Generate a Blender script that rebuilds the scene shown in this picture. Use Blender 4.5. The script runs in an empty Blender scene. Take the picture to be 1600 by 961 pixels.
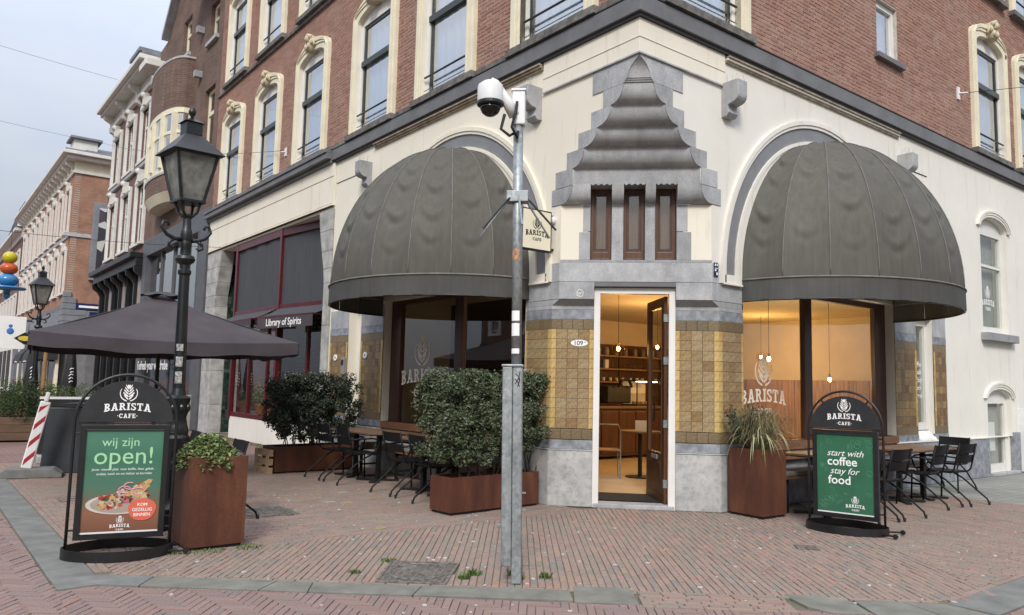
import bpy, bmesh, math, random
from mathutils import Vector, Matrix, Euler
from mathutils.geometry import tessellate_polygon
from mathutils import noise as mnoise
R = math.radians
random.seed(7)
scene = bpy.context.scene
COL = scene.collection

# ------------------------------------------------------------------ camera
def make_camera():
    yaw, pitch, roll = R(37.9), R(5.65), R(-1.33)
    f = Vector((math.sin(yaw)*math.cos(pitch), math.cos(yaw)*math.cos(pitch), math.sin(pitch)))
    r = Vector((math.cos(yaw), -math.sin(yaw), 0)); d = f.cross(r)
    r2 = math.cos(roll)*r + math.sin(roll)*d; d2 = f.cross(r2)
    cam = bpy.data.cameras.new('camera'); o = bpy.data.objects.new('camera', cam); COL.objects.link(o)
    up = -d2; back = -f
    o.matrix_world = Matrix(((r2.x, up.x, back.x, -6.56), (r2.y, up.y, back.y, -6.08), (r2.z, up.z, back.z, 1.52), (0, 0, 0, 1)))
    cam.sensor_width = 36; cam.sensor_fit = 'HORIZONTAL'; cam.lens = 27.18
    cam.clip_start = 0.05; cam.clip_end = 600
    scene.camera = o
make_camera()

# ------------------------------------------------------------------ sky, sun, exposure
SUN_EL, SUN_AZ = R(40), R(222)          # azimuth of the sun, clockwise from +Y: behind the camera
w = bpy.data.worlds.new('World'); scene.world = w; w.use_nodes = True
nt = w.node_tree; nt.nodes.clear()
wo = nt.nodes.new('ShaderNodeOutputWorld'); bg = nt.nodes.new('ShaderNodeBackground')
sky = nt.nodes.new('ShaderNodeTexSky'); sky.sky_type = 'NISHITA'; sky.sun_disc = False
sky.sun_elevation = SUN_EL; sky.sun_rotation = SUN_AZ; sky.dust_density = 4.0; sky.air_density = 1.2
# overcast: even cloud cover (brighter towards the zenith, as an overcast sky is) with thinner bluish patches
tc = nt.nodes.new('ShaderNodeTexCoord'); sep = nt.nodes.new('ShaderNodeSeparateXYZ')
nt.links.new(tc.outputs['Generated'], sep.inputs[0])
mr = nt.nodes.new('ShaderNodeMapRange'); mr.inputs['From Min'].default_value = 0; mr.inputs['From Max'].default_value = 1
mr.inputs['To Min'].default_value = 1.9; mr.inputs['To Max'].default_value = 10.6
nt.links.new(sep.outputs['Z'], mr.inputs['Value'])
nz = nt.nodes.new('ShaderNodeTexNoise'); nz.inputs['Scale'].default_value = 2.2; nz.inputs['Detail'].default_value = 7; nz.inputs['Roughness'].default_value = .55
mp = nt.nodes.new('ShaderNodeMapping'); mp.inputs['Scale'].default_value = (1, 1, 2.6)
nt.links.new(tc.outputs['Generated'], mp.inputs['Vector']); nt.links.new(mp.outputs[0], nz.inputs['Vector'])
cr = nt.nodes.new('ShaderNodeValToRGB')
cr.color_ramp.elements[0].position = .3; cr.color_ramp.elements[0].color = (.70, .82, 1.08, 1)
cr.color_ramp.elements[1].position = .7; cr.color_ramp.elements[1].color = (1.0, 1.03, 1.08, 1)
nt.links.new(nz.outputs['Fac'], cr.inputs['Fac'])
vm = nt.nodes.new('ShaderNodeVectorMath'); vm.operation = 'SCALE'
nt.links.new(cr.outputs['Color'], vm.inputs[0]); nt.links.new(mr.outputs[0], vm.inputs['Scale'])
mixs = nt.nodes.new('ShaderNodeMixRGB'); mixs.inputs['Fac'].default_value = .88
nt.links.new(sky.outputs[0], mixs.inputs['Color1']); nt.links.new(vm.outputs[0], mixs.inputs['Color2'])
nt.links.new(mixs.outputs[0], bg.inputs['Color']); bg.inputs['Strength'].default_value = 0.1
nt.links.new(bg.outputs[0], wo.inputs['Surface'])
sl = bpy.data.lights.new('sun', 'SUN'); sl.energy = 1.5; sl.angle = R(15); sl.color = (1, .96, .9)
so = bpy.data.objects.new('sun', sl); COL.objects.link(so)
sd = Vector((math.sin(SUN_AZ)*math.cos(SUN_EL), math.cos(SUN_AZ)*math.cos(SUN_EL), math.sin(SUN_EL)))
so.rotation_euler = sd.to_track_quat('Z', 'Y').to_euler(); so.location = (-10, -10, 30)
vs = scene.view_settings; vs.view_transform = 'Standard'; vs.look = 'None'; vs.gamma = 1; vs.exposure = 0.9
vs.use_curve_mapping = False
scene.render.engine = 'CYCLES'
scene.cycles.max_bounces = 6; scene.cycles.transparent_max_bounces = 12
scene.cycles.use_denoising = True

# ------------------------------------------------------------------ helpers
class MB:
    """collects verts/faces, then becomes one mesh object"""
    def __init__(s): s.v = []; s.f = []
    def add(s, vs, fs):
        b = len(s.v); s.v += [tuple(p) for p in vs]; s.f += [tuple(i+b for i in f) for f in fs]; return s
    def box(s, x0, x1, y0, y1, z0, z1):
        return s.add([(x0,y0,z0),(x1,y0,z0),(x1,y1,z0),(x0,y1,z0),(x0,y0,z1),(x1,y0,z1),(x1,y1,z1),(x0,y1,z1)],
                     [(3,2,1,0),(4,5,6,7),(0,1,5,4),(1,2,6,5),(2,3,7,6),(3,0,4,7)])
    def hexa(s, bot, top):            # two quads, same winding (ccw from above)
        return s.add(list(bot)+list(top), [(3,2,1,0),(4,5,6,7),(0,1,5,4),(1,2,6,5),(2,3,7,6),(3,0,4,7)])
    def tbox(s, M, x0, x1, y0, y1, z0, z1):
        m = MB().box(x0,x1,y0,y1,z0,z1); return s.add([M @ Vector(p) for p in m.v], m.f)
    def merge(s, o, M=None):
        return s.add([M @ Vector(p) for p in o.v] if M is not None else o.v, o.f)
    def prism(s, pts, z0, z1):        # pts ccw in XY
        n = len(pts)
        return s.add([(p[0],p[1],z0) for p in pts]+[(p[0],p[1],z1) for p in pts],
                     [tuple(range(n-1,-1,-1)), tuple(range(n,2*n))]+[(i,(i+1)%n,n+(i+1)%n,n+i) for i in range(n)])
    def xz(s, pts, y0, y1):           # polygon in XZ (ccw seen from -Y), extruded from y0 (front) to y1 (back)
        n = len(pts)
        return s.add([(p[0],y0,p[1]) for p in pts]+[(p[0],y1,p[1]) for p in pts],
                     [tuple(range(n)), tuple(range(2*n-1,n-1,-1))]+[((i+1)%n,i,n+i,n+(i+1)%n) for i in range(n)])
    def yz(s, pts, x0, x1):           # polygon in YZ extruded along X
        n = len(pts)
        return s.add([(x0,p[0],p[1]) for p in pts]+[(x1,p[0],p[1]) for p in pts],
                     [tuple(range(n-1,-1,-1)), tuple(range(n,2*n))]+[(i,(i+1)%n,n+(i+1)%n,n+i) for i in range(n)])
    def plate(s, outer, holes, y0, y1):  # XZ polygon with holes
        loops = [outer]+list(holes); off = 0; flat = []
        for l in loops: flat += l
        tris = tessellate_polygon([[Vector((p[0], p[1], 0)) for p in l] for l in loops])
        n = len(flat); fr = []; bk = []
        for a, b, c in tris:
            A, B, Cc = flat[a], flat[b], flat[c]
            cr_ = (B[0]-A[0])*(Cc[1]-A[1])-(B[1]-A[1])*(Cc[0]-A[0])
            if cr_ < 0: b, c = c, b
            fr.append((a,b,c)); bk.append((c+n,b+n,a+n))
        sides = []
        for l in loops:
            k = len(l); sides += [(off+(i+1)%k, off+i, n+off+i, n+off+(i+1)%k) for i in range(k)]; off += k
        return s.add([(p[0],y0,p[1]) for p in flat]+[(p[0],y1,p[1]) for p in flat], fr+bk+sides)
    def tube(s, path, r, n=8, closed=False, caps=True):
        P = [Vector(p) for p in path]; m = len(P); rs = r if isinstance(r, (list, tuple)) else [r]*m
        rings = []; prev = None
        for i, p in enumerate(P):
            a = P[i-1] if (i > 0 or closed) else p; b = P[(i+1) % m] if (i < m-1 or closed) else p
            t = (b-a); t = t.normalized() if t.length > 1e-9 else Vector((0,0,1))
            if prev is None:
                u = Vector((0,0,1)) if abs(t.z) < .9 else Vector((1,0,0)); u = (u-t*u.dot(t)).normalized()
            else:
                u = prev-t*prev.dot(t); u = u.normalized() if u.length > 1e-6 else t.orthogonal().normalized()
            prev = u; q = t.cross(u)
            rings.append([p+(u*math.cos(2*math.pi*k/n)+q*math.sin(2*math.pi*k/n))*rs[i] for k in range(n)])
        V = [x for rg in rings for x in rg]; F = []
        for i in range(m if closed else m-1):
            j = (i+1) % m
            for k in range(n): F.append((i*n+k, i*n+(k+1) % n, j*n+(k+1) % n, j*n+k))
        if caps and not closed: F += [tuple(range(n-1,-1,-1)), tuple((m-1)*n+k for k in range(n))]
        return s.add(V, F)
    def lathe(s, prof, n=16, c=(0,0), a0=0, caps=True, sx=1, sy=1):
        V = []; F = []
        for r, z in prof:
            V += [(c[0]+sx*r*math.cos(a0+2*math.pi*k/n), c[1]+sy*r*math.sin(a0+2*math.pi*k/n), z) for k in range(n)]
        for i in range(len(prof)-1):
            for k in range(n): F.append((i*n+k, i*n+(k+1) % n, (i+1)*n+(k+1) % n, (i+1)*n+k))
        if caps: F += [tuple(range(n-1,-1,-1)), tuple((len(prof)-1)*n+k for k in range(n))]
        return s.add(V, F)
    def grid(s, fn, nu, nv):
        V = [fn(i/nu, j/nv) for j in range(nv+1) for i in range(nu+1)]
        return s.add(V, [(j*(nu+1)+i, j*(nu+1)+i+1, (j+1)*(nu+1)+i+1, (j+1)*(nu+1)+i) for j in range(nv) for i in range(nu)])
    def ball(s, c, r, nu=10, nv=6, sx=1, sy=1, sz=1):
        pr = [(max(r*math.cos(a), 1e-4), r*math.sin(a)*sz) for a in [math.pi*(j/nv-.5) for j in range(nv+1)]]
        b = MB().lathe(pr, nu, sx=sx, sy=sy); return s.add([(p[0]+c[0],p[1]+c[1],p[2]+c[2]) for p in b.v], b.f)
    def mesh(s, name, mat=None, smooth=False):
        me = bpy.data.meshes.new(name); me.from_pydata(s.v, [], s.f)
        if mat is not None: me.materials.append(mat)
        if smooth: me.polygons.foreach_set('use_smooth', [True]*len(me.polygons))
        me.update(); return me
    def build(s, name, mat, parent=None, loc=(0,0,0), rz=0, smooth=False, bev=0, auto=None):
        o = ob(name, s.mesh(name, mat, smooth), parent, loc, rz)
        if bev: bevel(o, bev)
        if auto: smooth_angle(o, auto)
        return o

def smooth_angle(o, deg):
    me = o.data; me.polygons.foreach_set('use_smooth', [True]*len(me.polygons))
    bm = bmesh.new(); bm.from_mesh(me); bmesh.ops.remove_doubles(bm, verts=bm.verts, dist=1e-5)
    for e in bm.edges: e.smooth = not (len(e.link_faces) == 2 and e.calc_face_angle(4) > R(deg)) if len(e.link_faces) == 2 else False
    bm.to_mesh(me); bm.free()
def bevel(o, wd, seg=2):
    m = o.modifiers.new('bevel', 'BEVEL'); m.width = wd; m.segments = seg; m.limit_method = 'ANGLE'; m.angle_limit = R(40)
def ob(name, data, parent=None, loc=(0,0,0), rz=0):
    o = bpy.data.objects.new(name, data); COL.objects.link(o)
    o.location = loc
    o.rotation_euler = rz if isinstance(rz, (tuple, list)) else (0, 0, rz)
    if parent is not None: o.parent = parent
    return o
def tag(o, label, cat, group=None):
    o['label'] = label; o['category'] = cat
    if group: o['group'] = group
    return o
def thing(name, label, cat, loc=(0,0,0), rz=0, group=None):
    return tag(ob(name, None, None, loc, rz), label, cat, group)
def copy_tree(o, parent=None):
    c = o.copy(); COL.objects.link(c)
    if parent is not None: c.parent = parent
    for ch in list(o.children): copy_tree(ch, c)
    return c
LZ, RZ, CZ = -math.pi/2, 0.0, -math.pi/4      # rotations of the left facade, right facade and the chamfered corner
def arc(cx, cz, rx, rz, a0, a1, n):
    return [(cx+rx*math.cos(R(a0+(a1-a0)*i/n)), cz+rz*math.sin(R(a0+(a1-a0)*i/n))) for i in range(n+1)]
def text_mesh(txt, size, bold=0.0, shear=0.0, align='CENTER', ext=0.0008, spacing=1.0, res=3):
    cu = bpy.data.curves.new('text', 'FONT'); cu.body = txt; cu.size = size; cu.align_x = align; cu.align_y = 'CENTER'
    cu.offset = bold; cu.shear = shear; cu.extrude = ext; cu.space_character = spacing; cu.resolution_u = res
    t = bpy.data.objects.new('text', cu); COL.objects.link(t)
    dg = bpy.context.evaluated_depsgraph_get(); me = bpy.data.meshes.new_from_object(t.evaluated_get(dg), depsgraph=dg)
    bpy.data.objects.remove(t); bpy.data.curves.remove(cu)
    return me
def text_part(name, txt, size, mat, parent, loc, rz=0, **kw):   # standing text that faces local -Y
    me = text_mesh(txt, size, **kw); me.materials.clear(); me.materials.append(mat)
    for p in me.polygons: p.material_index = 0
    return ob(name, me, parent, loc, (math.pi/2, 0, rz))

# ------------------------------------------------------------------ materials
def N(nt, t, **kw):
    n = nt.nodes.new(t)
    for k, v in kw.items(): setattr(n, k, v)
    return n
def base_mat(name):
    m = bpy.data.materials.new(name); m.use_nodes = True; nt = m.node_tree
    return m, nt, nt.nodes['Principled BSDF']
def ramp(nt, stops, fac):
    c = N(nt, 'ShaderNodeValToRGB'); e = c.color_ramp.elements
    while len(e) < len(stops): e.new(.5)
    for el, (p, col) in zip(e, stops): el.position = p; el.color = (*col, 1)
    nt.links.new(fac, c.inputs['Fac']); return c.outputs['Color']
def noise(nt, scale, detail=4, rough=.55, stretch=None, coord='Object'):
    tc = N(nt, 'ShaderNodeTexCoord'); n = N(nt, 'ShaderNodeTexNoise')
    n.inputs['Scale'].default_value = scale; n.inputs['Detail'].default_value = detail; n.inputs['Roughness'].default_value = rough
    if stretch:
        mp = N(nt, 'ShaderNodeMapping'); mp.inputs['Scale'].default_value = stretch
        nt.links.new(tc.outputs[coord], mp.inputs['Vector']); nt.links.new(mp.outputs[0], n.inputs['Vector'])
    else: nt.links.new(tc.outputs[coord], n.inputs['Vector'])
    return n.outputs['Fac']
def mixc(nt, a, b, fac, mode='MIX'):
    m = N(nt, 'ShaderNodeMixRGB', blend_type=mode)
    for k, x in (('Color1', a), ('Color2', b)):
        if isinstance(x, tuple): m.inputs[k].default_value = (*x, 1)
        else: nt.links.new(x, m.inputs[k])
    if isinstance(fac, (int, float)): m.inputs['Fac'].default_value = fac
    else: nt.links.new(fac, m.inputs['Fac'])
    return m.outputs[0]
def bumpn(nt, p, h, strength=.3, dist=.01):
    b = N(nt, 'ShaderNodeBump'); b.inputs['Strength'].default_value = strength; b.inputs['Distance'].default_value = dist
    nt.links.new(h, b.inputs['Height']); nt.links.new(b.outputs[0], p.inputs['Normal'])
def rnd(nt):                       # one random number per loose piece and per object
    g = N(nt, 'ShaderNodeNewGeometry'); o = N(nt, 'ShaderNodeObjectInfo')
    a = N(nt, 'ShaderNodeMath', operation='ADD'); nt.links.new(g.outputs['Random Per Island'], a.inputs[0]); nt.links.new(o.outputs['Random'], a.inputs[1])
    f = N(nt, 'ShaderNodeMath', operation='FRACT'); nt.links.new(a.outputs[0], f.inputs[0]); return f.outputs[0]
def mat(name, col, rough=.6, var=.12, scale=6, bump=0, bscale=None, metal=0, spec=.5, stretch=None, col2=None, detail=5):
    m, nt, p = base_mat(name)
    p.inputs['Roughness'].default_value = rough; p.inputs['Metallic'].default_value = metal; p.inputs['Specular IOR Level'].default_value = spec
    f = noise(nt, scale, detail, .6, stretch)
    c2 = col2 or tuple(c*(1-2*var) for c in col); c1 = tuple(min(1, c*(1+var)) for c in col)
    nt.links.new(ramp(nt, [(.3, c2), (.7, c1)], f), p.inputs['Base Color'])
    if bump: bumpn(nt, p, noise(nt, bscale or scale*6, 4, .6, stretch), bump, .01)
    return m
def pieces_mat(name, cols, rough=.8, dirt=(.1,.09,.07), dirt_amt=.35, fine=60, bump=.4, spec=.3, blotch=False):
    m, nt, p = base_mat(name); p.inputs['Roughness'].default_value = rough; p.inputs['Specular IOR Level'].default_value = spec
    n = len(cols); base = ramp(nt, [(i/(n-1), c) for i, c in enumerate(cols)], rnd(nt))
    fine_n = noise(nt, fine, 5, .65); c = mixc(nt, base, ramp(nt, [(.3, (.55,)*3), (.75, (1.15,)*3)], fine_n), 1, 'MULTIPLY')
    if blotch: c = mixc(nt, c, ramp(nt, [(.3, (.55,.48,.42)), (.5, (1,1,1)), (.75, (1.2,1.18,1.1))], noise(nt, 11, 7, .7)), .8, 'MULTIPLY')
    g = N(nt, 'ShaderNodeNewGeometry'); wn = N(nt, 'ShaderNodeTexNoise'); wn.inputs['Scale'].default_value = 1.1; wn.inputs['Detail'].default_value = 6
    nt.links.new(g.outputs['Position'], wn.inputs['Vector'])
    mk = N(nt, 'ShaderNodeMapRange'); mk.inputs['From Min'].default_value = .45; mk.inputs['From Max'].default_value = .75; mk.inputs['To Max'].default_value = dirt_amt
    nt.links.new(wn.outputs['Fac'], mk.inputs['Value'])
    c = mixc(nt, c, dirt, mk.outputs[0]); nt.links.new(c, p.inputs['Base Color'])
    if bump: bumpn(nt, p, fine_n, bump, .004)
    return m
def glass_mat(name, refl=.5, tint=(1,1,1), rough=.015):
    m = bpy.data.materials.new(name); m.use_nodes = True; nt = m.node_tree; nt.nodes.clear()
    o = N(nt, 'ShaderNodeOutputMaterial'); mx = N(nt, 'ShaderNodeMixShader'); t = N(nt, 'ShaderNodeBsdfTransparent'); g = N(nt, 'ShaderNodeBsdfGlossy')
    g.inputs['Roughness'].default_value = rough; t.inputs['Color'].default_value = (*tint, 1)
    lw = N(nt, 'ShaderNodeFresnel'); lw.inputs['IOR'].default_value = 1.5
    mr = N(nt, 'ShaderNodeMapRange'); mr.inputs['To Min'].default_value = refl; mr.inputs['To Max'].default_value = 1.0
    nt.links.new(lw.outputs[0], mr.inputs['Value']); ge = N(nt, 'ShaderNodeNewGeometry'); iv = N(nt, 'ShaderNodeMath', operation='SUBTRACT'); iv.inputs[0].default_value = 1; nt.links.new(ge.outputs['Backfacing'], iv.inputs[1])
    mu = N(nt, 'ShaderNodeMath', operation='MULTIPLY'); nt.links.new(iv.outputs[0], mu.inputs[0]); nt.links.new(mr.outputs[0], mu.inputs[1]); nt.links.new(mu.outputs[0], mx.inputs['Fac'])
    nt.links.new(t.outputs[0], mx.inputs[1]); nt.links.new(g.outputs[0], mx.inputs[2]); nt.links.new(mx.outputs[0], o.inputs['Surface'])
    return m
def glow_mat(name, col, strength):
    m, nt, p = base_mat(name); p.inputs['Base Color'].default_value = (*col, 1)
    p.inputs['Emission Color'].default_value = (*col, 1); p.inputs['Emission Strength'].default_value = strength
    return m
def leaf_mat(name, cols, rough=.5, trans=.25):
    m, nt, p = base_mat(name); n = len(cols)
    nt.links.new(ramp(nt, [(i/(n-1), c) for i, c in enumerate(cols)], rnd(nt)), p.inputs['Base Color'])
    p.inputs['Roughness'].default_value = rough; p.inputs['Specular IOR Level'].default_value = .35
    return m
M = {}
def stucco_mat(name, col):
    m, nt, p = base_mat(name); p.inputs['Roughness'].default_value = .88; p.inputs['Specular IOR Level'].default_value = .2
    a = noise(nt, 1.1, 6, .6); b = noise(nt, 5, 6, .7, (1.4, 1.4, .12)); c = noise(nt, 90, 3, .6)
    cc = ramp(nt, [(.3, tuple(x*.93 for x in col)), (.65, col)], a)
    cc = mixc(nt, cc, ramp(nt, [(.28, (.70,.685,.65)), (.44, (1,1,1))], b), .7, 'MULTIPLY')
    nt.links.new(cc, p.inputs['Base Color']); bumpn(nt, p, c, .22, .01); return m
M['stucco'] = stucco_mat('stucco', (.76,.71,.60))
M['stucco_grey'] = stucco_mat('stucco_white', (.73,.705,.64))
M['paint_cream'] = mat('cream_paint', (.72,.66,.50), .6, .05, 3, .1, 60)
M['paint_white'] = mat('white_paint', (.70,.685,.65), .5, .04, 3)
M['band'] = mat('grey_paint', (.145,.145,.15), .6, .12, 2.5, .12, 40)
M['band_dark'] = mat('dark_trim_and_shadow', (.03,.03,.032), .6, .1, 3)  # near-black for trim and for the shadow line painted under the cornice
M['arch_grey'] = mat('arch_grey', (.20,.205,.215), .6, .08, 3, .1, 40)
def stone_mat():
    m, nt, p = base_mat('bluestone'); p.inputs['Roughness'].default_value = .75; p.inputs['Specular IOR Level'].default_value = .3
    a = noise(nt, 2.0, 7, .65); b = noise(nt, 9, 6, .7, (1, 1, .25)); c = noise(nt, 120, 2, .5)
    col = ramp(nt, [(.25, (.25,.255,.265)), (.5, (.38,.385,.395)), (.75, (.49,.49,.49))], a)
    col = mixc(nt, col, ramp(nt, [(.35, (.6,)*3), (.6, (1.08,)*3)], b), .4, 'MULTIPLY')
    col = mixc(nt, col, ramp(nt, [(.3, (.65,)*3), (.7, (1.2,)*3)], c), .8, 'MULTIPLY')
    r = N(nt, 'ShaderNodeObjectInfo'); col = mixc(nt, col, ramp(nt, [(0, (.82,)*3), (1, (1.12,)*3)], r.outputs['Random']), 1, 'MULTIPLY')
    nt.links.new(col, p.inputs['Base Color']); bumpn(nt, p, c, .35, .003); return m
M['stone'] = stone_mat()
def plinth_mat():
    m, nt, p = base_mat('plinth_concrete'); p.inputs['Roughness'].default_value = .8
    a = noise(nt, 3.5, 8, .7); c = noise(nt, 70, 3, .6); d = noise(nt, 14, 6, .75)
    col = ramp(nt, [(.28, (.26,.26,.255)), (.5, (.38,.38,.37)), (.72, (.50,.50,.485))], a)
    col = mixc(nt, col, ramp(nt, [(.32, (.5,)*3), (.5, (1.05,)*3)], d), .4, 'MULTIPLY')
    nt.links.new(col, p.inputs['Base Color']); bumpn(nt, p, c, .4, .004); return m
M['plinth'] = plinth_mat()
M['bluestrip'] = mat('blue_stone_strip', (.26,.275,.30), .55, .25, 9, .1, 60, detail=8)
M['wood_dark'] = mat('brown_frame', (.062,.026,.016), .4, .2, 3, .1, 40, stretch=(8,8,.6))
M['wood_door'] = mat('door_wood', (.10,.042,.018), .4, .2, 3, .1, 40, stretch=(8,8,.6))
M['sash_green'] = mat('dark_green_sash', (.018,.028,.026), .35, .1, 3)
M['black'] = mat('black_steel', (.012,.012,.013), .42, .2, 8, .05, 60)
M['black_matte'] = mat('black_matte', (.016,.016,.018), .7, .2, 8)
M['glass'] = glass_mat('window_glass', .6, (.9,.95,1))
M['glass_shop'] = glass_mat('shop_glass', .13, (.93,.95,.93))
M['glass_dark'] = glass_mat('dark_shop_glass', .12, (.6,.62,.64))
M['curtain'] = mat('curtain', (.70,.72,.74), .9, .06, 5, stretch=(14,14,.4))
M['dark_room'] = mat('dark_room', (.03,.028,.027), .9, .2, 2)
M['tile'] = pieces_mat('glazed_tile', [(.34,.235,.115),(.38,.285,.15),(.36,.25,.12),(.28,.17,.085),(.39,.30,.17),(.36,.27,.135),(.31,.20,.10),(.36,.265,.14)], .26, (.24,.17,.10), .45, 30, .5, .5, blotch=True)
M['tile_yellow'] = pieces_mat('yellow_tile', [(.56,.39,.14),(.60,.43,.17),(.54,.36,.13),(.62,.46,.20),(.55,.33,.13)], .3, (.3,.22,.1), .25, 18, .1, .5)
M['tile_border'] = pieces_mat('border_tile', [(.20,.145,.075),(.23,.17,.09),(.18,.13,.07)], .4, (.08,.06,.04), .3, 45, .9, .5)
M['grout'] = mat('grout', (.13,.11,.08), .9, .1, 10)
M['brick'] = pieces_mat('wall_brick', [(.375,.20,.148),(.42,.235,.175),(.34,.178,.132),(.44,.255,.19),(.395,.215,.16),(.30,.17,.138),(.41,.235,.18)], .85, (.34,.235,.18), .45, 70, .5, .2)
M['mortar'] = mat('mortar', (.50,.45,.41), .9, .15, 12)
M['mortar_dark'] = mat('dark_mortar', (.25,.2,.17), .9, .15, 12)  # darker tone of the mortar
M['paver'] = pieces_mat('paving_brick', [(.30,.212,.175),(.335,.24,.20),(.285,.20,.17),(.345,.25,.208),(.31,.222,.182),(.26,.228,.192),(.37,.232,.182),(.32,.235,.196),(.29,.218,.184),(.235,.22,.195),(.37,.25,.18)], .85, (.235,.215,.17), .5, 80, .5, .25)
M['paver_street'] = pieces_mat('street_brick', [(.275,.188,.165),(.30,.208,.183),(.26,.178,.158),(.315,.22,.193),(.285,.197,.173),(.245,.195,.178),(.33,.20,.168)], .85, (.21,.165,.15), .4, 80, .5, .25)
def joint_mat():
    m, nt, p = base_mat('paving_joint'); p.inputs['Roughness'].default_value = .95
    a = noise(nt, .8, 6, .65)
    nt.links.new(ramp(nt, [(.42, (.135,.115,.092)), (.6, (.115,.11,.06)), (.72, (.11,.125,.05))], a), p.inputs['Base Color']); return m
M['joint'] = joint_mat()
M['kerb'] = mat('kerb_concrete', (.20,.195,.168), .9, .14, 5, .5, 160, spec=.2)
M['kerb_blue'] = mat('kerb_bluestone', (.185,.185,.172), .85, .14, 4, .3, 120, spec=.2)
def corten_mat():
    m, nt, p = base_mat('corten_steel'); p.inputs['Roughness'].default_value = .55; p.inputs['Specular IOR Level'].default_value = .35
    a = noise(nt, 3, 7, .65, (1.5, 1.5, .35)); b = noise(nt, 40, 4, .6)
    col = ramp(nt, [(.25, (.05,.019,.013)), (.5, (.095,.034,.02)), (.72, (.155,.062,.03))], a)
    col = mixc(nt, col, ramp(nt, [(.3, (.8,)*3), (.7, (1.12,)*3)], b), .8, 'MULTIPLY')
    nt.links.new(col, p.inputs['Base Color']); bumpn(nt, p, b, .1, .003); return m
M['corten'] = corten_mat()
def galv_mat():
    m, nt, p = base_mat('galvanised_steel'); p.inputs['Metallic'].default_value = .55; p.inputs['Roughness'].default_value = .5
    tc = N(nt, 'ShaderNodeTexCoord'); v = N(nt, 'ShaderNodeTexVoronoi'); v.inputs['Scale'].default_value = 34
    nt.links.new(tc.outputs['Object'], v.inputs['Vector'])
    col = ramp(nt, [(0, (.24,.27,.285)), (.5, (.33,.355,.365)), (1, (.42,.44,.445))], v.outputs['Color'])
    col = mixc(nt, col, ramp(nt, [(.35, (.6,)*3), (.6, (1.05,)*3)], noise(nt, 5, 6, .7, (1,1,.3))), .8, 'MULTIPLY')
    nt.links.new(col, p.inputs['Base Color']); return m
M['galv'] = galv_mat()
def canvas_mat(name, c0, c1, c2):
    m, nt, p = base_mat(name); p.inputs['Roughness'].default_value = .75; p.inputs['Specular IOR Level'].default_value = .25
    a = noise(nt, .9, 4, .5); b = noise(nt, 9, 6, .65, (2.2, 2.2, .12)); fine = noise(nt, 380, 2, .5)
    col = ramp(nt, [(.3, c0), (.52, c1), (.75, c2)], a)
    col = mixc(nt, col, ramp(nt, [(.3, (.8,)*3), (.65, (1.06,)*3)], b), .8, 'MULTIPLY')
    nt.links.new(col, p.inputs['Base Color'])
    wr = noise(nt, 2.6, 3, .5, (.8, .8, 2.2))
    bb = N(nt, 'ShaderNodeBump'); bb.inputs['Strength'].default_value = .12; bb.inputs['Distance'].default_value = .03
    nt.links.new(wr, bb.inputs['Height']); b2 = N(nt, 'ShaderNodeBump'); b2.inputs['Strength'].default_value = .15; b2.inputs['Distance'].default_value = .002
    nt.links.new(fine, b2.inputs['Height']); nt.links.new(bb.outputs[0], b2.inputs['Normal']); nt.links.new(b2.outputs[0], p.inputs['Normal'])
    return m
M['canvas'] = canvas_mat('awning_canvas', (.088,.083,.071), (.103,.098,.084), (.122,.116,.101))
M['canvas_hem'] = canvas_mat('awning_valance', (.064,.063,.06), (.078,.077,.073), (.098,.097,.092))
M['canvas_dark'] = mat('parasol_fabric', (.070,.060,.067), .8, .12, 2, .1, 200, spec=.2)
M['canvas_grey'] = mat('roller_screen', (.055,.057,.063), .75, .12, 3, .15, 200, stretch=(6,6,.3))
M['red_paint'] = mat('oxblood_paint', (.085,.008,.014), .35, .15, 4)
M['grey_frame'] = mat('shopfront_grey', (.085,.088,.098), .5, .1, 3)
M['wood_slat'] = mat('bench_wood', (.20,.095,.048), .55, .2, 4, .2, 40, stretch=(.6,8,8))
M['wood_table'] = mat('table_wood', (.17,.10,.06), .5, .2, 4, .1, 40, stretch=(.8,8,8))
M['wood_planter'] = mat('planter_wood', (.13,.075,.045), .7, .2, 3, .2, 30, stretch=(.6,6,6))
M['cushion'] = mat('cushion', (.16,.155,.14), .9, .1, 6)
M['white'] = mat('white_print', (.80,.80,.78), .6, .02, 4)
M['cream_print'] = mat('cream_print', (.78,.72,.55), .6, .03, 4)
M['decal'] = mat('glass_lettering', (.80,.72,.60), .6, .03, 4)
M['cast_iron'] = mat('cast_iron', (.010,.012,.013), .38, .3, 6, .15, 50)
M['white_plastic'] = mat('white_plastic', (.72,.72,.72), .35, .03, 3)
M['dome_glass'] = mat('smoked_dome', (.008,.008,.009), .08, .1, 3)
M['lantern_glass'] = mat('lantern_glass', (.20,.20,.175), .25, .3, 9, col2=(.10,.10,.09))
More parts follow.
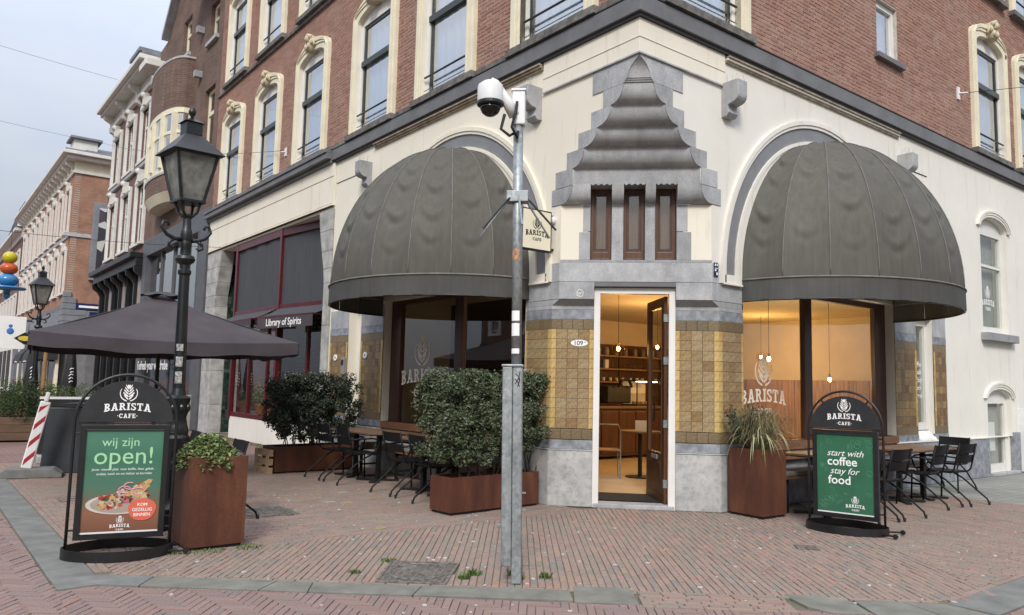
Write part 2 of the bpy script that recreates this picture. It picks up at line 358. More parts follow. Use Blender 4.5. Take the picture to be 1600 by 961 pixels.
# ------------------------------------------------------------------ ground: pavement, street, kerbs
CAM = scene.camera; CAMI = CAM.matrix_world.inverted()
def view_xy(p):
    q = CAMI @ Vector(p)
    if q.z > -.1: return None
    f = 27.18/36*1600
    return 800+f*q.x/-q.z, 480.5-f*q.y/-q.z, -q.z
def in_view(p, m=0):
    v = view_xy(p); return v is not None and -m < v[0] < 1600+m and -m < v[1] < 961+m
def clip(poly, hp):
    a, b, c = hp; out = []; n = len(poly)
    for i in range(n):
        p, q = poly[i], poly[(i+1) % n]; dp = a*p[0]+b*p[1]-c; dq = a*q[0]+b*q[1]-c
        if dp <= 0: out.append(p)
        if (dp < 0 < dq) or (dq < 0 < dp):
            t = dp/(dp-dq); out.append((p[0]+(q[0]-p[0])*t, p[1]+(q[1]-p[1])*t))
    return out
def area(p): return .5*sum(p[i][0]*p[(i+1) % len(p)][1]-p[(i+1) % len(p)][0]*p[i][1] for i in range(len(p)))
EA = R(-40.2); E1 = Vector((math.cos(EA), math.sin(EA))); EN = Vector((math.sin(EA), -math.cos(EA)))   # along the cut corner; towards the street
K0 = Vector((-5.25, .6))
def kp(t, d): p = K0+E1*t+EN*d; return (p.x, p.y)
def hp_line(p, nrm): return (nrm[0], nrm[1], nrm[0]*p[0]+nrm[1]*p[1])
GAP = .006
def running(hps, ang, box, L=.172, W=.0585, org=(0,0)):
    c, s = math.cos(ang), math.sin(ang); out = []
    us = []; vs_ = []
    for x in box[:2]:
        for y in box[2:]: us.append((x-org[0])*c+(y-org[1])*s); vs_.append(-(x-org[0])*s+(y-org[1])*c)
    r0, r1 = int(min(vs_)/W)-1, int(max(vs_)/W)+1
    for r in range(r0, r1+1):
        offs = (r % 2)*L/2+random.uniform(-.035, .035); k0, k1 = int(min(us)/L)-2, int(max(us)/L)+2
        for k in range(k0, k1+1):
            u0 = k*L+offs; v0 = r*W; out.append((u0, u0+L-.010, v0, v0+W-GAP+random.uniform(-.002,.001), ang, org))
    return clip_all(out, hps)
def herring(hps, ang, box, W=.0585, n=4, org=(0,0)):
    c, s = math.cos(ang), math.sin(ang); out = []; us = []; vs_ = []
    for x in box[:2]:
        for y in box[2:]: us.append(((x-org[0])*c+(y-org[1])*s)/W); vs_.append((-(x-org[0])*s+(y-org[1])*c)/W)
    u0, u1, v0, v1 = min(us)-5, max(us)+5, min(vs_)-5, max(vs_)+5; g = GAP
    for j in range(int((u0-v1)/(2*n))-2, int((u1-v0)/(2*n))+3):
        for i in range(int(min(u0, v0))-n*abs(j)-8, int(max(u1, v1))+n*abs(j)+8):
            x, y = i+n*j, i-n*j
            if u0 < x < u1 and v0 < y < v1:
                out.append((x*W, (x+n)*W-g, y*W, (y+1)*W-g, ang, org)); out.append(((x+n)*W, (x+n+1)*W-g, (y+1-n)*W, (y+1)*W-g, ang, org))
    return clip_all(out, hps)
def clip_all(rects, hps):
    res = []
    for (a, b, c_, d, ang, org) in rects:
        c, s = math.cos(ang), math.sin(ang)
        j = random.uniform(-.008, .008); cu, cv = (a+b)/2, (c_+d)/2
        P = []
        for u, v in ((a,c_),(b,c_),(b,d),(a,d)):
            u2 = cu+(u-cu)-(v-cv)*j; v2 = cv+(v-cv)+(u-cu)*j
            P.append((org[0]+u2*c-v2*s, org[1]+u2*s+v2*c))
        full = True; Q = P
        for h in hps:
            if any(h[0]*p[0]+h[1]*p[1] > h[2] for p in Q):
                Q = clip(Q, h); full = False
                if len(Q) < 3: break
        if len(Q) < 3 or (not full and abs(area(Q)) < .0006): continue
        cx_, cy_ = org[0]+cu*c-cv*s, org[1]+cu*s+cv*c
        vert = (b-a) < (d-c_)
        res.append((Q, full, (cx_, cy_), ang+(math.pi/2 if vert else 0), max(b-a, d-c_), min(b-a, d-c_)))
    return res
def inside(p, poly):
    r = False; n = len(poly)
    for i in range(n):
        a, b = poly[i], poly[(i+1) % n]
        if (a[1] > p[1]) != (b[1] > p[1]) and p[0] < (b[0]-a[0])*(p[1]-a[1])/(b[1]-a[1])+a[0]: r = not r
    return r
GR1 = [(-3.63,-.70),(-3.22,-1.06),(-2.75,-.55),(-3.20,-.17)]
GR2 = [(-3.54,2.40),(-2.92,2.42),(-2.92,3.02),(-3.54,3.0)]
def wav(p): return .006*mnoise.noise((p[0]*.9, p[1]*.9, 0))+.003*mnoise.noise((p[0]*2.7, p[1]*2.7, 5))
def lay(bricks, ztop, parent, mat_, skip=(), n_parts=300, name='brick'):
    keep = [b for b in bricks if not any(inside(b[2], g) for g in skip)]
    cand = sorted([b for b in keep if b[1] and in_view((b[2][0], b[2][1], ztop))], key=lambda b: (Vector((*b[2], ztop))-CAM.location).length)[:n_parts]
    ids = {id(b) for b in cand}; T = .03
    def solid(mb, Q, z):
        n = len(Q); cx_ = sum(p[0] for p in Q)/n; cy_ = sum(p[1] for p in Q)/n; e = .0035
        tp = []
        for p in Q:
            dx, dy = cx_-p[0], cy_-p[1]; l = math.hypot(dx, dy) or 1; tp.append((p[0]+dx/l*e*1.2, p[1]+dy/l*e*1.2, z))
        zt = [random.uniform(-.0018, .0018)]*2
        V = [(p[0], p[1], z-T) for p in Q]+[(p[0], p[1], z-.003) for p in Q]+tp
        mb.add(V, [(i, (i+1) % n, n+(i+1) % n, n+i) for i in range(n)]+[(n+i, n+(i+1) % n, 2*n+(i+1) % n, 2*n+i) for i in range(n)]+[tuple(range(2*n, 3*n))])
    rest = MB()
    for b in keep:
        if id(b) in ids: continue
        solid(rest, b[0], ztop+wav(b[2])+random.uniform(-.0025, .0025))
    o = rest.build('paving_bricks', mat_, parent); o['kind'] = 'stuff'
    if not cand: return
    l, w_ = cand[0][4], cand[0][5]; one = MB(); solid(one, [(-l/2,-w_/2),(l/2,-w_/2),(l/2,w_/2),(-l/2,w_/2)], 0)
    me = one.mesh(name, mat_)
    for b in cand:
        ob(name, me, parent, (b[2][0], b[2][1], ztop+wav(b[2])+random.uniform(-.0025, .0025)), (random.uniform(-.004,.004), random.uniform(-.004,.004), b[3]+random.uniform(-.006,.006)))

def far_paving_mat(name, c1, c2, mortar, bw, bh, scale=1.0, rot=0):
    m, nt, p = base_mat(name); p.inputs['Roughness'].default_value = .88; p.inputs['Specular IOR Level'].default_value = .2
    g = N(nt, 'ShaderNodeNewGeometry'); mp = N(nt, 'ShaderNodeMapping'); mp.inputs['Rotation'].default_value = (0, 0, rot)
    nt.links.new(g.outputs['Position'], mp.inputs['Vector'])
    b = N(nt, 'ShaderNodeTexBrick'); b.inputs['Scale'].default_value = scale; b.inputs['Brick Width'].default_value = bw; b.inputs['Row Height'].default_value = bh
    b.inputs['Mortar Size'].default_value = .006; b.inputs['Color1'].default_value = (*c1, 1); b.inputs['Color2'].default_value = (*c2, 1); b.inputs['Mortar'].default_value = (*mortar, 1)
    nt.links.new(mp.outputs[0], b.inputs['Vector'])
    n = N(nt, 'ShaderNodeTexNoise'); n.inputs['Scale'].default_value = .7; n.inputs['Detail'].default_value = 7; nt.links.new(g.outputs['Position'], n.inputs['Vector'])
    nt.links.new(mixc(nt, b.outputs['Color'], ramp(nt, [(.3, (.75,)*3), (.7, (1.15,)*3)], n.outputs['Fac']), 1, 'MULTIPLY'), p.inputs['Base Color'])
    return m
def structure(o): o['kind'] = 'structure'; return o
FARP = far_paving_mat('far_paving', (.23,.14,.125), (.27,.17,.15), (.11,.085,.07), .21, .06)
FARS = far_paving_mat('far_street', (.215,.13,.12), (.25,.15,.14), (.10,.08,.07), .21, .06, rot=R(50))
GREYP = far_paving_mat('grey_paving', (.235,.235,.215), (.275,.275,.25), (.15,.15,.12), .3, .15)
g0 = structure(MB().add([(-250,-150,-.06),(250,-150,-.06),(250,350,-.06),(-250,350,-.06)], [(0,1,2,3)]).build('ground', FARS))
Lc = .27
pl_out = kp(6.3, 0)
pave = [(-5.3,60),(-5.3,.64),kp(0,0),pl_out,(14,-3.467),(14,.6),(.6,.6),(.6,60)]
pavement = structure(MB().prism(pave, -.10, -.009).build('pavement', M['joint']))
st = structure(MB().prism([(-5.6,60),(-20,60),(-20,-20),(30,-20),(30,-3.81),(-.55,-3.81),kp(6.3,.0),kp(0,0),(-5.5,.4)], -.09, -.017).build('street', M['joint']))
inner = hp_line(kp(0,-.066), (EN.x, EN.y))
rb_d = Vector((math.cos(R(49.8)), math.sin(R(49.8)))); rb_n = (rb_d.y, -rb_d.x); RBP = (.25, -3.46)
rb = hp_line(RBP, rb_n); rb_neg = (-rb[0], -rb[1], -rb[2]-.004)
B = []
B += running([inner, (0,1,1.0), (-1,0,5.17), rb, (1,1,1.75)], R(51.5), (-5.3,3.4,-3.6,1.1))
B += running([(0,-1,-1.006), (-1,0,5.176), (1,0,.12), (0,1,9.5)], R(1), (-5.3,.12,.95,9.6))
B += running([rb_neg, (0,-1,3.40), (0,1,.1), (1,0,5.9)], R(90), (-.2,5.9,-3.5,.1))
# courses laid lengthwise along the kerbs
B += running([hp_line(kp(0,.0), (EN.x, EN.y)), hp_line(kp(0,-.06), (-EN.x,-EN.y)), (-1,0,5.2), hp_line(kp(6.25,0), (E1.x,E1.y))], EA, (-5.3,0,-3.6,.8), org=kp(0,-.0595))
B += running([(-1,0,5.295), (1,0,-5.178), (0,-1,-.72), (0,1,9.5)], R(90), (-5.31,-5.15,.7,9.5), org=(-5.178,0))
B += running([(0,-1,3.462), (0,1,-3.404), (-1,0,.3), (1,0,5.9)], 0, (-.5,5.9,-3.5,-3.38), org=(0,-3.461))
# level crossing where the kerb is missing
B += running([hp_line(kp(4.05,0), (-E1.x,-E1.y)), hp_line(kp(5.12,0), (E1.x,E1.y)), hp_line(kp(0,.006), (-EN.x,-EN.y)), hp_line(kp(0,.36), (EN.x,EN.y))], EA, (-2.6,-1,-3.1,-1.2), org=kp(0,.006))
lay(B, .0, pavement, M['paver'], (GR1, GR2), 300)
S = []
Sbox = (-8.2,-.4,-4.9,1.2)
oD = hp_line(kp(0,Lc+.01), (-EN.x,-EN.y))
SA = R(50)
S += herring([(1,0,-5.61), (0,-1,3.2), (0,1,6.5), (-1,0,7.6)], SA, (-7.6,-5.6,-3.2,6.5))
S += herring([oD, (-1,0,5.612), (1,0,-.5), hp_line(kp(0,2.0), (EN.x,EN.y))], SA, (-5.6,-.5,-5.0,.8))
S += herring([(-1,0,.494), (0,1,-3.82), (0,-1,5.2), (1,0,2.6)], SA, (-.5,2.6,-5.2,-3.8))
lay(S, -.007, st, M['paver_street'], (), 300)
pg = structure(MB().add([(5.905,-3.46,-.002),(14,-3.46,-.002),(14,.1,-.002),(5.905,.1,-.002)], [(0,1,2,3)]).build('grey_paving', GREYP))
fp = structure(MB().add([(-5.3,9.5,-.002),(.2,9.5,-.002),(.2,60,-.002),(-5.3,60,-.002)], [(0,1,2,3)]).build('far_pavement', FARP))
# side street between the far houses
structure(MB().add([(.2,32.2,-.004),(40,32.2,-.004),(40,41.8,-.004),(.2,41.8,-.004)], [(0,1,2,3)]).build('side_street', FARS))
kerb = structure(ob('kerb', None))
def kstone(pts, m='kerb', z=.002, zb=-.1):
    p = list(pts)
    if area(p) < 0: p.reverse()
    n = len(p); cx_ = sum(q[0] for q in p)/n; cy_ = sum(q[1] for q in p)/n
    s = [(q[0]+(cx_-q[0])/max(.01, math.hypot(cx_-q[0], cy_-q[1]))*.004, q[1]+(cy_-q[1])/max(.01, math.hypot(cx_-q[0], cy_-q[1]))*.004) for q in p]
    o = MB().prism(s, zb, z+random.uniform(-.003,.003)).build('kerb_stone', M[m], kerb); bevel(o, .004, 2)
y = .62
while y < 40:
    l = random.uniform(.9, 1.1); kstone([(-5.6,y),(-5.3,y),(-5.3,y+l),(-5.6,y+l)], 'kerb_blue'); y += l
kstone([(-5.6,.62),(-5.6,.30),kp(.12,Lc),kp(.42,Lc),kp(.40,.0),kp(0,0),(-5.3,.62)], 'kerb_blue')
ts = [.40, 1.35, 1.62, 2.45, 3.55]
tj = [.02,-.05,.04,-.03,.02]
for k in range(4): kstone([kp(ts[k],0),kp(ts[k]+tj[k],Lc),kp(ts[k+1]+tj[k+1],Lc),kp(ts[k+1],0)])
kstone([kp(3.58,-.13),kp(3.57,.29),kp(4.03,.30),kp(4.02,-.13)])
kstone([kp(5.14,-.10),kp(5.22,.22),kp(5.34,.35),kp(5.62,.36),kp(5.60,.02),kp(5.46,-.02),kp(5.44,-.10)])
kstone([kp(5.62,0),kp(5.64,.36),kp(6.10,.35),kp(5.98,0)]); kstone([kp(5.99,0),kp(6.12,.35),kp(6.52,.34),(-.45,-3.47)])
x = -.44
while x < 12:
    l = random.uniform(.85, 1.15); kstone([(x,-3.81),(x+l,-3.81),(x+l,-3.468),(x,-3.468)], 'kerb_blue'); x += l
# grates, small covers, inlaid tiles
def grate(pts, label, n1, n2, oval=True):
    c = Vector((sum(p[0] for p in pts)/4, sum(p[1] for p in pts)/4)); t = thing('drain_grate', label, 'grate', (c.x, c.y, 0))
    P = [Vector((p[0]-c.x, p[1]-c.y)) for p in pts]
    at = lambda u, v: (P[0]*(1-u)+P[1]*u)*(1-v)+(P[3]*(1-u)+P[2]*u)*v
    sl_ = MB(); sl_.add([(*at(0,0),.001),(*at(1,0),.001),(*at(1,1),.001),(*at(0,1),.001)], [(0,1,2,3)]); sl_.build('pit', M['black_matte'], t)
    fr = MB()
    loop = [at(0,0),at(1,0),at(1,1),at(0,1)]
    for i in range(4):
        a, b = loop[i], loop[(i+1) % 4]; d = (b-a).normalized(); nn = Vector((-d.y, d.x))*.022
        fr.prism([tuple(a), tuple(b), tuple(b+nn), tuple(a+nn)], .0, .011+.0004*i)
    fr.build('frame', M['grate'], t)
    g = MB()
    for i in range(1, n1):
        u = i/n1; a, b = at(u,.02), at(u,.98); d = (b-a).normalized(); nn = Vector((-d.y, d.x))*.0045
        g.prism([tuple(a-nn), tuple(a+nn), tuple(b+nn), tuple(b-nn)][::-1], .002, .0092)
    for i in range(1, n2):
        v = i/n2; a, b = at(.02,v), at(.98,v); d = (b-a).normalized(); nn = Vector((-d.y, d.x))*.0028
        g.prism([tuple(a-nn), tuple(b-nn), tuple(b+nn), tuple(a+nn)], .002, .0087)
    if oval:
        g.tube([(*at(.5+.4*math.cos(2*math.pi*k/40), .5+.38*math.sin(2*math.pi*k/40)), .009) for k in range(40)], .007, 5, closed=True)
        g.prism([tuple(at(.26,.58)), tuple(at(.42,.58)), tuple(at(.42,.80)), tuple(at(.26,.80))], .003, .0105)
    g.build('bars', M['grate'], t)
M['grate'] = mat('worn_iron', (.22,.20,.18), .6, .3, 20, .2, 80, metal=.3)
grate(GR1, 'worn iron drain grate with an oval ring beside the camera pole kerb', 12, 22)
grate(GR2, 'iron grate set in the bricks near the tall rusty planter and chair', 12, 24)
grate([(.35,-1.78),(.50,-1.92),(.62,-1.80),(.47,-1.66)], 'tiny iron cover in the bricks facing the coffee sign', 4, 4, False)
grate([(-5.0,4.55),(-4.55,4.62),(-4.55,5.0),(-5.0,4.93)], 'ridged iron gully cover behind the open sign by the kerb', 12, 2, False)
M['inlay'] = pieces_mat('inlay_tile', [(.45,.32,.10),(.42,.42,.40),(.40,.30,.12),(.5,.5,.48)], .5, (.1,.1,.08), .4, 40, .2)
for (px, py, a) in [(-2.17,3.67,.2),(-2.25,3.06,.2),(-2.1,2.9,.2),(-1.75,3.75,.1),(-1.62,3.05,.1),(-2.55,1.2,.6)]:
    ob('inlay_tile', MB().box(-.07,.07,-.045,.045,-.01,.003).mesh('inlay_tile', M['inlay']), pavement, (px, py, .0025), a)
# gum spots, crumbs, scraps and moss on the paving
sp = MB()
for _ in range(420):
    a = random.random(); px = random.uniform(-5.2,3.5); py = random.uniform(-5,4)
    if px > .0 and py > -.2: continue
    z = .0035 if (Vector((px,py))-K0).dot(EN) < 0 else -.0035
    r = random.choice([.006,.008,.01,.012,.016,.02]); k = random.randint(5, 8)
    sp.prism([(px+r*random.uniform(.6,1.3)*math.cos(2*math.pi*i/k), py+r*random.uniform(.6,1.3)*math.sin(2*math.pi*i/k)) for i in range(k)], z-.006, z+max(0, wav((px,py)))+.001)
o = sp.build('gum_spots', mat('chewed_gum', (.46,.45,.42), .9, .15, 3)); o['kind'] = 'stuff'; tag(o, 'pale gum spots and crumbs scattered over the brick paving', 'litter')
def tuft_field(name, label, spots, h, n, mat_):
    g = MB()
    for (cx_, cy_, r) in spots:
        for _ in range(n):
            a = random.uniform(0, 6.28); q = random.random()**.7*r; x_, y_ = cx_+q*math.cos(a), cy_+q*math.sin(a); hh = h*random.uniform(.4, 1.1); b = random.uniform(0, 6.28); wv = random.uniform(.003,.007)
            lx, ly = hh*.6*math.cos(b), hh*.6*math.sin(b)
            g.add([(x_-wv*math.sin(b), y_+wv*math.cos(b), 0), (x_+wv*math.sin(b), y_-wv*math.cos(b), 0), (x_+lx*.5+wv*math.sin(b), y_+ly*.5-wv*math.cos(b), hh*.7), (x_+lx, y_+ly, hh)], [(0,1,2),(0,2,3)])
    o = g.build(name, mat_); o['kind'] = 'stuff'; return tag(o, label, 'weeds')
M['weed'] = leaf_mat('weed_green', [(.06,.11,.02),(.09,.15,.03),(.05,.09,.02),(.12,.17,.04)])
tuft_field('weeds', 'green weeds at the foot of the camera pole', [(-2.62,-1.20,.05),(-2.6,-1.12,.06),(-3.0,-.98,.05),(-2.86,-.92,.06),(-2.45,-1.3,.05)], .05, 60, M['weed'])
tuft_field('moss_tufts', 'moss and grass along the tall planter and shop bases', [(-4.35,1.05,.16),(-4.0,1.0,.14),(-4.6,1.1,.1),(-4.75,1.25,.1),(-3.62,-.35,.05),(-3.2,-.14,.07)]+[(-.12+random.uniform(-.1,.1), 8.6+i*.35, .18) for i in range(18)], .022, 130, M['weed'])
# ------------------------------------------------------------------ the corner building
BLD = thing('corner_building', 'red brick corner building with cream plaster ground floor and stepped stone corner', 'building')
def L_(mb, name, m, y=0, x=0, z=0, **k): return mb.build(name, M[m] if isinstance(m, str) else m, k.pop('parent', BLD), (x, y, z), LZ, **k)
def R_(mb, name, m, x=0, y=0, z=0, **k): return mb.build(name, M[m] if isinstance(m, str) else m, k.pop('parent', BLD), (x, y, z), RZ, **k)
def C_(mb, name, m, s=1.36, z=0, **k): return mb.build(name, M[m] if isinstance(m, str) else m, k.pop('parent', BLD), (s/2, s/2, z), CZ, **k)
ARCX, ARCZ = 4.0, 3.0
# --- canopy profile (s, z), s = distance of the chamfer from the corner along each facade
PROF = [(0.002,5.43),(.06,5.395),(.12,5.345),(.165,5.28),(.185,5.215),(.20,5.212),(.205,5.196),(.222,5.194),(.226,5.176),(.245,5.172)]
def quarter(s0, z0, s1, z1, n=7):
    return [(s0+(s1-s0)*(1-math.cos(math.pi/2*i/n)), z0+(z1-z0)*math.sin(math.pi/2*i/n)) for i in range(n+1)]
TIERS = [((.25,5.17),(.44,4.955)), ((.455,4.945),(.67,4.735)), ((.69,4.725),(.91,4.525)), ((.925,4.515),(1.12,4.30))]
tier_profiles = [PROF]+[quarter(a[0],a[1],b[0],b[1]) for a, b in TIERS]
for i in range(1, len(tier_profiles)):
    b = tier_profiles[i]; e = b[-1]; nxt = tier_profiles[i+1][0] if i+1 < len(tier_profiles) else (1.135, 4.295)
    b += [(e[0]+.004, e[1]-.004), (nxt[0]+.004, nxt[1]-.006)]
for i, pr in enumerate(tier_profiles):
    mb = MB()
    V = []
    for s, z in pr: V += [(0, s, z), (s, 0, z)]
    F = [(2*k, 2*k+2, 2*k+3, 2*k+1) for k in range(len(pr)-1)]
    mb.add(V, F); o = mb.build('canopy_course', M['stone'], BLD); smooth_angle(o, 35)
# flat course with the tooth line, then the quarter-round over the slot windows
SLOTS = [(-.575,-.302), (-.152,.122), (.25,.52)]
solid_v = [(-9,SLOTS[0][0]), (SLOTS[0][1],SLOTS[1][0]), (SLOTS[1][1],SLOTS[2][0]), (SLOTS[2][1],9)]
def chv(s, v, z): q = .7071; v = max(-s*q, min(s*q, v)); return (s/2+v*q, s/2-v*q, z)
mb = MB(); mb.add([(0,1.135,4.295),(1.135,0,4.295),(1.14,0,4.09),(0,1.14,4.09)], [(0,3,2,1)]); mb.build('canopy_course', M['stone'], BLD)
pr = [(1.14,4.09),(1.14,4.06)]+quarter(1.14,4.06,1.33,3.86)+[(1.36,3.855)]
for (a, b) in solid_v:
    mb = MB(); V = []
    for s, z in pr: V += [chv(s,a,z), chv(s,b,z)]
    mb.add(V, [(2*k, 2*k+2, 2*k+3, 2*k+1) for k in range(len(pr)-1)])
    o = mb.build('canopy_course', M['stone'], BLD); smooth_angle(o, 35)
for (a, b) in SLOTS:       # soffit and cheeks of the slots
    mb = MB()
    mb.add([chv(1.14,a,4.09),chv(1.14,b,4.09),chv(1.75,b,4.09),chv(1.75,a,4.09)], [(0,1,2,3)])
    for v in (a, b): mb.add([chv(s,v,z) for s, z in pr]+[chv(1.75,v,3.855),chv(1.75,v,4.09)], [tuple(range(len(pr)+2))])
    for v in (a, b): mb.add([chv(1.362,v,3.10),chv(1.362,v,3.856),chv(1.75,v,3.856),chv(1.75,v,3.10)], [(0,1,2,3)])
    mb.add([chv(1.362,a,3.10),chv(1.362,b,3.10),chv(1.75,b,3.10),chv(1.75,a,3.10)], [(0,1,2,3)])
    mb.build('slot_reveal', M['stone'], BLD)
    tt = MB()
    for k in range(4):
        u = a+.03+(b-a-.06)*k/3; tt.box(u-.016,u+.016,-.012,.04,4.075,4.10)
    C_(tt, 'dentils', 'stone', 1.14)
    # brown slot window
    fr = MB().plate([(a,3.10),(b,3.10),(b,4.09),(a,4.09)], [[(a+.045,3.26),(a+.045,4.04),(b-.045,4.04),(b-.045,3.26)]], 0, .05)
    fr.box(a+.02,b-.02,-.02,.0,3.10,3.17)
    f = C_(fr, 'slot_window', 'wood_door', 1.52, bev=.006)
    sf = MB().plate([(a+.045,3.26),(b-.045,3.26),(b-.045,4.04),(a+.045,4.04)], [[(a+.075,3.30),(a+.075,4.0),(b-.075,4.0),(b-.075,3.30)]], .018, .045)
    sf.build('sash', M['wood_dark'], f); MB().box(a+.07,b-.07,.028,.034,3.29,4.01).build('pane', M['glass_shop'], f)
    MB().box(a+.05,b-.05,.09,.10,3.2,4.06).build('curtain', M['slot_curtain'] if 'slot_curtain' in M else M.setdefault('slot_curtain', mat('brown_curtain', (.17,.09,.05), .9, .2, 6, stretch=(16,16,.4))), f)
# chamfer stone faces, plane s = 1.36
W2 = 1.36*.7071
def cplate(v0, v1, z0, z1, y=0.0, d=.2, name='stone_block', m='stone'):
    return C_(MB().box(v0,v1,y,d,z0,z1), name, m, bev=.006)
for (a, b) in [(-.72,SLOTS[0][0]), (SLOTS[2][1],.705)]: cplate(a, b, 3.135, 3.50)
for (a, b) in [(-.67,SLOTS[0][0]), (SLOTS[2][1],.66)]: cplate(a, b, 3.505, 3.855)
for (a, b) in [(SLOTS[0][1],SLOTS[1][0]), (SLOTS[1][1],SLOTS[2][0])]: cplate(a, b, 3.10, 3.855, -.002)
cplate(-W2+.005, -.60, 3.135, 3.855, .004, name='stucco_wall', m='stucco'); cplate(.60, W2-.005, 3.135, 3.855, .004, name='stucco_wall', m='stucco')
# band course and lintel, mitred prisms that wrap the corner
def wrap(s, z0, z1, ly, rx, m='stone', proud=0.0, name='stone_block'):
    p = proud; q = p*.4142
    pts = [(-p, ly), (-p, s-q), (s-q, -p), (rx, -p), (rx, .18), (s+.1,.18), (.18,s+.1), (.18,ly)]
    return MB().prism(pts, z0, z1).build(name, M[m], BLD, bev=.005)
wrap(1.36, 2.85, 3.10, 1.53, 1.50, proud=.006)
C_(MB().box(-W2,W2,-.004,.12,3.10,3.135), 'window_sill', 'stone', bev=.004)
# piers beside the door: upper stone, sloped underside, blue strip, tiles, strip, plinth
def side_polys(s, side, vd):
    """pier cross-section in plan for the left (side -1) or right (side 1) of the door"""
    q = .7071
    d = (s/2+vd*q, s/2-vd*q) if side > 0 else (s/2-vd*q, s/2+vd*q)
    e = (d[0]+.25*q, d[1]+.25*q)
    if side < 0: return [(0,2.03),(0,s),d,e,(.3,2.03)]
    return [d,(s,0),(2.0,0),(2.0,.3),e]
VD = .515
for side in (-1, 1):
    def sec(s, z, o=0.0):
        P = side_polys(s, side, VD); return P
    def pier(s, z0, z1, m, name, proud=0.0, bev=.005, end=None):
        P = [list(p) for p in side_polys(s, side, VD)]
        if proud:
            q = proud*.4142
            if side < 0: P[0][0] -= proud; P[1] = [-proud, s-q]; P[2] = [P[2][0]-proud*.7071, P[2][1]-proud*.7071]
            else: P[0] = [P[0][0]-proud*.7071, P[0][1]-proud*.7071]; P[1] = [s-q, -proud]; P[2][1] -= proud
        if end is not None: P[0 if side < 0 else 2][1 if side < 0 else 0] = end; P[4 if side < 0 else 3][1 if side < 0 else 0] = end
        if area(P) < 0: P.reverse()
        return MB().prism([tuple(p) for p in P], z0, z1).build(name, M[m], BLD, bev=bev)
    pier(1.36, 2.625, 2.848, 'stone', 'stone_block', .004)
    # sloped stone between the upper face and the tiled face
    a, b = side_polys(1.36, side, VD), side_polys(1.5, side, VD)
    if side > 0: a, b = a[:], b[:]
    mb = MB(); n = 5; mb.add([(p[0],p[1],2.622) for p in a]+[(p[0],p[1],2.55) for p in b], [(i,(i+1) % n, n+(i+1) % n, n+i) for i in range(n)]+[tuple(range(n)), tuple(range(2*n-1,n-1,-1))]); mb.build('stone_block', M['stone'], BLD)
    pier(1.5, 2.50, 2.549, 'stone', 'stone_block'); pier(1.5, 2.372, 2.498, 'bluestrip', 'stone_strip', .004)
    pier(1.51, .83, 2.371, 'grout', 'tile_backing', -.008, 0); pier(1.5, .712, .828, 'bluestrip', 'stone_strip', .006)
    pier(1.5, 0, .71, 'plinth', 'plinth', .035, .012)
    pier(1.5, .70, .7105, 'plinth', 'plinth_cap', .045, .003)
TS = .127
def tile_mesh(w_, h_, key, cache={}):
    k = (round(w_,4), round(h_,4), key)
    if k not in cache:
        e = .004; mb = MB(); x0, x1, z0, z1 = -w_/2+.0015, w_/2-.0015, -h_/2+.0015, h_/2-.0015
        mb.add([(x0,.006,z0),(x1,.006,z0),(x1,.006,z1),(x0,.006,z1),(x0,-.003,z0),(x1,-.003,z0),(x1,-.003,z1),(x0,-.003,z1),(x0+e,-.006,z0+e),(x1-e,-.006,z0+e),(x1-e,-.006,z1-e),(x0+e,-.006,z1-e)],
               [(0,1,5,4),(1,2,6,5),(2,3,7,6),(3,0,4,7),(4,5,9,8),(5,6,10,9),(6,7,11,10),(7,4,8,11),(8,9,10,11)])
        cache[k] = mb.mesh(key, M[key])
    return cache[k]
def tile_face(org, rz, length, yl, yr):
    """tiles over a vertical face: yl / yr widths of the yellow border columns, origin = left end at z 0"""
    c, s = math.cos(rz), math.sin(rz)
    def put(u, z, w_, h_, key, nm): ob(nm, tile_mesh(w_, h_, key), BLD, (org[0]+c*u, org[1]+s*u, z), (random.uniform(-.006,.006), 0, rz+random.uniform(-.008,.008)))
    inner_w = length-yl-yr; nc = max(1, round(inner_w/TS)); cw = inner_w/nc
    for r in range(10):
        z = .972+TS*(r+.5)
        if yl: put(yl/2, z, yl, TS, 'tile_yellow', 'border_tile')
        if yr: put(length-yr/2, z, yr, TS, 'tile_yellow', 'border_tile')
        for k in range(nc): put(yl+cw*(k+.5), z, cw, TS, 'tile', 'wall_tile')
    nb = max(1, round(length/TS)); bw = length/nb
    for z in (2.307, .901):
        for k in range(nb): put(bw*(k+.5), z, bw, .132, 'tile_border', 'border_tile')
q = .7071; s = 1.5
tile_face((0, 2.03), LZ, .53, .035, .065)                                                     # left facade return
tile_face((0, 1.5), CZ, s*q-VD, .065, .058)                                                   # chamfer, left of the door
d = (s/2+VD*q, s/2-VD*q); tile_face(d, CZ, s*q-VD, .058, .065)                                # chamfer, right of the door
tile_face((1.5, 0), RZ, .50, .065, .04)                                                       # right facade return
# oval house number
o = C_(MB().xz([(.11*math.cos(a), .043*math.sin(a)) for a in [2*math.pi*i/28 for i in range(28)]], -.012, .0), 'number_plaque', 'white', 1.5, 0, bev=.003)
o.location = (.75-.70*q, .75+.70*q, 2.065); text_part('number', '109', .082, M['black_matte'], o, (-.012,-.0125,-.002), bold=.0012); text_part('number', 'A', .034, M['black_matte'], o, (.075,-.0125,.012))
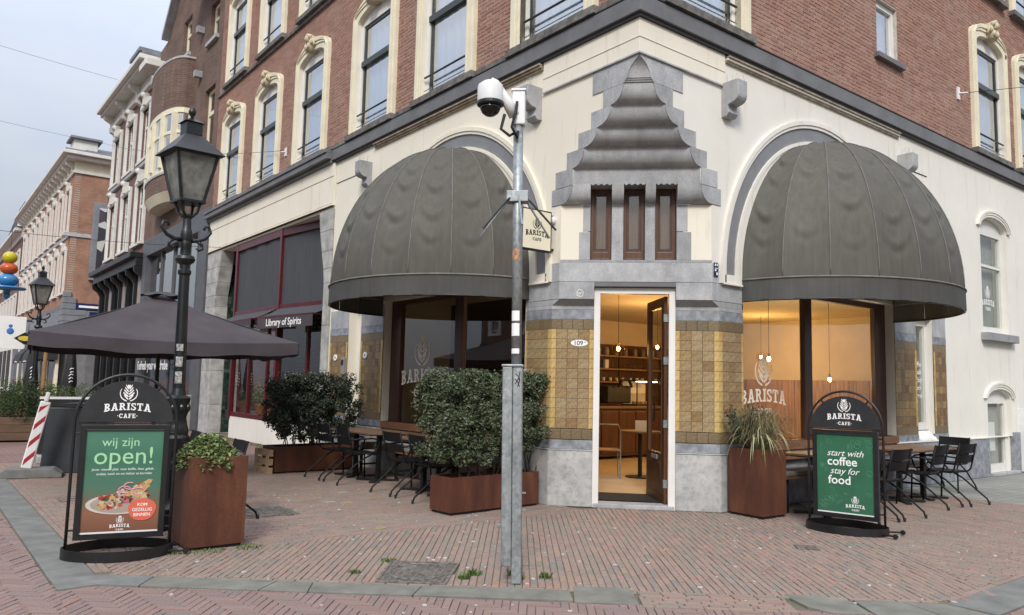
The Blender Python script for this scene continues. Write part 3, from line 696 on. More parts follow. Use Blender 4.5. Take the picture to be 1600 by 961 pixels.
# small blue plate and chalk doodle
o = MB().box(-.04,.04,-.012,0,-.09,.09).build('wall_plate', mat('blue_enamel', (.015,.03,.085), .3, .1, 4), BLD, (1.42,-.008,3.02), RZ, bev=.003)
[MB().box(a_,b_,-.0132,-.0122,c_,d_).build('print', M['white'], o) for a_, b_, c_, d_ in ((-.03,-.005,.045,.075),(.01,.03,.05,.075),(-.03,.028,.012,.022),(-.03,.0,-.02,.004),(.0,.03,-.07,-.035))]
dd = MB()
for (cx_, cz_, r_) in [(0,.02,.03),(.012,-.02,.03),(-.012,-.015,.022),(.002,.0,.045)]:
    dd.tube([(cx_+r_*math.cos(t)+.004*math.sin(3*t), 0, cz_+r_*math.sin(t)) for t in [2*math.pi*i/16 for i in range(16)]], .0025, 4, closed=True)
o = C_(dd, 'chalk_doodle', 'white', 1.36); o.location = (.68-.70*q-.004, .68+.70*q-.004, 2.70)

# --- stone blocks on the facade planes beside the canopy
def quoin(side, e0, e1, z0, z1):
    f = L_ if side < 0 else R_
    mb = MB().box(-e1 if side < 0 else e0, -e0 if side < 0 else e1, -.012, .1, z0+.002, z1-.002); return f(mb, 'stone_block', 'stone', bev=.004)
steps = [(3.86,4.075,1.33,1.53),(4.08,4.30,1.14,1.46),(4.30,4.52,1.12,1.245),(4.52,4.73,.925,1.03),(4.73,4.945,.69,.80),(4.945,5.165,.46,.59),(5.165,5.47,.25,.78)]
for side in (-1, 1):
    f = L_ if side < 0 else R_
    for (z0, z1, sb, e1) in steps:
        # inner edge follows the curve of the course
        best = []
        for pr_ in tier_profiles+[[(1.135,4.295),(1.14,4.09)], quarter(1.14,4.06,1.33,3.86)]:
            for (s_, z_) in pr_:
                if z0-.001 <= z_ <= z1+.001: best.append((s_, z_))
        best = sorted(set(best), key=lambda t: t[1])
        if not best: best = [(sb, z0), (sb, z1)]
        prof = [(s_+.0, z_) for s_, z_ in best]
        if prof[0][1] > z0+.004: prof = [(prof[0][0], z0+.002)]+prof
        if prof[-1][1] < z1-.004: prof = prof+[(max(prof[-1][0]-.01,.003), z1-.002)]
        pts = [(e1, z0+.002)]+[(min(s_, e1-.02), z_) for s_, z_ in prof]+[(e1, z1-.002)]
        pts = [(-p[0] if side < 0 else p[0], p[1]) for p in pts]
        if area(pts) < 0: pts.reverse()
        f(MB().plate(pts, [], -.012, .06), 'stone_block', 'stone')
# --- stucco walls of the ground floor
def prof_edge():
    e = [(1.36,.72),(1.36,3.855)]
    for s_, z_ in [(1.33,3.87),(1.14,4.07),(1.13,4.29),(.93,4.51),(.70,4.72),(.46,4.94),(.25,5.165)]+[(a_, b_) for a_, b_ in reversed(PROF) if a_ < .2]: e.append((s_, z_))
    return e
edge = prof_edge()
left_outer = [(-8.22,.72),(-2.02,.72),(-2.02,2.86),(-1.362,2.86)]+[(-p[0],p[1]) for p in edge[1:]]+[(-.002,5.90),(-8.22,5.90)]
win_l = [(-5.98,.74),(-2.04,.74),(-2.04,2.92),(-5.98,2.92)]; door_l = [(-7.36,.73),(-6.84,.73),(-6.84,3.0),(-7.36,3.0)]
L_(MB().plate(left_outer, [win_l, door_l], .0, .30), 'stucco_wall', 'stucco')
right_outer = [(1.362,2.86),(1.98,2.86),(1.98,.72),(9.66,.72)]+arc(10.22,1.44,.56,.18,180,0,10)+[(10.78,.72),(13.5,.72),(13.5,5.90),(.002,5.90)]+[(p[0],p[1]) for p in reversed(edge[1:])]
def seg_open(x0, x1, z0, z1, rise):
    a = arc((x0+x1)/2, z1-rise, (x1-x0)/2, rise, 0, 180, 10); return [(x0,z0),(x1,z0)]+a
WR = [(9.60,10.86,2.72,5.0,.22),(9.64,10.80,.04,1.66,.20),(12.2,13.2,2.72,5.0,.22)]
R_(MB().plate(right_outer, [[(2.0,.74),(6.06,.74),(6.06,2.95),(2.0,2.95)], [(6.80,.78),(7.42,.78),(7.42,2.80),(6.80,2.80)]]+[seg_open(*w_) for w_ in WR if w_[2] > .72]+[], .0, .30), 'stucco_wall', 'stucco_grey')
# --- cornice band with its shadow line painted as a near-black strip, fascia panels, mouldings
def lband(y0, y1, z0, z1, p, m, name): return L_(MB().box(-y1,-y0,-p,.2,z0,z1), name, m, bev=.006)
def rband(x0, x1, z0, z1, p, m, name): return R_(MB().box(x0,x1,-p,.2,z0,z1), name, m, bev=.006)
MB().prism([(-.09,8.3),(-.09,-.09),(13.5,-.09),(13.5,.2),(.2,.2),(.2,8.3)], 5.945, 6.16).build('cornice', M['band'], BLD, bev=.008)
MB().prism([(-.055,8.3),(-.055,-.055),(13.5,-.055),(13.5,.2),(.2,.2),(.2,8.3)], 5.90, 5.944).build('painted_cornice_shadow', M['band_dark'], BLD)  # dark strip stands in for the shade below the cornice band
MB().prism([(-.10,8.3),(-.10,-.10),(13.5,-.10),(13.5,.15),(.15,.15),(.15,8.3)], 6.162, 6.175).build('cornice_flashing', M['band_dark'], BLD)
MB().prism([(-.022,1.74),(-.022,-.022),(1.62,-.022),(1.62,.1),(.1,.1),(.1,1.74)], 5.475, 5.899).build('fascia', M['stucco'], BLD, bev=.004)
MB().prism([(-.030,1.74),(-.030,-.030),(1.62,-.030),(1.62,.1),(.1,.1),(.1,1.74)], 5.66, 5.668).build('fascia_bead', M['stucco'], BLD)
MB().prism([(-.034,1.74),(-.034,-.034),(1.62,-.034),(1.62,.1),(.1,.1),(.1,1.74)], 5.455, 5.474).build('fascia_drip', M['stone'], BLD)
M['moulding'] = mat('stained_moulding', (.36,.29,.21), .8, .25, 8)
for k, (z0, z1, p) in enumerate([(5.83,5.86,.06),(5.862,5.885,.085),(5.80,5.828,.035)]):
    lband(1.76, 6.55, z0, z1, p, 'moulding', 'moulding'); rband(1.64, 6.35, z0, z1, p*.9, 'moulding' if k else 'stucco_grey', 'moulding')
lband(6.9, 8.18, 5.455, 5.468, .012, 'band_dark', 'wall_groove'); rband(6.55, 7.4, 5.33, 5.345, .012, 'band_dark', 'wall_groove')
# --- arch mouldings round the two shop windows
def arch_ring(f, sgn, r0, r1, p, m, foot, name):
    cx_ = ARCX*sgn; n = 40
    a = arc(cx_, ARCZ, r1, r1, 0, 180, n); b = arc(cx_, ARCZ, r0, r0, 180, 0, n)
    pts = [(cx_+r1, foot)]+a+[(cx_-r1, foot), (cx_-r0, foot)]+b+[(cx_+r0, foot)]
    return f(MB().plate(pts, [], -p, .02), name, m)
for f, sgn, st_ in ((L_, -1, 'stucco'), (R_, 1, 'stucco_grey')):
    arch_ring(f, sgn, 2.43, 2.49, .045, st_, 2.86, 'arch_moulding'); arch_ring(f, sgn, 2.385, 2.428, .03, st_, 2.87, 'arch_moulding')
    arch_ring(f, sgn, 2.19, 2.383, .008, 'arch_grey', 2.98, 'arch_band')
    arch_ring(f, sgn, 2.14, 2.188, .035, st_, 2.87, 'arch_moulding'); arch_ring(f, sgn, 2.04, 2.138, .02, st_, 2.87, 'arch_moulding')
    for sd in (-1, 1):
        c0 = ARCX*sgn+sd*2.26
        f(MB().box(c0-.20,c0+.20,-.05,.02,2.845,2.87).box(c0-.17,c0+.17,-.03,.02,2.87,2.979), 'arch_foot', st_, bev=.004)
# --- corbels with bird spikes
def corbel(f, u, z):
    w_ = .10; pts = [(0.02,z),(-.26,z),(-.26,z-.20)]+[(-.14-.12*math.cos(t), z-.20-.10*math.sin(t)) for t in [i*math.pi/2/5 for i in range(1,6)]]+[(-.10,z-.31),(-.10,z-.36),(-.12,z-.41),(-.08,z-.46),(.02,z-.46)]
    o = f(MB().yz(pts, -w_, w_), 'corbel', 'stone', u, bev=.008)
    sp = MB()
    for k in range(9):
        x_ = random.uniform(-w_,w_); y_ = random.uniform(-.24,-.02); sp.tube([(x_,y_,z-.005),(x_+random.uniform(-.06,.06),y_+random.uniform(-.06,.04),z+random.uniform(.08,.14))], .0022, 4)
    sp.build('bird_spikes', mat('spike_plastic', (.45,.40,.33), .6, .1, 4) if 'spk' not in M else M['spk'], o)
corbel(L_, 1.88, 5.56); corbel(L_, 6.78, 5.58); corbel(R_, 1.66, 5.50); corbel(R_, 6.42, 5.51)

# --- plinth runs under the windows and along the walls
L_(MB().box(-6.84,-2.03,-.035,.25,0,.71), 'plinth', 'plinth', bev=.01); L_(MB().box(-8.22,-7.36,-.035,.25,0,.71), 'plinth', 'plinth', bev=.01)
R_(MB().box(2.0,9.62,-.035,.25,0,.71), 'plinth', 'bluestrip', bev=.01); R_(MB().box(2.0,9.64,-.05,.2,.711,.735), 'plinth_cap', 'stucco_grey', bev=.004)
R_(MB().box(10.82,13.5,-.035,.25,0,.80), 'plinth', 'bluestrip', bev=.01)
# --- display windows: frame, mullion, panes
def shop_window(f, u0, u1, mull, mw, z0, z1, thick_end):
    fr = MB().plate([(u0,z0),(u1,z0),(u1,z1),(u0,z1)], [[(u0+.06 if thick_end > 0 else u0+.34,z0+.09),(u0+.06 if thick_end > 0 else u0+.34,z1-.08),(mull-mw/2,z1-.08),(mull-mw/2,z0+.09)], [(mull+mw/2,z0+.09),(mull+mw/2,z1-.08),(u1-.34 if thick_end > 0 else u1-.06,z1-.08),(u1-.34 if thick_end > 0 else u1-.06,z0+.09)]], .14, .22)
    w_ = f(fr, 'shop_window', 'wood_dark', bev=.008)
    for a, b in ((u0+.05, mull-mw/2+.01), (mull+mw/2-.01, u1-.05)): MB().box(a,b,.185,.19,z0+.08,z1-.07).build('pane', M['glass_shop'], w_)
    MB().box(u0,u1,.02,.14,z0-.02,z0+.02).build('window_sill', M['wood_dark'], w_, bev=.005)
    return w_
SWL = shop_window(L_, -5.98, -2.03, -3.86, .22, .74, 2.92, -1)
SWR = shop_window(R_, 2.0, 6.06, 3.77, .20, .74, 2.95, 1)
# --- tiled piers either side of the far entrance (left facade) and of the narrow window (right facade)
def pieces_wall_mat():
    m, nt, p = base_mat('small_tiles'); p.inputs['Roughness'].default_value = .35
    tc = N(nt, 'ShaderNodeTexCoord'); mp = N(nt, 'ShaderNodeMapping'); mp.inputs['Rotation'].default_value = (R(90), 0, 0)
    nt.links.new(tc.outputs['Object'], mp.inputs['Vector'])
    b = N(nt, 'ShaderNodeTexBrick'); b.offset = 0; b.inputs['Scale'].default_value = 1; b.inputs['Brick Width'].default_value = .125; b.inputs['Row Height'].default_value = .127; b.inputs['Mortar Size'].default_value = .004
    b.inputs['Color1'].default_value = (.30,.20,.07,1); b.inputs['Color2'].default_value = (.14,.075,.03,1); b.inputs['Mortar'].default_value = (.09,.07,.045,1)
    nt.links.new(mp.outputs[0], b.inputs['Vector']); nt.links.new(mixc(nt, b.outputs['Color'], ramp(nt, [(.3,(.7,)*3),(.7,(1.2,)*3)], noise(nt, 24, 4)), 1, 'MULTIPLY'), p.inputs['Base Color'])
    return m
M['small_tiles'] = pieces_wall_mat()
def small_pier(f, u0, u1, ends=(True, True)):
    f(MB().box(u0,u1,-.016,.22,2.50,2.86), 'stone_block', 'stone', bev=.006); f(MB().box(u0,u1,-.018,.22,2.372,2.498), 'stone_strip', 'bluestrip', bev=.003)
    f(MB().box(u0,u1,-.012,.22,.972,2.24), 'tile_panel', 'small_tiles'); f(MB().box(u0,u1,-.014,.22,2.242,2.371), 'border_tile', 'tile_border'); f(MB().box(u0,u1,-.014,.22,.84,.971), 'border_tile', 'tile_border')
    for e, u in ((ends[0], u0), (ends[1], u1-.06)):
        if e:
            for r in range(10): f(MB().box(u,u+.06,-.017,.0,.972+TS*r+.002,.972+TS*(r+1)-.002), 'border_tile', 'tile_yellow')
    f(MB().box(u0-.005,u1+.005,-.02,.22,.735,.838), 'stone_strip', 'bluestrip', bev=.003)
small_pier(L_, -6.83, -5.985); small_pier(L_, -8.14, -7.365)
small_pier(R_, 6.065, 6.795, (False, True)); small_pier(R_, 7.425, 7.92, (True, False))
# --- brown street door in the left facade
d_ = L_(MB().plate([(-7.36,.03),(-6.845,.03),(-6.845,3.0),(-7.36,3.0)], [[(-7.26,.12),(-7.26,2.9),(-6.93,2.9),(-6.93,.12)]], .20, .26), 'street_door', 'paint_white')
MB().box(-7.26,-6.93,.22,.25,.12,2.9).build('leaf', M['wood_door'], d_); MB().box(-7.16,-7.02,.205,.22,1.3,2.3).build('panel', M['wood_dark'], d_)
L_(MB().box(-7.36,-6.845,-.03,.3,0,.06), 'door_step', 'plinth', bev=.01)
o = L_(MB().box(-7.52,-7.38,-.07,.0,1.62,1.95), 'intercom', mat('grey_box', (.22,.22,.21), .5, .1, 4), bev=.012); MB().box(-7.50,-7.40,-.073,-.06,1.80,1.9).build('screen', M['black_matte'], o)
for (yy, zz, t_) in ((7.85, 1.95, '111'), (6.62, 1.98, '109')):
    o = MB().xz([(.075*math.cos(a), .06*math.sin(a)) for a in [2*math.pi*i/24 for i in range(24)]], -.012, 0).build('number_plaque', M['white'], BLD, (-.018,yy,zz), LZ, bev=.003); [MB().box(-.022+.016*k_,-.012+.016*k_,-.0132,-.0122,-.02,.022-.004*k_).build('number', M['black_matte'], o) for k_ in range(3)]
# --- windows with white frames in the right facade
def white_window(x0, x1, z0, z1, rise=0, bars=(), dark=None, sill=True, label=None):
    out = seg_open(x0, x1, z0, z1, rise) if rise else [(x0,z0),(x1,z0),(x1,z1),(x0,z1)]
    zt = z1-rise-.08 if rise else z1-.09
    hs = []; zs = [z0+.10]+[b for b in bars]+[zt]
    for a, b in zip(zs, zs[1:]): hs.append([(x0+.09,a+.03),(x1-.09,a+.03),(x1-.09,b-.03),(x0+.09,b-.03)])
    w_ = R_(MB().plate(out, hs, .10, .17), 'side_window', 'paint_white', bev=.006)
    MB().box(x0+.08,x1-.08,.13,.136,z0+.09,zt+.01).build('pane', M['glass_shop'], w_)
    MB().box(x0+.02,x1-.02,.26,.27,z0+.05,zt+.02).build('curtain', M['blind'], w_)
    if sill: MB().box(x0-.12,x1+.14,-.13,.1,z0-.16,z0-.01).build('window_sill', M['stone'], w_, bev=.008)
    if rise:
        for k in range(3):
            g = .04+.045*k; a = arc((x0+x1)/2, z1-rise-.02, (x1-x0)/2+g+.04, rise+g+.04, 4, 176, 14); b = arc((x0+x1)/2, z1-rise-.02, (x1-x0)/2+g, rise+g, 176, 4, 14)
            MB().plate(a+b, [], -.035-.012*k, .02).build('hood_moulding', M['stucco_grey'], w_)
    return w_
M['blind'] = mat('blind', (.36,.36,.32), .9, .15, 3, stretch=(18,18,.4))
w1 = white_window(9.60,10.86,2.72,5.0,.22,(4.06,)); w3 = white_window(12.2,13.2,2.72,5.0,.22,(4.06,))
w2 = white_window(6.80,7.42,.90,2.80,0,(),sill=False)
R_(MB().hexa([(6.80,-.045,.738),(7.42,-.045,.738),(7.42,.12,.738),(6.80,.12,.738)], [(6.80,-.03,.77),(7.42,-.03,.77),(7.42,.10,.89),(6.80,.10,.89)]), 'window_sill', 'paint_white')
# basement window: opening built against the wall, since the wall above starts at the plinth line
R_(MB().plate([(9.62,0),(10.82,0),(10.82,.722),(9.62,.722)], [[(9.66,.04),(10.78,.04),(10.78,.71),(9.66,.71)]], .05, .3), 'plinth', 'stucco_grey')
w4 = R_(MB().plate(seg_open(9.64,10.80,.04,1.62,.18), [[(9.77,.20),(10.67,.20),(10.67,1.36),(9.77,1.36)]], .09, .15), 'side_window', 'paint_white', bev=.006)
MB().box(9.75,10.69,.12,.124,.18,1.38).build('pane', M['glass_shop'], w4); MB().box(9.75,10.69,.22,.224,.18,1.38).build('curtain', M['blind'], w4)
MB().box(9.9,10.3,.128,.132,.45,1.0).build('notice', M['white'], w4)
for k in range(3):
    g = .02+.045*k; a = arc(10.22,1.44,.58+g+.04,.18+g+.04,4,176,14); b = arc(10.22,1.44,.58+g,.18+g,176,4,14); MB().plate(a+b, [], -.03-.012*k, .02).build('hood_moulding', M['stucco_grey'], w4)
MB().box(9.6,10.9,-.10,.02,.0,.06).build('window_sill', M['stone'], w4, bev=.01)

# --- door in the chamfer
dz = 2.785
C_(MB().box(-.60,.60,-.10,.16,2.79,2.848), 'door_lintel', 'band', 1.5, bev=.006)
fr = MB().plate([(-.515,.0),(.515,.0),(.515,dz),(-.515,dz)], [[(-.435,.045),(.435,.045),(.435,dz-.075),(-.435,dz-.075)]], -.035, .09)
DF = C_(fr, 'door_frame', 'paint_white', 1.5, bev=.006)
C_(MB().box(-.50,.50,-.07,.20,.0,.055), 'door_step', 'stone', 1.5, bev=.01)
dl = MB().plate([(0,0),(.86,0),(.86,2.63),(0,2.63)], [[(.12,.62),(.74,.62),(.74,2.50),(.12,2.50)]], 0, .045)
th = R(-78)     # hinge on the right jamb, swung into the room
hx = (.75+.43*q+.09*q, .75-.43*q+.09*q)
DL = dl.build('door', M['wood_door'], BLD, (hx[0], hx[1], .06), CZ+math.pi+th, bev=.006)
MB().box(.11,.75,.018,.024,.61,2.51).build('pane', M['glass_shop'], DL)
MB().box(.16,.70,-.01,.055,.12,.5).build('panel', M['wood_dark'], DL, bev=.01); MB().box(.30,.56,-.015,.06,.53,.585).build('letter_slot', M['galv'], DL, bev=.004)
for z in (.2,.95,1.75,2.3): MB().box(-.015,.02,-.012,.057,z,z+.10).build('hinge', M['galv'], DL)
MB().tube([(.80,-.05,1.0),(.80,-.05,1.25)], .012, 8).tube([(.80,-.05,1.02),(.80,0,1.02)], .009, 6).tube([(.80,-.05,1.22),(.80,0,1.22)], .009, 6).build('handle', M['black'], DL)
# ------------------------------------------------------------------ upper storeys of the corner building
WIN_L = [1.575, 4.255, 6.755, 9.64, 12.27, 14.87]; WIN_R = [1.25, 10.26, 12.42]
FLOORS = [6.28, 9.74]
LEN_L, LEN_R, ZT = 16.4, 13.5, 13.2
WW, WH = 1.76, 2.62            # outer width of a surround, height up to the spring of its head
def head(u, z0, hw, zs, rise, n=10): return [(u-hw,z0),(u+hw,z0)]+arc(u, zs, hw, rise, 0, 180, n)
def holes_for(us, sgn):
    hs = []
    for u in us:
        for z in FLOORS:
            uu = sgn*u; hs.append((uu-.80, uu+.80, z-.02, z+2.55))
    return hs
def brick_wall(f, u0, u1, z0, z1, holes, name_wall):
    pl = [[(a,c),(b,c),(b,d),(a,d)] for a, b, c, d in holes]
    wall = f(MB().plate([(u0,z0),(u1,z0),(u1,z1),(u0,z1)], pl, .0, .28), name_wall, 'mortar')
    H, Lb, g = .0625, .222, .010; out = []; r = 0; z = z0
    while z < z1-.03:
        cuts = [(a-.001, b+.001) for a, b, c, d in holes if c < z+H*.5 < d]
        spans = [(u0, u1)]
        for a, b in sorted(cuts):
            ns = []
            for s_, e_ in spans:
                if b <= s_ or a >= e_: ns.append((s_, e_))
                else:
                    if a > s_: ns.append((s_, a))
                    if b < e_: ns.append((b, e_))
            spans = ns
        # Flemish-like bond: alternate stretcher and header, shifted every course
        for s_, e_ in spans:
            unit = Lb+.112; k = math.floor((s_-(r % 2)*unit/2)/unit)-1
            while True:
                b0 = k*unit+(r % 2)*unit/2
                if b0 > e_: break
                for a, b in ((b0, b0+Lb), (b0+Lb, b0+unit)):
                    a2, b2 = max(a, s_), min(b-g, e_)
                    if b2-a2 > .03: out.append((a2, b2, z+g/2, z+H-g/2))
                k += 1
        z += H; r += 1
    return wall, out
def brick_box(mb, a, b, c, d, p, e=.0025):
    mb.add([(a,.001,c),(b,.001,c),(b,.001,d),(a,.001,d),(a+e,-p,c+e),(b-e,-p,c+e),(b-e,-p,d-e),(a+e,-p,d-e)], [(0,1,5,4),(1,2,6,5),(2,3,7,6),(3,0,4,7),(4,5,6,7)])
SMALL = (5.72, 6.44, 7.12, 8.10)
wl, bl = brick_wall(L_, -LEN_L, 0, 6.18, ZT, holes_for(WIN_L, -1), 'brick_wall')
wr, br = brick_wall(R_, .002, LEN_R, 6.18, ZT, holes_for(WIN_R, 1)+[SMALL], 'brick_wall')
cand = []
for side, lst in ((0, bl), (1, br)):
    for t_ in lst:
        u = (t_[0]+t_[1])/2; z = (t_[2]+t_[3])/2; p = (0,-u,z) if side == 0 else (u,0,z)
        if t_[1]-t_[0] > .2 and in_view(p): cand.append(((Vector(p)-CAM.location).length, side, t_))
cand.sort(key=lambda c: c[0]); top = cand[:300]; ids = {id(c[2]) for c in top}
for side, lst, w_ in ((0, bl, wl), (1, br, wr)):
    mb = MB()
    for t_ in lst:
        if id(t_) not in ids: brick_box(mb, *t_, random.uniform(.004,.009))
    o = mb.build('bricks', M['brick'], w_); o['kind'] = 'stuff'
one = MB(); brick_box(one, -.106,.106,-.02625,.02625,.007); one = one.mesh('brick', M['brick'])
for dd_, side, t_ in top:
    ob('brick', one, wl if side == 0 else wr, ((t_[0]+t_[1])/2, random.uniform(-.002,.001), (t_[2]+t_[3])/2))
# tall windows: surround, head with carved keystone, white casing, dark sashes, panes, guard rail
def upper_window_protos():
    hw, zs, rise = .66, 2.22, .20
    P = {}
    P['surround'] = MB().plate([(-.88,0),(.88,0),(.88,2.35)]+arc(0,2.35,.88,.30,0,180,14)+[(-.88,0)][:0], [head(0,.001,hw,zs,rise,12)], -.07, .05)
    s2 = MB()
    for sg in (-1, 1):
        s2.box(sg*.80-.035,sg*.80+.035,-.085,-.069,0,2.36); s2.box(sg*.70-.012,sg*.70+.012,-.08,-.069,0,2.30)
    for (ra, rb_, p) in ((.06,.10,.10),(.12,.17,.085),(-.02,.03,.09)):
        a = arc(0,2.35,.80+ra,.24+ra,2,178,16); b = arc(0,2.35,.80+rb_-.08+.02,.24+rb_+.03,178,2,16)
        a, b = arc(0,2.33,.78,.20+ra+.04,0,180,16), arc(0,2.33,.78,.20+ra,180,0,16)
        s2.plate(a+b, [], -p, -.06)
    P['moulding'] = s2
    ks = MB()                     # carved keystone: scroll, shell and leaves
    ks.xz([(-.10,2.40),(.10,2.40),(.15,2.72),(-.15,2.72)], -.17, .02)
    ks.ball((0,-.17,2.66), .085, 10, 7, sz=.9)
    for sg in (-1, 1):
        ks.ball((sg*.10,-.16,2.70), .055, 8, 6); ks.ball((sg*.13,-.14,2.58), .05, 8, 6, sz=1.3); ks.ball((sg*.07,-.18,2.50), .045, 8, 6, sz=1.5)
        ks.tube([(sg*.10,-.14,2.62),(sg*.19,-.13,2.60),(sg*.22,-.12,2.52),(sg*.17,-.12,2.47)], [.035,.03,.025,.02], 7)
    for k in range(5): ks.ball(((k-2)*.045,-.19,2.75-.012*(k-2)**2), .03, 7, 5, sz=1.5)
    P['keystone'] = ks
    P['casing'] = MB().plate(head(0,.0,hw,zs,rise,12), [[(-.59,.09),(.59,.09),(.59,2.18),(-.59,2.18)]], .035, .10)
    P['sash'] = MB().plate([(-.59,.09),(.59,.09),(.59,2.18),(-.59,2.18)], [[(-.53,.15),(.53,.15),(.53,1.34),(-.53,1.34)], [(-.53,1.45),(.53,1.45),(.53,2.12),(-.53,2.12)]], .06, .105).box(-.60,.60,.012,.058,1.34,1.45)
    P['pane'] = MB().box(-.54,.54,.08,.085,.14,2.13)
    c = MB(); c.grid(lambda u, v: ((u-.5)*1.26, .17+.018*math.sin(u*34)+.006*math.sin(u*91), .05+v*2.3), 60, 1); P['curtain'] = c
    P['jamb'] = MB().box(-.70,-.66,-.06,.1,0,2.25)
    P['guard_rail'] = MB().tube([(-.62,-.02,.36),(.62,-.02,.36)], .018, 6).tube([(-.62,-.02,.13),(.62,-.02,.13)], .008, 5)
    P['window_sill'] = MB().box(-.92,.92,-.13,.2,-.10,-.002)
    bs = MB()
    for k in range(44): bs.tube([(-.60+k*.028,-.05,.0),(-.60+k*.028+random.uniform(-.01,.01),-.07+random.uniform(-.02,.02),.10)], .0016, 3)
    P['bird_spikes'] = bs
    mats = dict(surround='paint_cream', moulding='paint_cream', keystone='key', casing='paint_white', sash='sash_green', pane='glass', curtain='curtain', jamb='paint_white', guard_rail='black', window_sill='oldstone', bird_spikes='spk')
    return {k: v.mesh(k, M[mats[k]], smooth=k in ('keystone', 'guard_rail', 'curtain')) for k, v in P.items()}
M['key'] = mat('aged_cream', (.56,.49,.34), .75, .15, 14, .3, 60)
M['spk'] = mat('spikes', (.55,.55,.52), .5, .1, 4)
M['oldstone'] = mat('sill_stone', (.16,.15,.14), .85, .35, 7, .4, 60, detail=8)
UW = upper_window_protos()
def upper_window(rz, loc, keys=None):
    w_ = ob('window', UW['casing'], BLD, loc, rz)
    for k in UW:
        if k != 'casing': ob(k, UW[k], w_)
    ob('jamb', UW['jamb'], w_, (1.36,0,0))
for z in FLOORS:
    for u in WIN_L: upper_window(LZ, (0,u,z))
    for u in WIN_R: upper_window(RZ, (u,0,z))
# second floor sill course and small plain window
lband(0, LEN_L, 9.55, 9.635, .06, 'oldstone', 'sill_course'); rband(8.9, LEN_R, 9.55, 9.635, .05, 'oldstone', 'sill_course') if 0 else None
a, b, c, d = SMALL
w_ = R_(MB().plate([(a,c),(b,c),(b,d),(a,d)], [[(a+.09,c+.08),(b-.09,c+.08),(b-.09,d-.10),(a+.09,d-.10)]], .06, .15), 'small_window', 'paint_white', bev=.005)
MB().box(a+.08,b-.08,.10,.105,c+.07,d-.09).build('pane', M['glass'], w_); MB().box(a+.03,b-.03,.2,.21,c+.03,d-.03).build('curtain', M['curtain'], w_)
MB().box(a-.10,b+.12,-.09,.06,c-.09,c-.005).build('window_sill', M['band'], w_, bev=.006)
# wall anchors and cable brackets
for (x, z) in ((8.05,9.35),(11.05,8.55),(8.9,11.2)): R_(MB().box(-.025,.025,-.04,0,-.16,.16).ball((0,-.045,0), .05, 8, 6, sz=2), 'wall_anchor', 'black_matte', x, 0, z)
R_(MB().box(-.05,.05,-.03,0,-.12,.12).tube([(0,-.03,0),(.12,-.14,.01)], .015, 6), 'cable_bracket', 'white_plastic', 8.80, 0, 7.22)
L_(MB().box(-.05,.05,-.03,0,-.10,.10).tube([(0,-.03,0),(-.1,-.1,.01)], .015, 6), 'cable_bracket', 'white_plastic', 11.0, 0, 6.75)
# --- frieze, portal pillars and soffit round the bar shopfront
L_(MB().box(-LEN_L,-8.23,-.05,.3,5.02,5.90), 'frieze', 'stucco', bev=.006)
for z0, z1, p in ((5.62,5.635,.058),(5.07,5.085,.058),(5.02,5.045,.07)): lband(8.24, LEN_L-.02, z0, z1, p, 'moulding' if z0 > 5.5 else 'stucco', 'moulding')
L_(MB().box(-LEN_L,-8.23,-.0,.3,4.96,5.018), 'lintel', 'stucco')
for k, (z0, z1, p) in enumerate([(5.90,5.98,.10),(5.98,6.10,.20),(6.10,6.17,.23)]): lband(8.305, LEN_L+.05, z0, z1, p, 'band', 'cornice')
lband(8.30, LEN_L, 6.178, 6.26, .12, 'oldstone', 'sill_course'); lband(.02, 8.29, 6.178, 6.262, .07, 'oldstone', 'sill_course'); rband(.02, 2.15, 6.178, 6.262, .07, 'oldstone', 'sill_course')
def portal_pillar(y0, y1, inner_side):
    zs = [(0,.78),(.78,1.7),(1.7,2.6),(2.6,3.45)]
    for z0, z1 in zs: L_(MB().box(-y1,-y0,-.05,.30,z0+.003,z1-.003), 'stone_block', 'plinth' if z0 < .7 else 'portal', bev=.008)
    z = 3.45; g = 0
    for k, (h, gg) in enumerate([(.30,.04),(.36,.16),(.42,.28),(.43,.36)]):
        a, b = (y0, y1+gg) if inner_side > 0 else (y0-gg, y1)
        a0, b0 = (y0, y1+g) if inner_side > 0 else (y0-g, y1)
        L_(MB().hexa([(-b0,-.05,z),(-a0,-.05,z),(-a0,.30,z),(-b0,.30,z)], [(-b,-.05,z+h-.006),(-a,-.05,z+h-.006),(-a,.30,z+h-.006),(-b,.30,z+h-.006)]), 'stone_block', 'portal', bev=.006); z += h; g = gg
M['portal'] = mat('portal_stone', (.40,.395,.37), .8, .22, 3.5, .3, 50, detail=8)
portal_pillar(8.24, 8.50, 1); portal_pillar(15.55, 16.38, -1)
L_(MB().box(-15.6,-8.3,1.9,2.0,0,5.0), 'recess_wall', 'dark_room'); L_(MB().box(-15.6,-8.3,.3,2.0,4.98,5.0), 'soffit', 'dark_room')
# green and black tile strip in the reveal of the portal
M['green_tile'] = pieces_mat('green_tile', [(.02,.045,.035),(.03,.06,.045),(.012,.02,.018),(.08,.12,.09),(.02,.03,.03)], .25, (.02,.02,.02), .2, 30, .1)
t_ = MB()
for i in range(3):
    for k in range(46): t_.box(.31+i*.10,.31+i*.10+.094,15.53,15.555,.05+k*.10,.05+k*.10+.094)
o = t_.build('wall_tiles', M['green_tile'], BLD); o['kind'] = 'stuff'
L_(MB().box(-15.62,-15.556,.29,.7,0,4.97), 'stone_block', 'portal')
# ------------------------------------------------------------------ the bar's oxblood shopfront
BAR = thing('bar_shopfront', 'dark red timber bar shopfront with grey roller screens and small awnings', 'shopfront', (0,0,0))
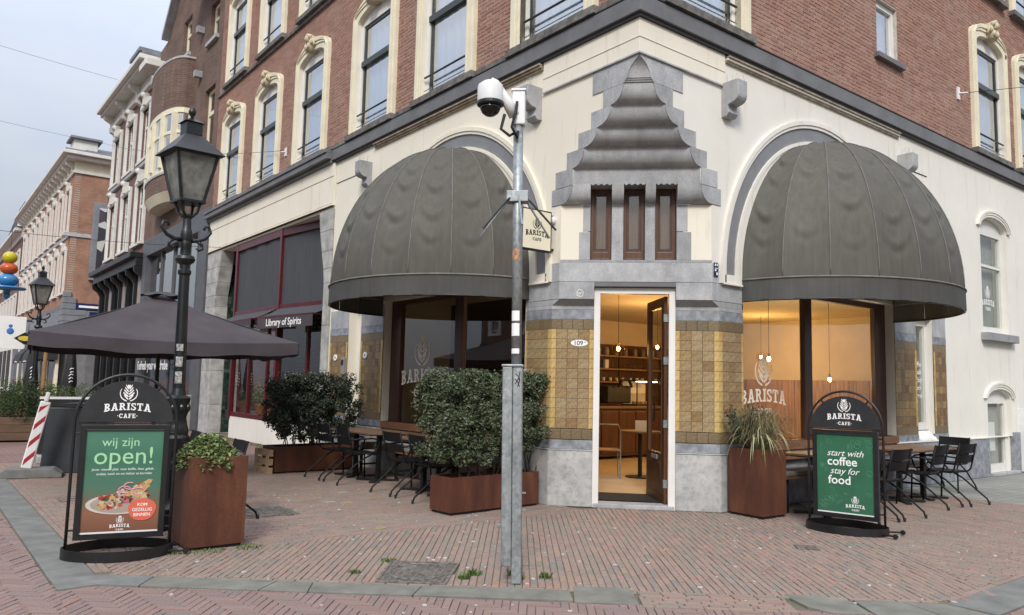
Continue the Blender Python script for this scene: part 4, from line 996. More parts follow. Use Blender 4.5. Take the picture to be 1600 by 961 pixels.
# plan points of the folded front: main panel in the facade plane, then folded back to the near pillar
A0, A1, A2 = Vector((.06,14.05)), Vector((.06,11.05)), Vector((.42,8.55))
def wallseg(p, q, z0, z1, d0, d1, name, m, parent=BAR, bev=.004):
    d = (q-p); L = d.length; ang = math.atan2(d.y, d.x); return MB().box(0,L,d0,d1,z0,z1).build(name, M[m], parent, (p.x,p.y,0), ang, bev=bev)
def post(p, z0, z1, r=.06): return MB().box(p.x-r,p.x+r,p.y-r,p.y+r,z0,z1).build('post', M['red_paint'], BAR, bev=.006)
for p in (A0, A1): post(p, .5, 4.95)
post(A2, .1, 4.9, .07)
for i, (p, q) in enumerate(((A0, A1), (A1, A2))):
    # travelling left (far) to right (near): +Y of the segment frame points into the building
    d = (q-p).normalized()
    wallseg(p, q, 4.78, 4.95, -.05, .07, 'top_rail', 'red_paint'); wallseg(p, q, 3.10, 3.20, -.05, .06, 'rail', 'red_paint')
    ang = math.atan2(d.y, d.x); Lq = (q-p).length
    sc = MB(); sc.grid(lambda u, v: (.06+u*(Lq-.12), .0+(.012*math.sin(u*21) if i == 0 else .004*math.sin(u*9)), 3.2+v*1.58), 50, 1)
    sc.build('roller_screen', M['canvas_grey'], BAR, (p.x,p.y,0), ang, smooth=True)
    # small drop-arm awning below
    aw = MB(); aw.grid(lambda u, v: (.10+u*(Lq-.25), -.02-.56*v, 3.12-.27*v-.02*math.sin(v*3.1)), 8, 4)
    awo = aw.build('awning', M['canvas_grey'], BAR, (p.x,p.y,0), ang, smooth=True)
    MB().tube([(.10,-.58,2.85),(Lq-.15,-.58,2.85)], .022, 6).build('front_bar', M['red_paint'], awo)
    val = MB(); val.box(.12,Lq-.17,-.595,-.588,2.60,2.84) if i else val.box(.12,Lq-.17,-.595,-.588,2.70,2.84)
    vo = val.build('valance', M['canvas_dark'], awo)
    if i: text_part('lettering', 'Library of Spirits', .215, M['white'], awo, (Lq/2-.04,-.60,2.715), bold=.003)
    for x in (.12, Lq-.17): MB().tube([(x,0,2.80),(x,-.57,2.85)], .014, 6).build('arm', M['red_paint'], awo)
    # glazing below the awnings
    wallseg(p, q, .55, .66, -.03, .06, 'rail', 'red_paint'); wallseg(p, q, 0, .55, -.02, .10, 'stall_riser', 'stucco_grey')
    for k in (.40, .80) if i == 0 else (.5,):
        MB().box(Lq*k-.035,Lq*k+.035,-.03,.05,.66,3.1).build('mullion', M['red_paint'], BAR, (p.x,p.y,0), ang, bev=.004)
    MB().box(.05,Lq-.05,.01,.016,.66,3.1).build('pane', M['glass_shop'], BAR, (p.x,p.y,0), ang)
    # white-jointed black brick wall inside
    bk = MB()
    for r in range(26):
        x = -.11 if r % 2 else 0
        while x < Lq-.2:
            bk.box(max(x,0)+.005,min(x+.21,Lq-.2)-.005,.46,.50,.7+r*.095+.005,.7+(r+1)*.095-.008); x += .22
    if i:
        o = bk.build('black_bricks', M['black_matte'], BAR, (p.x,p.y,0), ang); o['kind'] = 'stuff'
        MB().box(0,Lq-.2,.485,.52,.6,3.2).build('brick_backing', M['mortar'], BAR, (p.x,p.y,0), ang)
dp = MB().plate([(0,.1),(.95,.1),(.95,3.1),(0,3.1)], [[(.12,.9),(.83,.9),(.83,2.9),(.12,2.9)]], 0, .05)
do = dp.build('door', M['red_paint'], BAR, (.62,15.25,0), LZ); MB().box(.1,.85,.02,.03,.9,2.9).build('pane', M['glass_dark'], do)
pr_ = MB().ball((0,0,.18), .16, 9, 6); 
for (x, y_, s_) in ((.42,12.9,1.0),(.4,12.2,.8),(.45,9.6,.9)):
    pt = thing('potted_plant', {1.0:'largest clay potted plant behind the bar window',.8:'smallest clay potted plant behind the bar window',.9:'clay potted plant behind the folded bar pane near the dark hedge'}[s_], 'plant', (x, y_, .62), 0, 'potted plants in the bar window')
    MB().lathe([(.09,0),(.14,.24),(.15,.24),(.15,.27)], 12).build('pot', mat('terracotta', (.30,.10,.05), .8, .1, 5), pt)
    g = MB()
    for _ in range(260):
        a, b = random.uniform(0,6.28), random.uniform(-1,1); r = .30*s_*random.random()**.4; c = Vector((r*math.cos(a)*math.sqrt(1-b*b), r*math.sin(a)*math.sqrt(1-b*b), .58+r*b))
        u = Vector((random.uniform(-1,1),random.uniform(-1,1),random.uniform(-1,1))).normalized()*.035; v = u.orthogonal().normalized()*.018
        g.add([c-u, c+v, c+u, c-v], [(0,1,2,3)])
    g.build('foliage', M['weed'], pt)
# ------------------------------------------------------------------ dome awnings
def dome(label, f_loc, rz):
    t = thing('dome_awning', label, 'awning', f_loc, rz, 'dome awnings over the shop windows')
    a, d, h, zb = 2.03, 1.73, 2.22, 2.94; NP = 10
    def P(phi, th, k=0.0, sag=0.0):
        ct, st_ = math.cos(th), math.sin(th); r = 1+k
        # slight flattening near the foot, like stretched canvas
        return (a*r*math.cos(phi)*ct, -d*r*math.sin(phi)*ct-.01, zb+h*st_*r)
    wr = [random.uniform(.6,1.35) for _ in range(NP)]; jit = [[(random.uniform(-.035,.035), random.choice((.25,.7,1,1.15))) for _ in range(5)] for _ in range(NP)]
    for i in range(NP):
        p0, p1 = math.pi*i/NP, math.pi*(i+1)/NP
        def fn(u, v, p0=p0, p1=p1, i=i):
            phi = p0+(p1-p0)*u; th = math.pi/2*v*.995; e = math.sin(math.pi*u)
            sag = -.026*e*math.cos(th)*(1-.3*v)
            fold = 0
            for kf, (vc, amp) in enumerate(((.22,.009),(.36,.014),(.50,.016),(.63,.013),(.75,.009))):
                vv = v-(vc+jit[i][kf][0]-.075*e*wr[i]); fold += amp*jit[i][kf][1]*(math.exp(-(vv/.02)**2)-.7*math.exp(-((vv+.03)/.016)**2))*e*wr[i]
            return P(phi, th, sag+fold*.8)
        mb = MB().grid(fn, 14, 120); mb.build('canopy_panel', M['canvas'], t, smooth=True)
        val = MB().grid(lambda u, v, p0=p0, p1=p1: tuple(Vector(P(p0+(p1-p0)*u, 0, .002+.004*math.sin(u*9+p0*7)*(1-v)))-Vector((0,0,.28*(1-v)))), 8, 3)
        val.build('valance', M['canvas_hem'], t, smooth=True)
    for i in range(NP+1):
        ph = math.pi*i/NP
        MB().tube([P(ph, math.pi/2*k/24*.995, .0025) for k in range(25)], .0075, 5).build('seam', M['canvas_seam'], t, smooth=True)
    MB().tube([P(math.pi*k/60, 0, .004) for k in range(61)], .013, 6).build('piping', M['canvas_seam'], t, smooth=True)
    MB().tube([tuple(Vector(P(math.pi*k/60, 0, -.006))-Vector((0,0,.275))) for k in range(61)], .014, 6).build('hoop', M['black'], t, smooth=True)
    return t
M['canvas_seam'] = mat('awning_seam', (.17,.165,.15), .8, .15, 9)
dome('weathered grey dome awning over the window beside the hedge planters', (0,4.0,0), LZ)
dome('weathered grey dome awning over the window beside the grass planter', (4.0,0,0), RZ)
# ------------------------------------------------------------------ the café room behind the glass
M['warm_wall'] = mat('warm_plaster', (.60,.50,.36), .85, .05, 2)
M['oak'] = mat('oak_panel', (.36,.21,.10), .5, .25, 3, .1, 30, stretch=(8,8,.5))
M['counter'] = mat('counter_wood', (.085,.034,.018), .4, .2, 3, stretch=(8,8,.5))
M['cafe_floor'] = mat('cafe_floor', (.42,.33,.22), .45, .06, 1.5)
def part(mb, name, m, parent=BLD, loc=(0,0,0), rz=0, **k): return mb.build(name, M[m], parent, loc, rz, **k)
part(MB().prism([(.32,2.0),(.32,1.9),(1.9,.32),(9,.32),(9,7.2),(.32,7.2)], .02, .05), 'interior_floor', 'cafe_floor')
part(MB().prism([(.32,1.7),(1.7,.32),(9,.32),(9,7.2),(.32,7.2)], 3.06, 3.10), 'interior_ceiling', 'warm_wall')
part(MB().box(.3,9,6.9,7.0,.05,3.06), 'interior_wall', 'warm_wall'); part(MB().box(8.9,9.0,.3,6.9,.05,3.06), 'interior_wall', 'warm_wall')
part(MB().box(.30,.45,6.0,6.9,.05,3.06), 'interior_wall', 'warm_wall'); part(MB().box(6.2,8.9,.31,.42,.05,3.06), 'interior_wall', 'warm_wall')
# soffits above the display windows and door head
part(MB().box(.31,.40,1.9,6.9,2.9,3.06), 'interior_wall', 'warm_wall'); part(MB().box(1.9,8.9,.31,.40,2.93,3.06), 'interior_wall', 'warm_wall')
for k in range(14):
    part(MB().box(8.82,8.88,.6+k*.42,.6+k*.42+.41,.05,1.75), 'wall_panel', 'oak', bev=.006)
for k in range(5):
    part(MB().box(3.42+k*.42,3.42+k*.42+.41,6.80,6.88,.05,2.15), 'wall_panel', 'oak', bev=.006)
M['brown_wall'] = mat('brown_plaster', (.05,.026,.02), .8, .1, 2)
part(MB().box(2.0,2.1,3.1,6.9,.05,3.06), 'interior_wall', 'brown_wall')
ct = thing('service_counter', 'dark wood service counter facing the open café door', 'counter', (5.4,5.15,.05))
part(MB().box(-1.9,1.1,0,.7,.06,1.02), 'body', 'counter', ct, bev=.01); part(MB().box(-1.95,1.15,-.06,.76,1.02,1.07), 'worktop', 'wood_table', ct, bev=.006)
for k in range(6): part(MB().box(-1.88+k*.5,-1.88+k*.5+.47,-.02,.0,.12,.96), 'panel', 'counter', ct, bev=.008)
vc = thing('cake_display', 'lit glass cake display standing on the counter', 'display case', (5.72,5.3,1.12))
part(MB().box(0,.75,0,.45,0,.03).box(0,.75,0,.45,.52,.55).box(0,.02,0,.02,.03,.52).box(.73,.75,0,.02,.03,.52), 'frame', 'black', vc); part(MB().box(.02,.73,.43,.45,.03,.52), 'back', 'warm_wall', vc)
part(MB().box(.02,.73,.02,.43,.25,.265), 'shelf', 'glass_shop', vc); vc_l = MB().box(.05,.70,.05,.08,.505,.52).build('light_strip', glow_mat('strip', (1,.8,.5), 9), vc)
for k in range(5): part(MB().lathe([(.05,.035),(.055,.07),(.04,.09)], 10, (.12+k*.125,.2)), 'cake', 'oak', vc)
ma = thing('coffee_machine', 'black coffee machine on the café counter', 'coffee machine', (5.25,5.35,1.12))
part(MB().box(-.35,.35,0,.4,.05,.42), 'body', 'black', ma, bev=.03); part(MB().tube([(-.1,-.05,.40),(-.12,-.15,.52),(.1,-.15,.56),(.3,-.05,.40)], .03, 8), 'arm', 'black', ma)
# wall shelves with jars and glasses
sh = thing('wall_shelf', 'three wooden shelves on black uprights behind the counter', 'shelf', (7.0,6.88,0))
for z in (1.60,1.90,2.20): part(MB().box(-1.6,1.6,-.30,0,z,z+.035), 'board', 'oak', sh, bev=.004)
for x in (-1.55,-.5,.55,1.55): part(MB().box(x-.012,x+.012,-.30,-.27,1.55,2.5), 'upright', 'black', sh)
part(MB().box(-1.65,1.65,-.02,0,1.05,2.5), 'back_panel', 'counter', sh)
M['jar'] = pieces_mat('jar_glaze', [(.5,.45,.36),(.10,.06,.04),(.42,.40,.36),(.25,.15,.08)], .4, (.2,.15,.1), .1, 20, .05)
jm = MB().lathe([(.05,0),(.055,.02),(.055,.14),(.035,.17),(.035,.19)], 10).mesh('jar', M['jar'], True); cm = MB().lathe([(.03,0),(.042,.09)], 10).mesh('cup', M['paint_white'], True)
gm = MB().lathe([(.028,0),(.032,.12)], 8).mesh('glass', M['glass_shop'], True)
for z, me, n, nm, lb in ((1.636, cm, 12, 'cup', 'white cup standing on the lowest shelf behind the counter'), (1.936, gm, 14, 'drinking_glass', 'drinking glass standing on the middle shelf behind the counter'), (2.236, jm, 9, 'storage_jar', 'storage jar standing on the top shelf behind the counter')):
    for k in range(n):
        o = ob(nm, me, None, (5.65+k*(2.7/n)+random.uniform(-.03,.03), 6.72, z)); tag(o, lb, nm.split('_')[-1], {'cup':'cups','drinking_glass':'drinking glasses','storage_jar':'storage jars'}[nm]+' on the café shelves')
for k in range(3):
    o = MB().box(-.06,.06,-.04,.04,0,.20).build('coffee_bag', M['white'] if k != 1 else M['black_matte'], None, (5.8+k*.17, 6.66, 1.936)); tag(o, 'black coffee bag standing between two white ones on the shelf' if k == 1 else 'white coffee bag standing beside the black one on the shelf', 'bag', 'coffee bags on the shelf'); bevel(o, .015)
# a table and chair just inside
tb = thing('cafe_table', 'small round café table with a menu card inside the open door', 'table', (3.05,2.75,.05))
part(MB().lathe([(.33,.72),(.34,.735),(.34,.75),(.33,.755)], 24), 'tabletop', 'wood_table', tb); part(MB().tube([(0,0,.03),(0,0,.72)], .035, 10), 'pedestal', 'black', tb); part(MB().lathe([(.24,0),(.24,.015),(.05,.03)], 20), 'base', 'black', tb)
mc = tag(MB().box(-.10,.10,-.002,.002,0,.17).build('menu_card', M['white'], None, (2.98,2.66,.806), R(-40)), 'white menu card standing on the table inside the door', 'card')
ic = thing('cafe_chair', 'slim metal chair with a curved back inside the open door', 'chair', (2.55,3.0,.05), R(-40))
part(MB().box(-.20,.20,-.20,.20,.44,.46), 'seat', 'oak', ic, bev=.01)
part(MB().tube([(-.19,-.19,.0),(-.19,-.19,.75),(-.15,-.21,.86),(.15,-.21,.86),(.19,-.19,.75),(.19,-.19,0)], .011, 7), 'back_frame', 'galv', ic)
for sx in (-1,1): part(MB().tube([(sx*.19,.19,.0),(sx*.18,.18,.44)], .011, 7), 'leg', 'galv', ic)
mt = MB().box(-.45,.45,-.35,.35,0,.012).build('door_mat', mat('coir_black', (.012,.012,.013), .95, .2, 40, .5, 200), None, (1.17,1.17,.052), CZ); tag(mt, 'black mat on the floor just inside the café door', 'mat')
# pendant lamps (lit)
M['amber'] = glass_mat('amber_glass', .06, (1,.72,.36)); M['bulb'] = glow_mat('bulb', (1,.62,.22), 30)
def pendant(x, y, z, r, lb, energy):
    t = thing('pendant_lamp', lb, 'lamp', (x,y,z), 0, 'pendant lamps in the café')
    part(MB().ball((0,0,0), r, 16, 10), 'globe', 'amber', t, smooth=True) if r > .06 else None
    part(MB().ball((0,0,0), .028, 10, 7, sz=1.4), 'bulb', 'bulb', t, smooth=True); part(MB().lathe([(.018,.03),(.022,.09)], 10), 'socket', 'black', t); part(MB().tube([(0,0,.08),(0,0,3.05-z)], .004, 5), 'cord', 'black', t)
    l = bpy.data.lights.new('lamp_light', 'POINT'); l.energy = energy; l.color = (1,.80,.55); l.shadow_soft_size = .05
    lo = bpy.data.objects.new('lamp_light', l); COL.objects.link(lo); lo.parent = t; lo.location = (0,0,-.0)
pendant(2.49,2.72,2.13,.10,'amber glass globe pendant hanging inside the open café door',34)
pendant(3.98,.94,2.0,.03,'bare glowing bulb hanging behind the window lettering',34)
pendant(5.75,.95,1.72,.03,'bare glowing bulb hanging low behind the coffee sign',34)
pendant(4.2,3.4,2.25,.10,'amber glass globe pendant hanging over the counter',60)
pendant(7.4,3.4,2.2,.10,'amber glass globe pendant near the oak wall panels',100)
pl_ = thing('sill_plant', 'dark spiky plant in a shallow dish inside the display window', 'plant', (.62,5.1,.80))
part(MB().lathe([(.06,0),(.16,.07),(.17,.07)], 14), 'dish', 'wood_slat', pl_)
g = MB()
for _ in range(60):
    a = random.uniform(0,6.28); l = random.uniform(.25,.45); e = random.uniform(.2,.8); w_ = .014; dx, dy = math.cos(a), math.sin(a)
    g.add([(-w_*dy,w_*dx,.05),(w_*dy,-w_*dx,.05),(l*e*.6*dx,l*e*.6*dy,.05+l*.8),(l*e*dx,l*e*dy,.05+l*.9)], [(0,1,2),(0,2,3)])
part(g, 'foliage', 'weed', pl_)
# ------------------------------------------------------------------ neighbouring houses
def brick_tex(name, c1, c2, mo, rot=None):
    m, nt, p = base_mat(name); p.inputs['Roughness'].default_value = .88; p.inputs['Specular IOR Level'].default_value = .2
    tc = N(nt, 'ShaderNodeTexCoord'); mp = N(nt, 'ShaderNodeMapping'); mp.inputs['Rotation'].default_value = (R(90), 0, 0)
    nt.links.new(tc.outputs['Object'], mp.inputs['Vector'])
    b = N(nt, 'ShaderNodeTexBrick'); b.inputs['Scale'].default_value = 1; b.inputs['Brick Width'].default_value = .22; b.inputs['Row Height'].default_value = .0625; b.inputs['Mortar Size'].default_value = .006
    b.inputs['Color1'].default_value = (*c1, 1); b.inputs['Color2'].default_value = (*c2, 1); b.inputs['Mortar'].default_value = (*mo, 1)
    nt.links.new(mp.outputs[0], b.inputs['Vector'])
    nt.links.new(mixc(nt, b.outputs['Color'], ramp(nt, [(.3,(.75,)*3),(.7,(1.15,)*3)], noise(nt, 1.5, 6)), 1, 'MULTIPLY'), p.inputs['Base Color'])
    bumpn(nt, p, b.outputs['Fac'], -.3, .01); return m
M['brick_brown'] = brick_tex('brown_brick', (.125,.075,.058), (.165,.10,.078), (.20,.165,.145))
M['brick_plum'] = brick_tex('plum_brick', (.135,.07,.06), (.17,.09,.078), (.23,.19,.17))
M['brick_orange'] = brick_tex('orange_brick', (.27,.125,.075), (.33,.16,.10), (.36,.29,.24))
M['trim'] = mat('white_trim', (.66,.645,.60), .65, .06, 3); M['zinc'] = mat('zinc_roof', (.19,.20,.215), .6, .12, 2)
M['pantile'] = mat('grey_pantile', (.065,.066,.072), .6, .2, 8)
def mk(mb, name, m, parent, loc=(0,0,0), rz=LZ, **k): return mb.build(name, M[m], parent, loc, rz, **k)
def house_window(parent, y, z, w_, h, trim=.22, key=True, frame='trim', rz=LZ, loc=None, arch_=.0, bars=1, pane='glass'):
    lc = loc or (0,y,z); hw = w_/2
    o = mk(MB().plate([(-hw-trim,-.02),(hw+trim,-.02),(hw+trim,h+trim*.9),(-hw-trim,h+trim*.9)], [[(-hw,.0),(hw,.0),(hw,h),(-hw,h)]], -.09, .05), 'window', frame, parent, lc, rz)
    s = MB().plate([(-hw,0),(hw,0),(hw,h),(-hw,h)], [[(-hw+.07,.07),(hw-.07,.07),(hw-.07,h*.62),(-hw+.07,h*.62)],[(-hw+.07,h*.67),(hw-.07,h*.67),(hw-.07,h-.07),(-hw+.07,h-.07)]], .08, .13)
    mk(s, 'sash', frame, o, rz=0); mk(MB().box(-hw,hw,.10,.105,0,h), 'pane', pane, o, rz=0); mk(MB().box(-hw,hw,.2,.21,0,h), 'curtain', 'curtain', o, rz=0)
    mk(MB().box(-hw-trim-.03,hw+trim+.03,-.13,.1,-.13,-.022), 'window_sill', frame, o, rz=0)
    if key:
        a = arc(0,h+trim*.2,hw+trim,.30,0,180,8); mk(MB().plate(a, [], -.11, .03), 'hood', frame, o, rz=0)
        mk(MB().xz([(-.10,h+.05),(.10,h+.05),(.15,h+.52),(-.15,h+.52)], -.19, .0).ball((0,-.17,h+.45), .12, 8, 6), 'keystone', frame, o, rz=0)
    return o
# house with the rounded brick bay
M['shop_in'] = mat('shop_interior', (.16,.17,.18), .9, .3, .6); M['pale_panel'] = mat('pale_panel', (.32,.27,.26), .7, .15, 2); M['poster_blue'] = mat('blue_poster', (.05,.10,.28), .5, .5, 5, col2=(.5,.1,.1))
H2 = thing('bay_house', 'brown brick house with a rounded bay above a grey framed shop window', 'building', (0,16.42,0))
y0, y1 = 0, 7.58
up = [(-y1,6.35),(-y0,6.35),(-y0,13.5),(-1.2,13.6),(-3.9,16.0),(-6.4,13.6),(-y1,13.5)]
hol = [[(-1.45,8.3),(-.45,8.3),(-.45,10.2),(-1.45,10.2)], [(-1.35,11.7),(-.5,11.7),(-.5,12.9),(-1.35,12.9)], [(-4.45,12.15),(-3.5,12.15),(-3.5,13.5),(-4.45,13.5)]]
mk(MB().plate(up, hol, 0, .35), 'brick_wall', 'brick_brown', H2)
for (u, z, w_, h) in ((-.95,8.3,1.0,1.9), (-.925,11.7,.85,1.2), (-3.975,12.15,.95,1.35)):
    o = mk(MB().plate([(-w_/2,0),(w_/2,0),(w_/2,h),(-w_/2,h)], [[(-w_/2+.1,.1),(w_/2-.1,.1),(w_/2-.1,h*.58),(-w_/2+.1,h*.58)],[(-w_/2+.1,h*.64),(w_/2-.1,h*.64),(w_/2-.1,h-.1),(-w_/2+.1,h-.1)]], .12, .19), 'window', 'paint_cream', H2, (0,-u,z))
    mk(MB().box(-w_/2,w_/2,.15,.155,0,h), 'pane', 'glass', o, rz=0); mk(MB().box(-w_/2,w_/2,.24,.25,0,h), 'curtain', 'dark_room', o, rz=0); mk(MB().box(-w_/2-.1,w_/2+.1,-.1,.12,-.12,-.005), 'window_sill', 'stone', o, rz=0)
def bay_pts(r, n=18):
    c, hw, pj = 4.55, 1.8, .7; return [(c+hw*r*math.cos(math.pi*i/n), pj*r*(math.sin(math.pi*i/n))**.6) for i in range(n+1)]
def bay_ring(z0, z1, m, name, r0=1.0, r1=1.0, smooth=False, thick=0):
    mb = MB(); a, b = bay_pts(r0), bay_pts(r1); n = len(a)
    mb.add([(-p[1],p[0],z0) for p in a]+[(-p[1],p[0],z1) for p in b], [(i,i+1,n+i+1,n+i) for i in range(n-1)]+[tuple(range(n)), tuple(range(2*n-1,n-1,-1))])
    return mb.build(name, M[m], H2)
M['brick_round'] = M['brick_brown']
bay_ring(10.05, 11.65, 'brick_curve' if 'brick_curve' in M else 'brick_brown', 'bay_parapet'); bay_ring(11.65, 11.72, 'stone', 'bay_coping', 1.02, 1.02)
bay_ring(7.35, 7.9, 'brick_brown', 'bay_apron'); bay_ring(7.9, 7.97, 'stone', 'bay_sill', 1.04, 1.04); bay_ring(7.05, 7.34, 'paint_cream', 'bay_soffit', .80, 1.0)
bay_ring(7.98, 8.15, 'paint_cream', 'bay_frame', .99, .99); bay_ring(9.87, 10.049, 'paint_cream', 'bay_frame', .99, .99); bay_ring(8.15, 9.87, 'glass', 'pane', .95, .95); bay_ring(8.15,9.87,'dark_room','bay_room',.7,.7)
pts = bay_pts(.975, 18)
for i in (0, 3, 6, 9, 12, 15, 18): mk(MB().box(-.09,.09,-.09,.09,8.15,9.87), 'bay_mullion', 'paint_cream', H2, (-pts[i][1]*.98, pts[i][0], 0), 0)
bay_ring(9.2, 9.3, 'paint_cream', 'bay_transom', .985, .985)
mk(MB().box(-7.56,-6.5,-.7,.4,12.55,12.8), 'eaves', 'trim', H2, bev=.02); mk(MB().box(-2.2,.1,-.9,.4,13.62,13.9), 'eaves', 'trim', H2, bev=.02)
mk(MB().plate([(-6.5,13.55),(-3.9,16.1),(-1.3,13.55),(-1.3,13.75),(-3.9,16.32),(-6.5,13.75)], [], -.25, .4), 'gable_coping', 'stone', H2)
for (u, z) in ((-2.0,11.0),(-2.05,12.45)): mk(MB().box(u-.1,u+.1,-.22,0,z-.2,z), 'corbel', 'stone', H2)
# grey shopfront below
mk(MB().plate([(-7.58,0),(0,0),(0,6.34),(-7.58,6.34)], [[(-7.0,3.05),(-.75,3.05),(-.75,5.75),(-7.0,5.75)],[(-7.0,.45),(-.75,.45),(-.75,2.75),(-7.0,2.75)]], -.12, .3), 'shop_frame', 'grey_frame', H2, bev=.02)
for z0, z1, m in ((3.05,5.75,'glass'),(.45,2.75,'glass_dark')):
    for k in range(4):
        a = -7.0+k*6.25/4; mk(MB().box(a+.03,a+6.25/4-.03,.06,.066,z0,z1), 'pane', m, H2)
        if k: mk(MB().box(a-.03,a+.03,.0,.10,z0,z1), 'mullion', 'grey_frame', H2)
mk(MB().box(-7.3,-.4,.9,.95,0,6.3), 'shop_interior', 'shop_in', H2) if 'shop_in' in M else mk(MB().box(-7.3,-.4,.9,.95,0,6.3), 'shop_interior', 'dark_room', H2)
text_part('lettering', 'Refresh your wardrobe', .42, M['white'], H2, (-.13,5.2,1.85), LZ, bold=.008); text_part('lettering', 'new in store', .34, M['white'], H2, (-.13,5.4,1.35), LZ) if 0 else None
mk(MB().box(-3.9,-2.9,-.02,.0,2.1,2.7), 'poster', 'poster_blue', H2) if 'poster_blue' in M else None
# house with white hooded windows and heavy cornice
H3 = thing('hooded_window_house', 'plum brick house with white hooded windows, heavy cornice and black shopfront', 'building', (0,24.02,0))
mk(MB().plate([(-8,5.9),(0,5.9),(0,12.5),(-8,12.5)], [[(-c-.62,z),(-c+.62,z),(-c+.62,z+h),(-c-.62,z+h)] for c in (1.45,4.0,6.6) for z, h in ((6.5,2.3),(9.75,2.05))], 0, .35), 'brick_wall', 'brick_plum', H3)
for c in (1.45,4.0,6.6): house_window(H3, c, 6.5, 1.24, 2.3); house_window(H3, c, 9.75, 1.24, 2.05)
mk(MB().box(-8.02,0,-.10,.1,9.45,9.58), 'sill_course', 'stone', H3)
for z0, z1, p in ((12.45,12.62,.16),(12.62,13.0,.08),(13.0,13.12,.55),(13.12,13.30,.72),(13.30,13.42,.62)): mk(MB().box(-8.1,.05,-p,.3,z0,z1), 'cornice', 'trim' if z1 < 13.35 else 'zinc', H3, bev=.02)
for k in range(4): mk(MB().yz([(0.0,13.0),(-.5,13.0),(-.46,12.85),(-.2,12.7),(-.16,12.45),(-.2,12.3),(0,12.2)], -.13, .13), 'bracket', 'trim', H3, (0,.3+k*2.45,0))
mk(MB().prism([(-8.1,.3),(.05,.3),(.05,4),(-8.1,4)], 13.2, 13.5), 'roof', 'zinc', H3); mk(MB().box(-4.6,-3.2,.0,1.4,13.42,14.6), 'dormer', 'trim', H3, bev=.03); mk(MB().box(-4.8,-3.0,-.15,1.5,14.6,14.75), 'dormer_roof', 'zinc', H3)
mk(MB().box(-8,0,.5,.6,0,5.9), 'shop_wall', 'dark_room', H3)
mk(MB().box(-8.05,0,-.55,.3,5.75,5.95).box(-8.02,-.02,-.35,.3,5.45,5.75), 'shop_cornice', 'black', H3, bev=.02)
for k in range(7):
    mk(MB().box(-8+k*1.31,-8+k*1.31+.14,-.07,.3,0,5.45), 'pilaster', 'black', H3, bev=.01); mk(MB().yz([(0,5.45),(-.34,5.45),(-.30,5.25),(-.10,5.1),(0,4.9)], -.07, .07), 'bracket', 'black', H3, (-.06,.1+k*1.31,0))
    if k < 6: mk(MB().box(-8+k*1.31+.16,-8+(k+1)*1.31-.02,.05,.06,3.7,5.3), 'panel', 'pale_panel', H3) if k % 2 else mk(MB().box(-8+k*1.31+.16,-8+(k+1)*1.31-.02,.05,.056,3.7,5.3), 'pane', 'glass_dark', H3)
    if k < 6: mk(MB().box(-8+k*1.31+.16,-8+(k+1)*1.31-.02,.05,.056,.5,3.4), 'pane', 'glass_dark', H3)
mk(MB().box(-8,0,-.05,.3,3.42,3.68), 'shop_rail', 'black', H3); mk(MB().box(-8,0,-.05,.3,0,.5), 'stall_riser', 'black', H3)
mk(MB().box(-8,-7.9,.0,9,0,13), 'side_wall', 'brick_plum', H3)
# corner house across the side street
H4 = thing('far_corner_house', 'orange brick corner house with white cornice across the side street', 'building', (0,42,0))
mk(MB().plate([(-24,5.3),(0,5.3),(0,12.9),(-24,12.9)], [], 0, .3), 'brick_wall', 'brick_orange', H4)
MB().plate([(.302,5.3),(14,5.3),(14,12.9),(.302,12.9)], [], 0, .3).build('brick_wall', M['brick_orange'], H4, (0.0,0,0), RZ)
MB().box(-.3,14,-.06,.3,9.05,9.25).build('string_course', M['stone'], H4); mk(MB().box(-24,0,-.06,.1,9.05,9.25), 'string_course', 'stone', H4)
for k in range(9):
    for z, h in ((6.0,2.3),(9.5,2.3)): house_window(H4, 1.6+k*2.55, z, 1.15, h, .25)
for (z0, z1, p, m) in ((12.6,12.75,.10,'trim'),(12.75,13.3,.05,'paint_cream'),(13.3,13.5,.5,'trim'),(13.5,13.68,.75,'trim'),(13.68,13.8,.65,'zinc')):
    MB().prism([(-p,24),(-p,-p),(14,-p),(14,.3),(.3,.3),(.3,24)], z0, z1).build('cornice', M[m], H4, bev=.02)
for k in range(19): mk(MB().yz([(0,13.3),(-.45,13.3),(-.4,13.1),(-.12,12.95),(-.1,12.75),(0,12.7)], -.11, .11), 'bracket', 'trim', H4, (-.04,.5+k*1.25,0))
MB().yz([(-.55,13.8),(4,15.2),(9,15.2),(23,13.8)], .5, 13.5).build('roof', M['pantile'], H4)
dm = MB().box(-.1,1.1,.6,1.9,13.8,14.7).build('dormer', M['trim'], H4, bev=.03); MB().box(-.3,1.3,.4,2.1,14.7,14.82).build('dormer_roof', M['zinc'], dm)
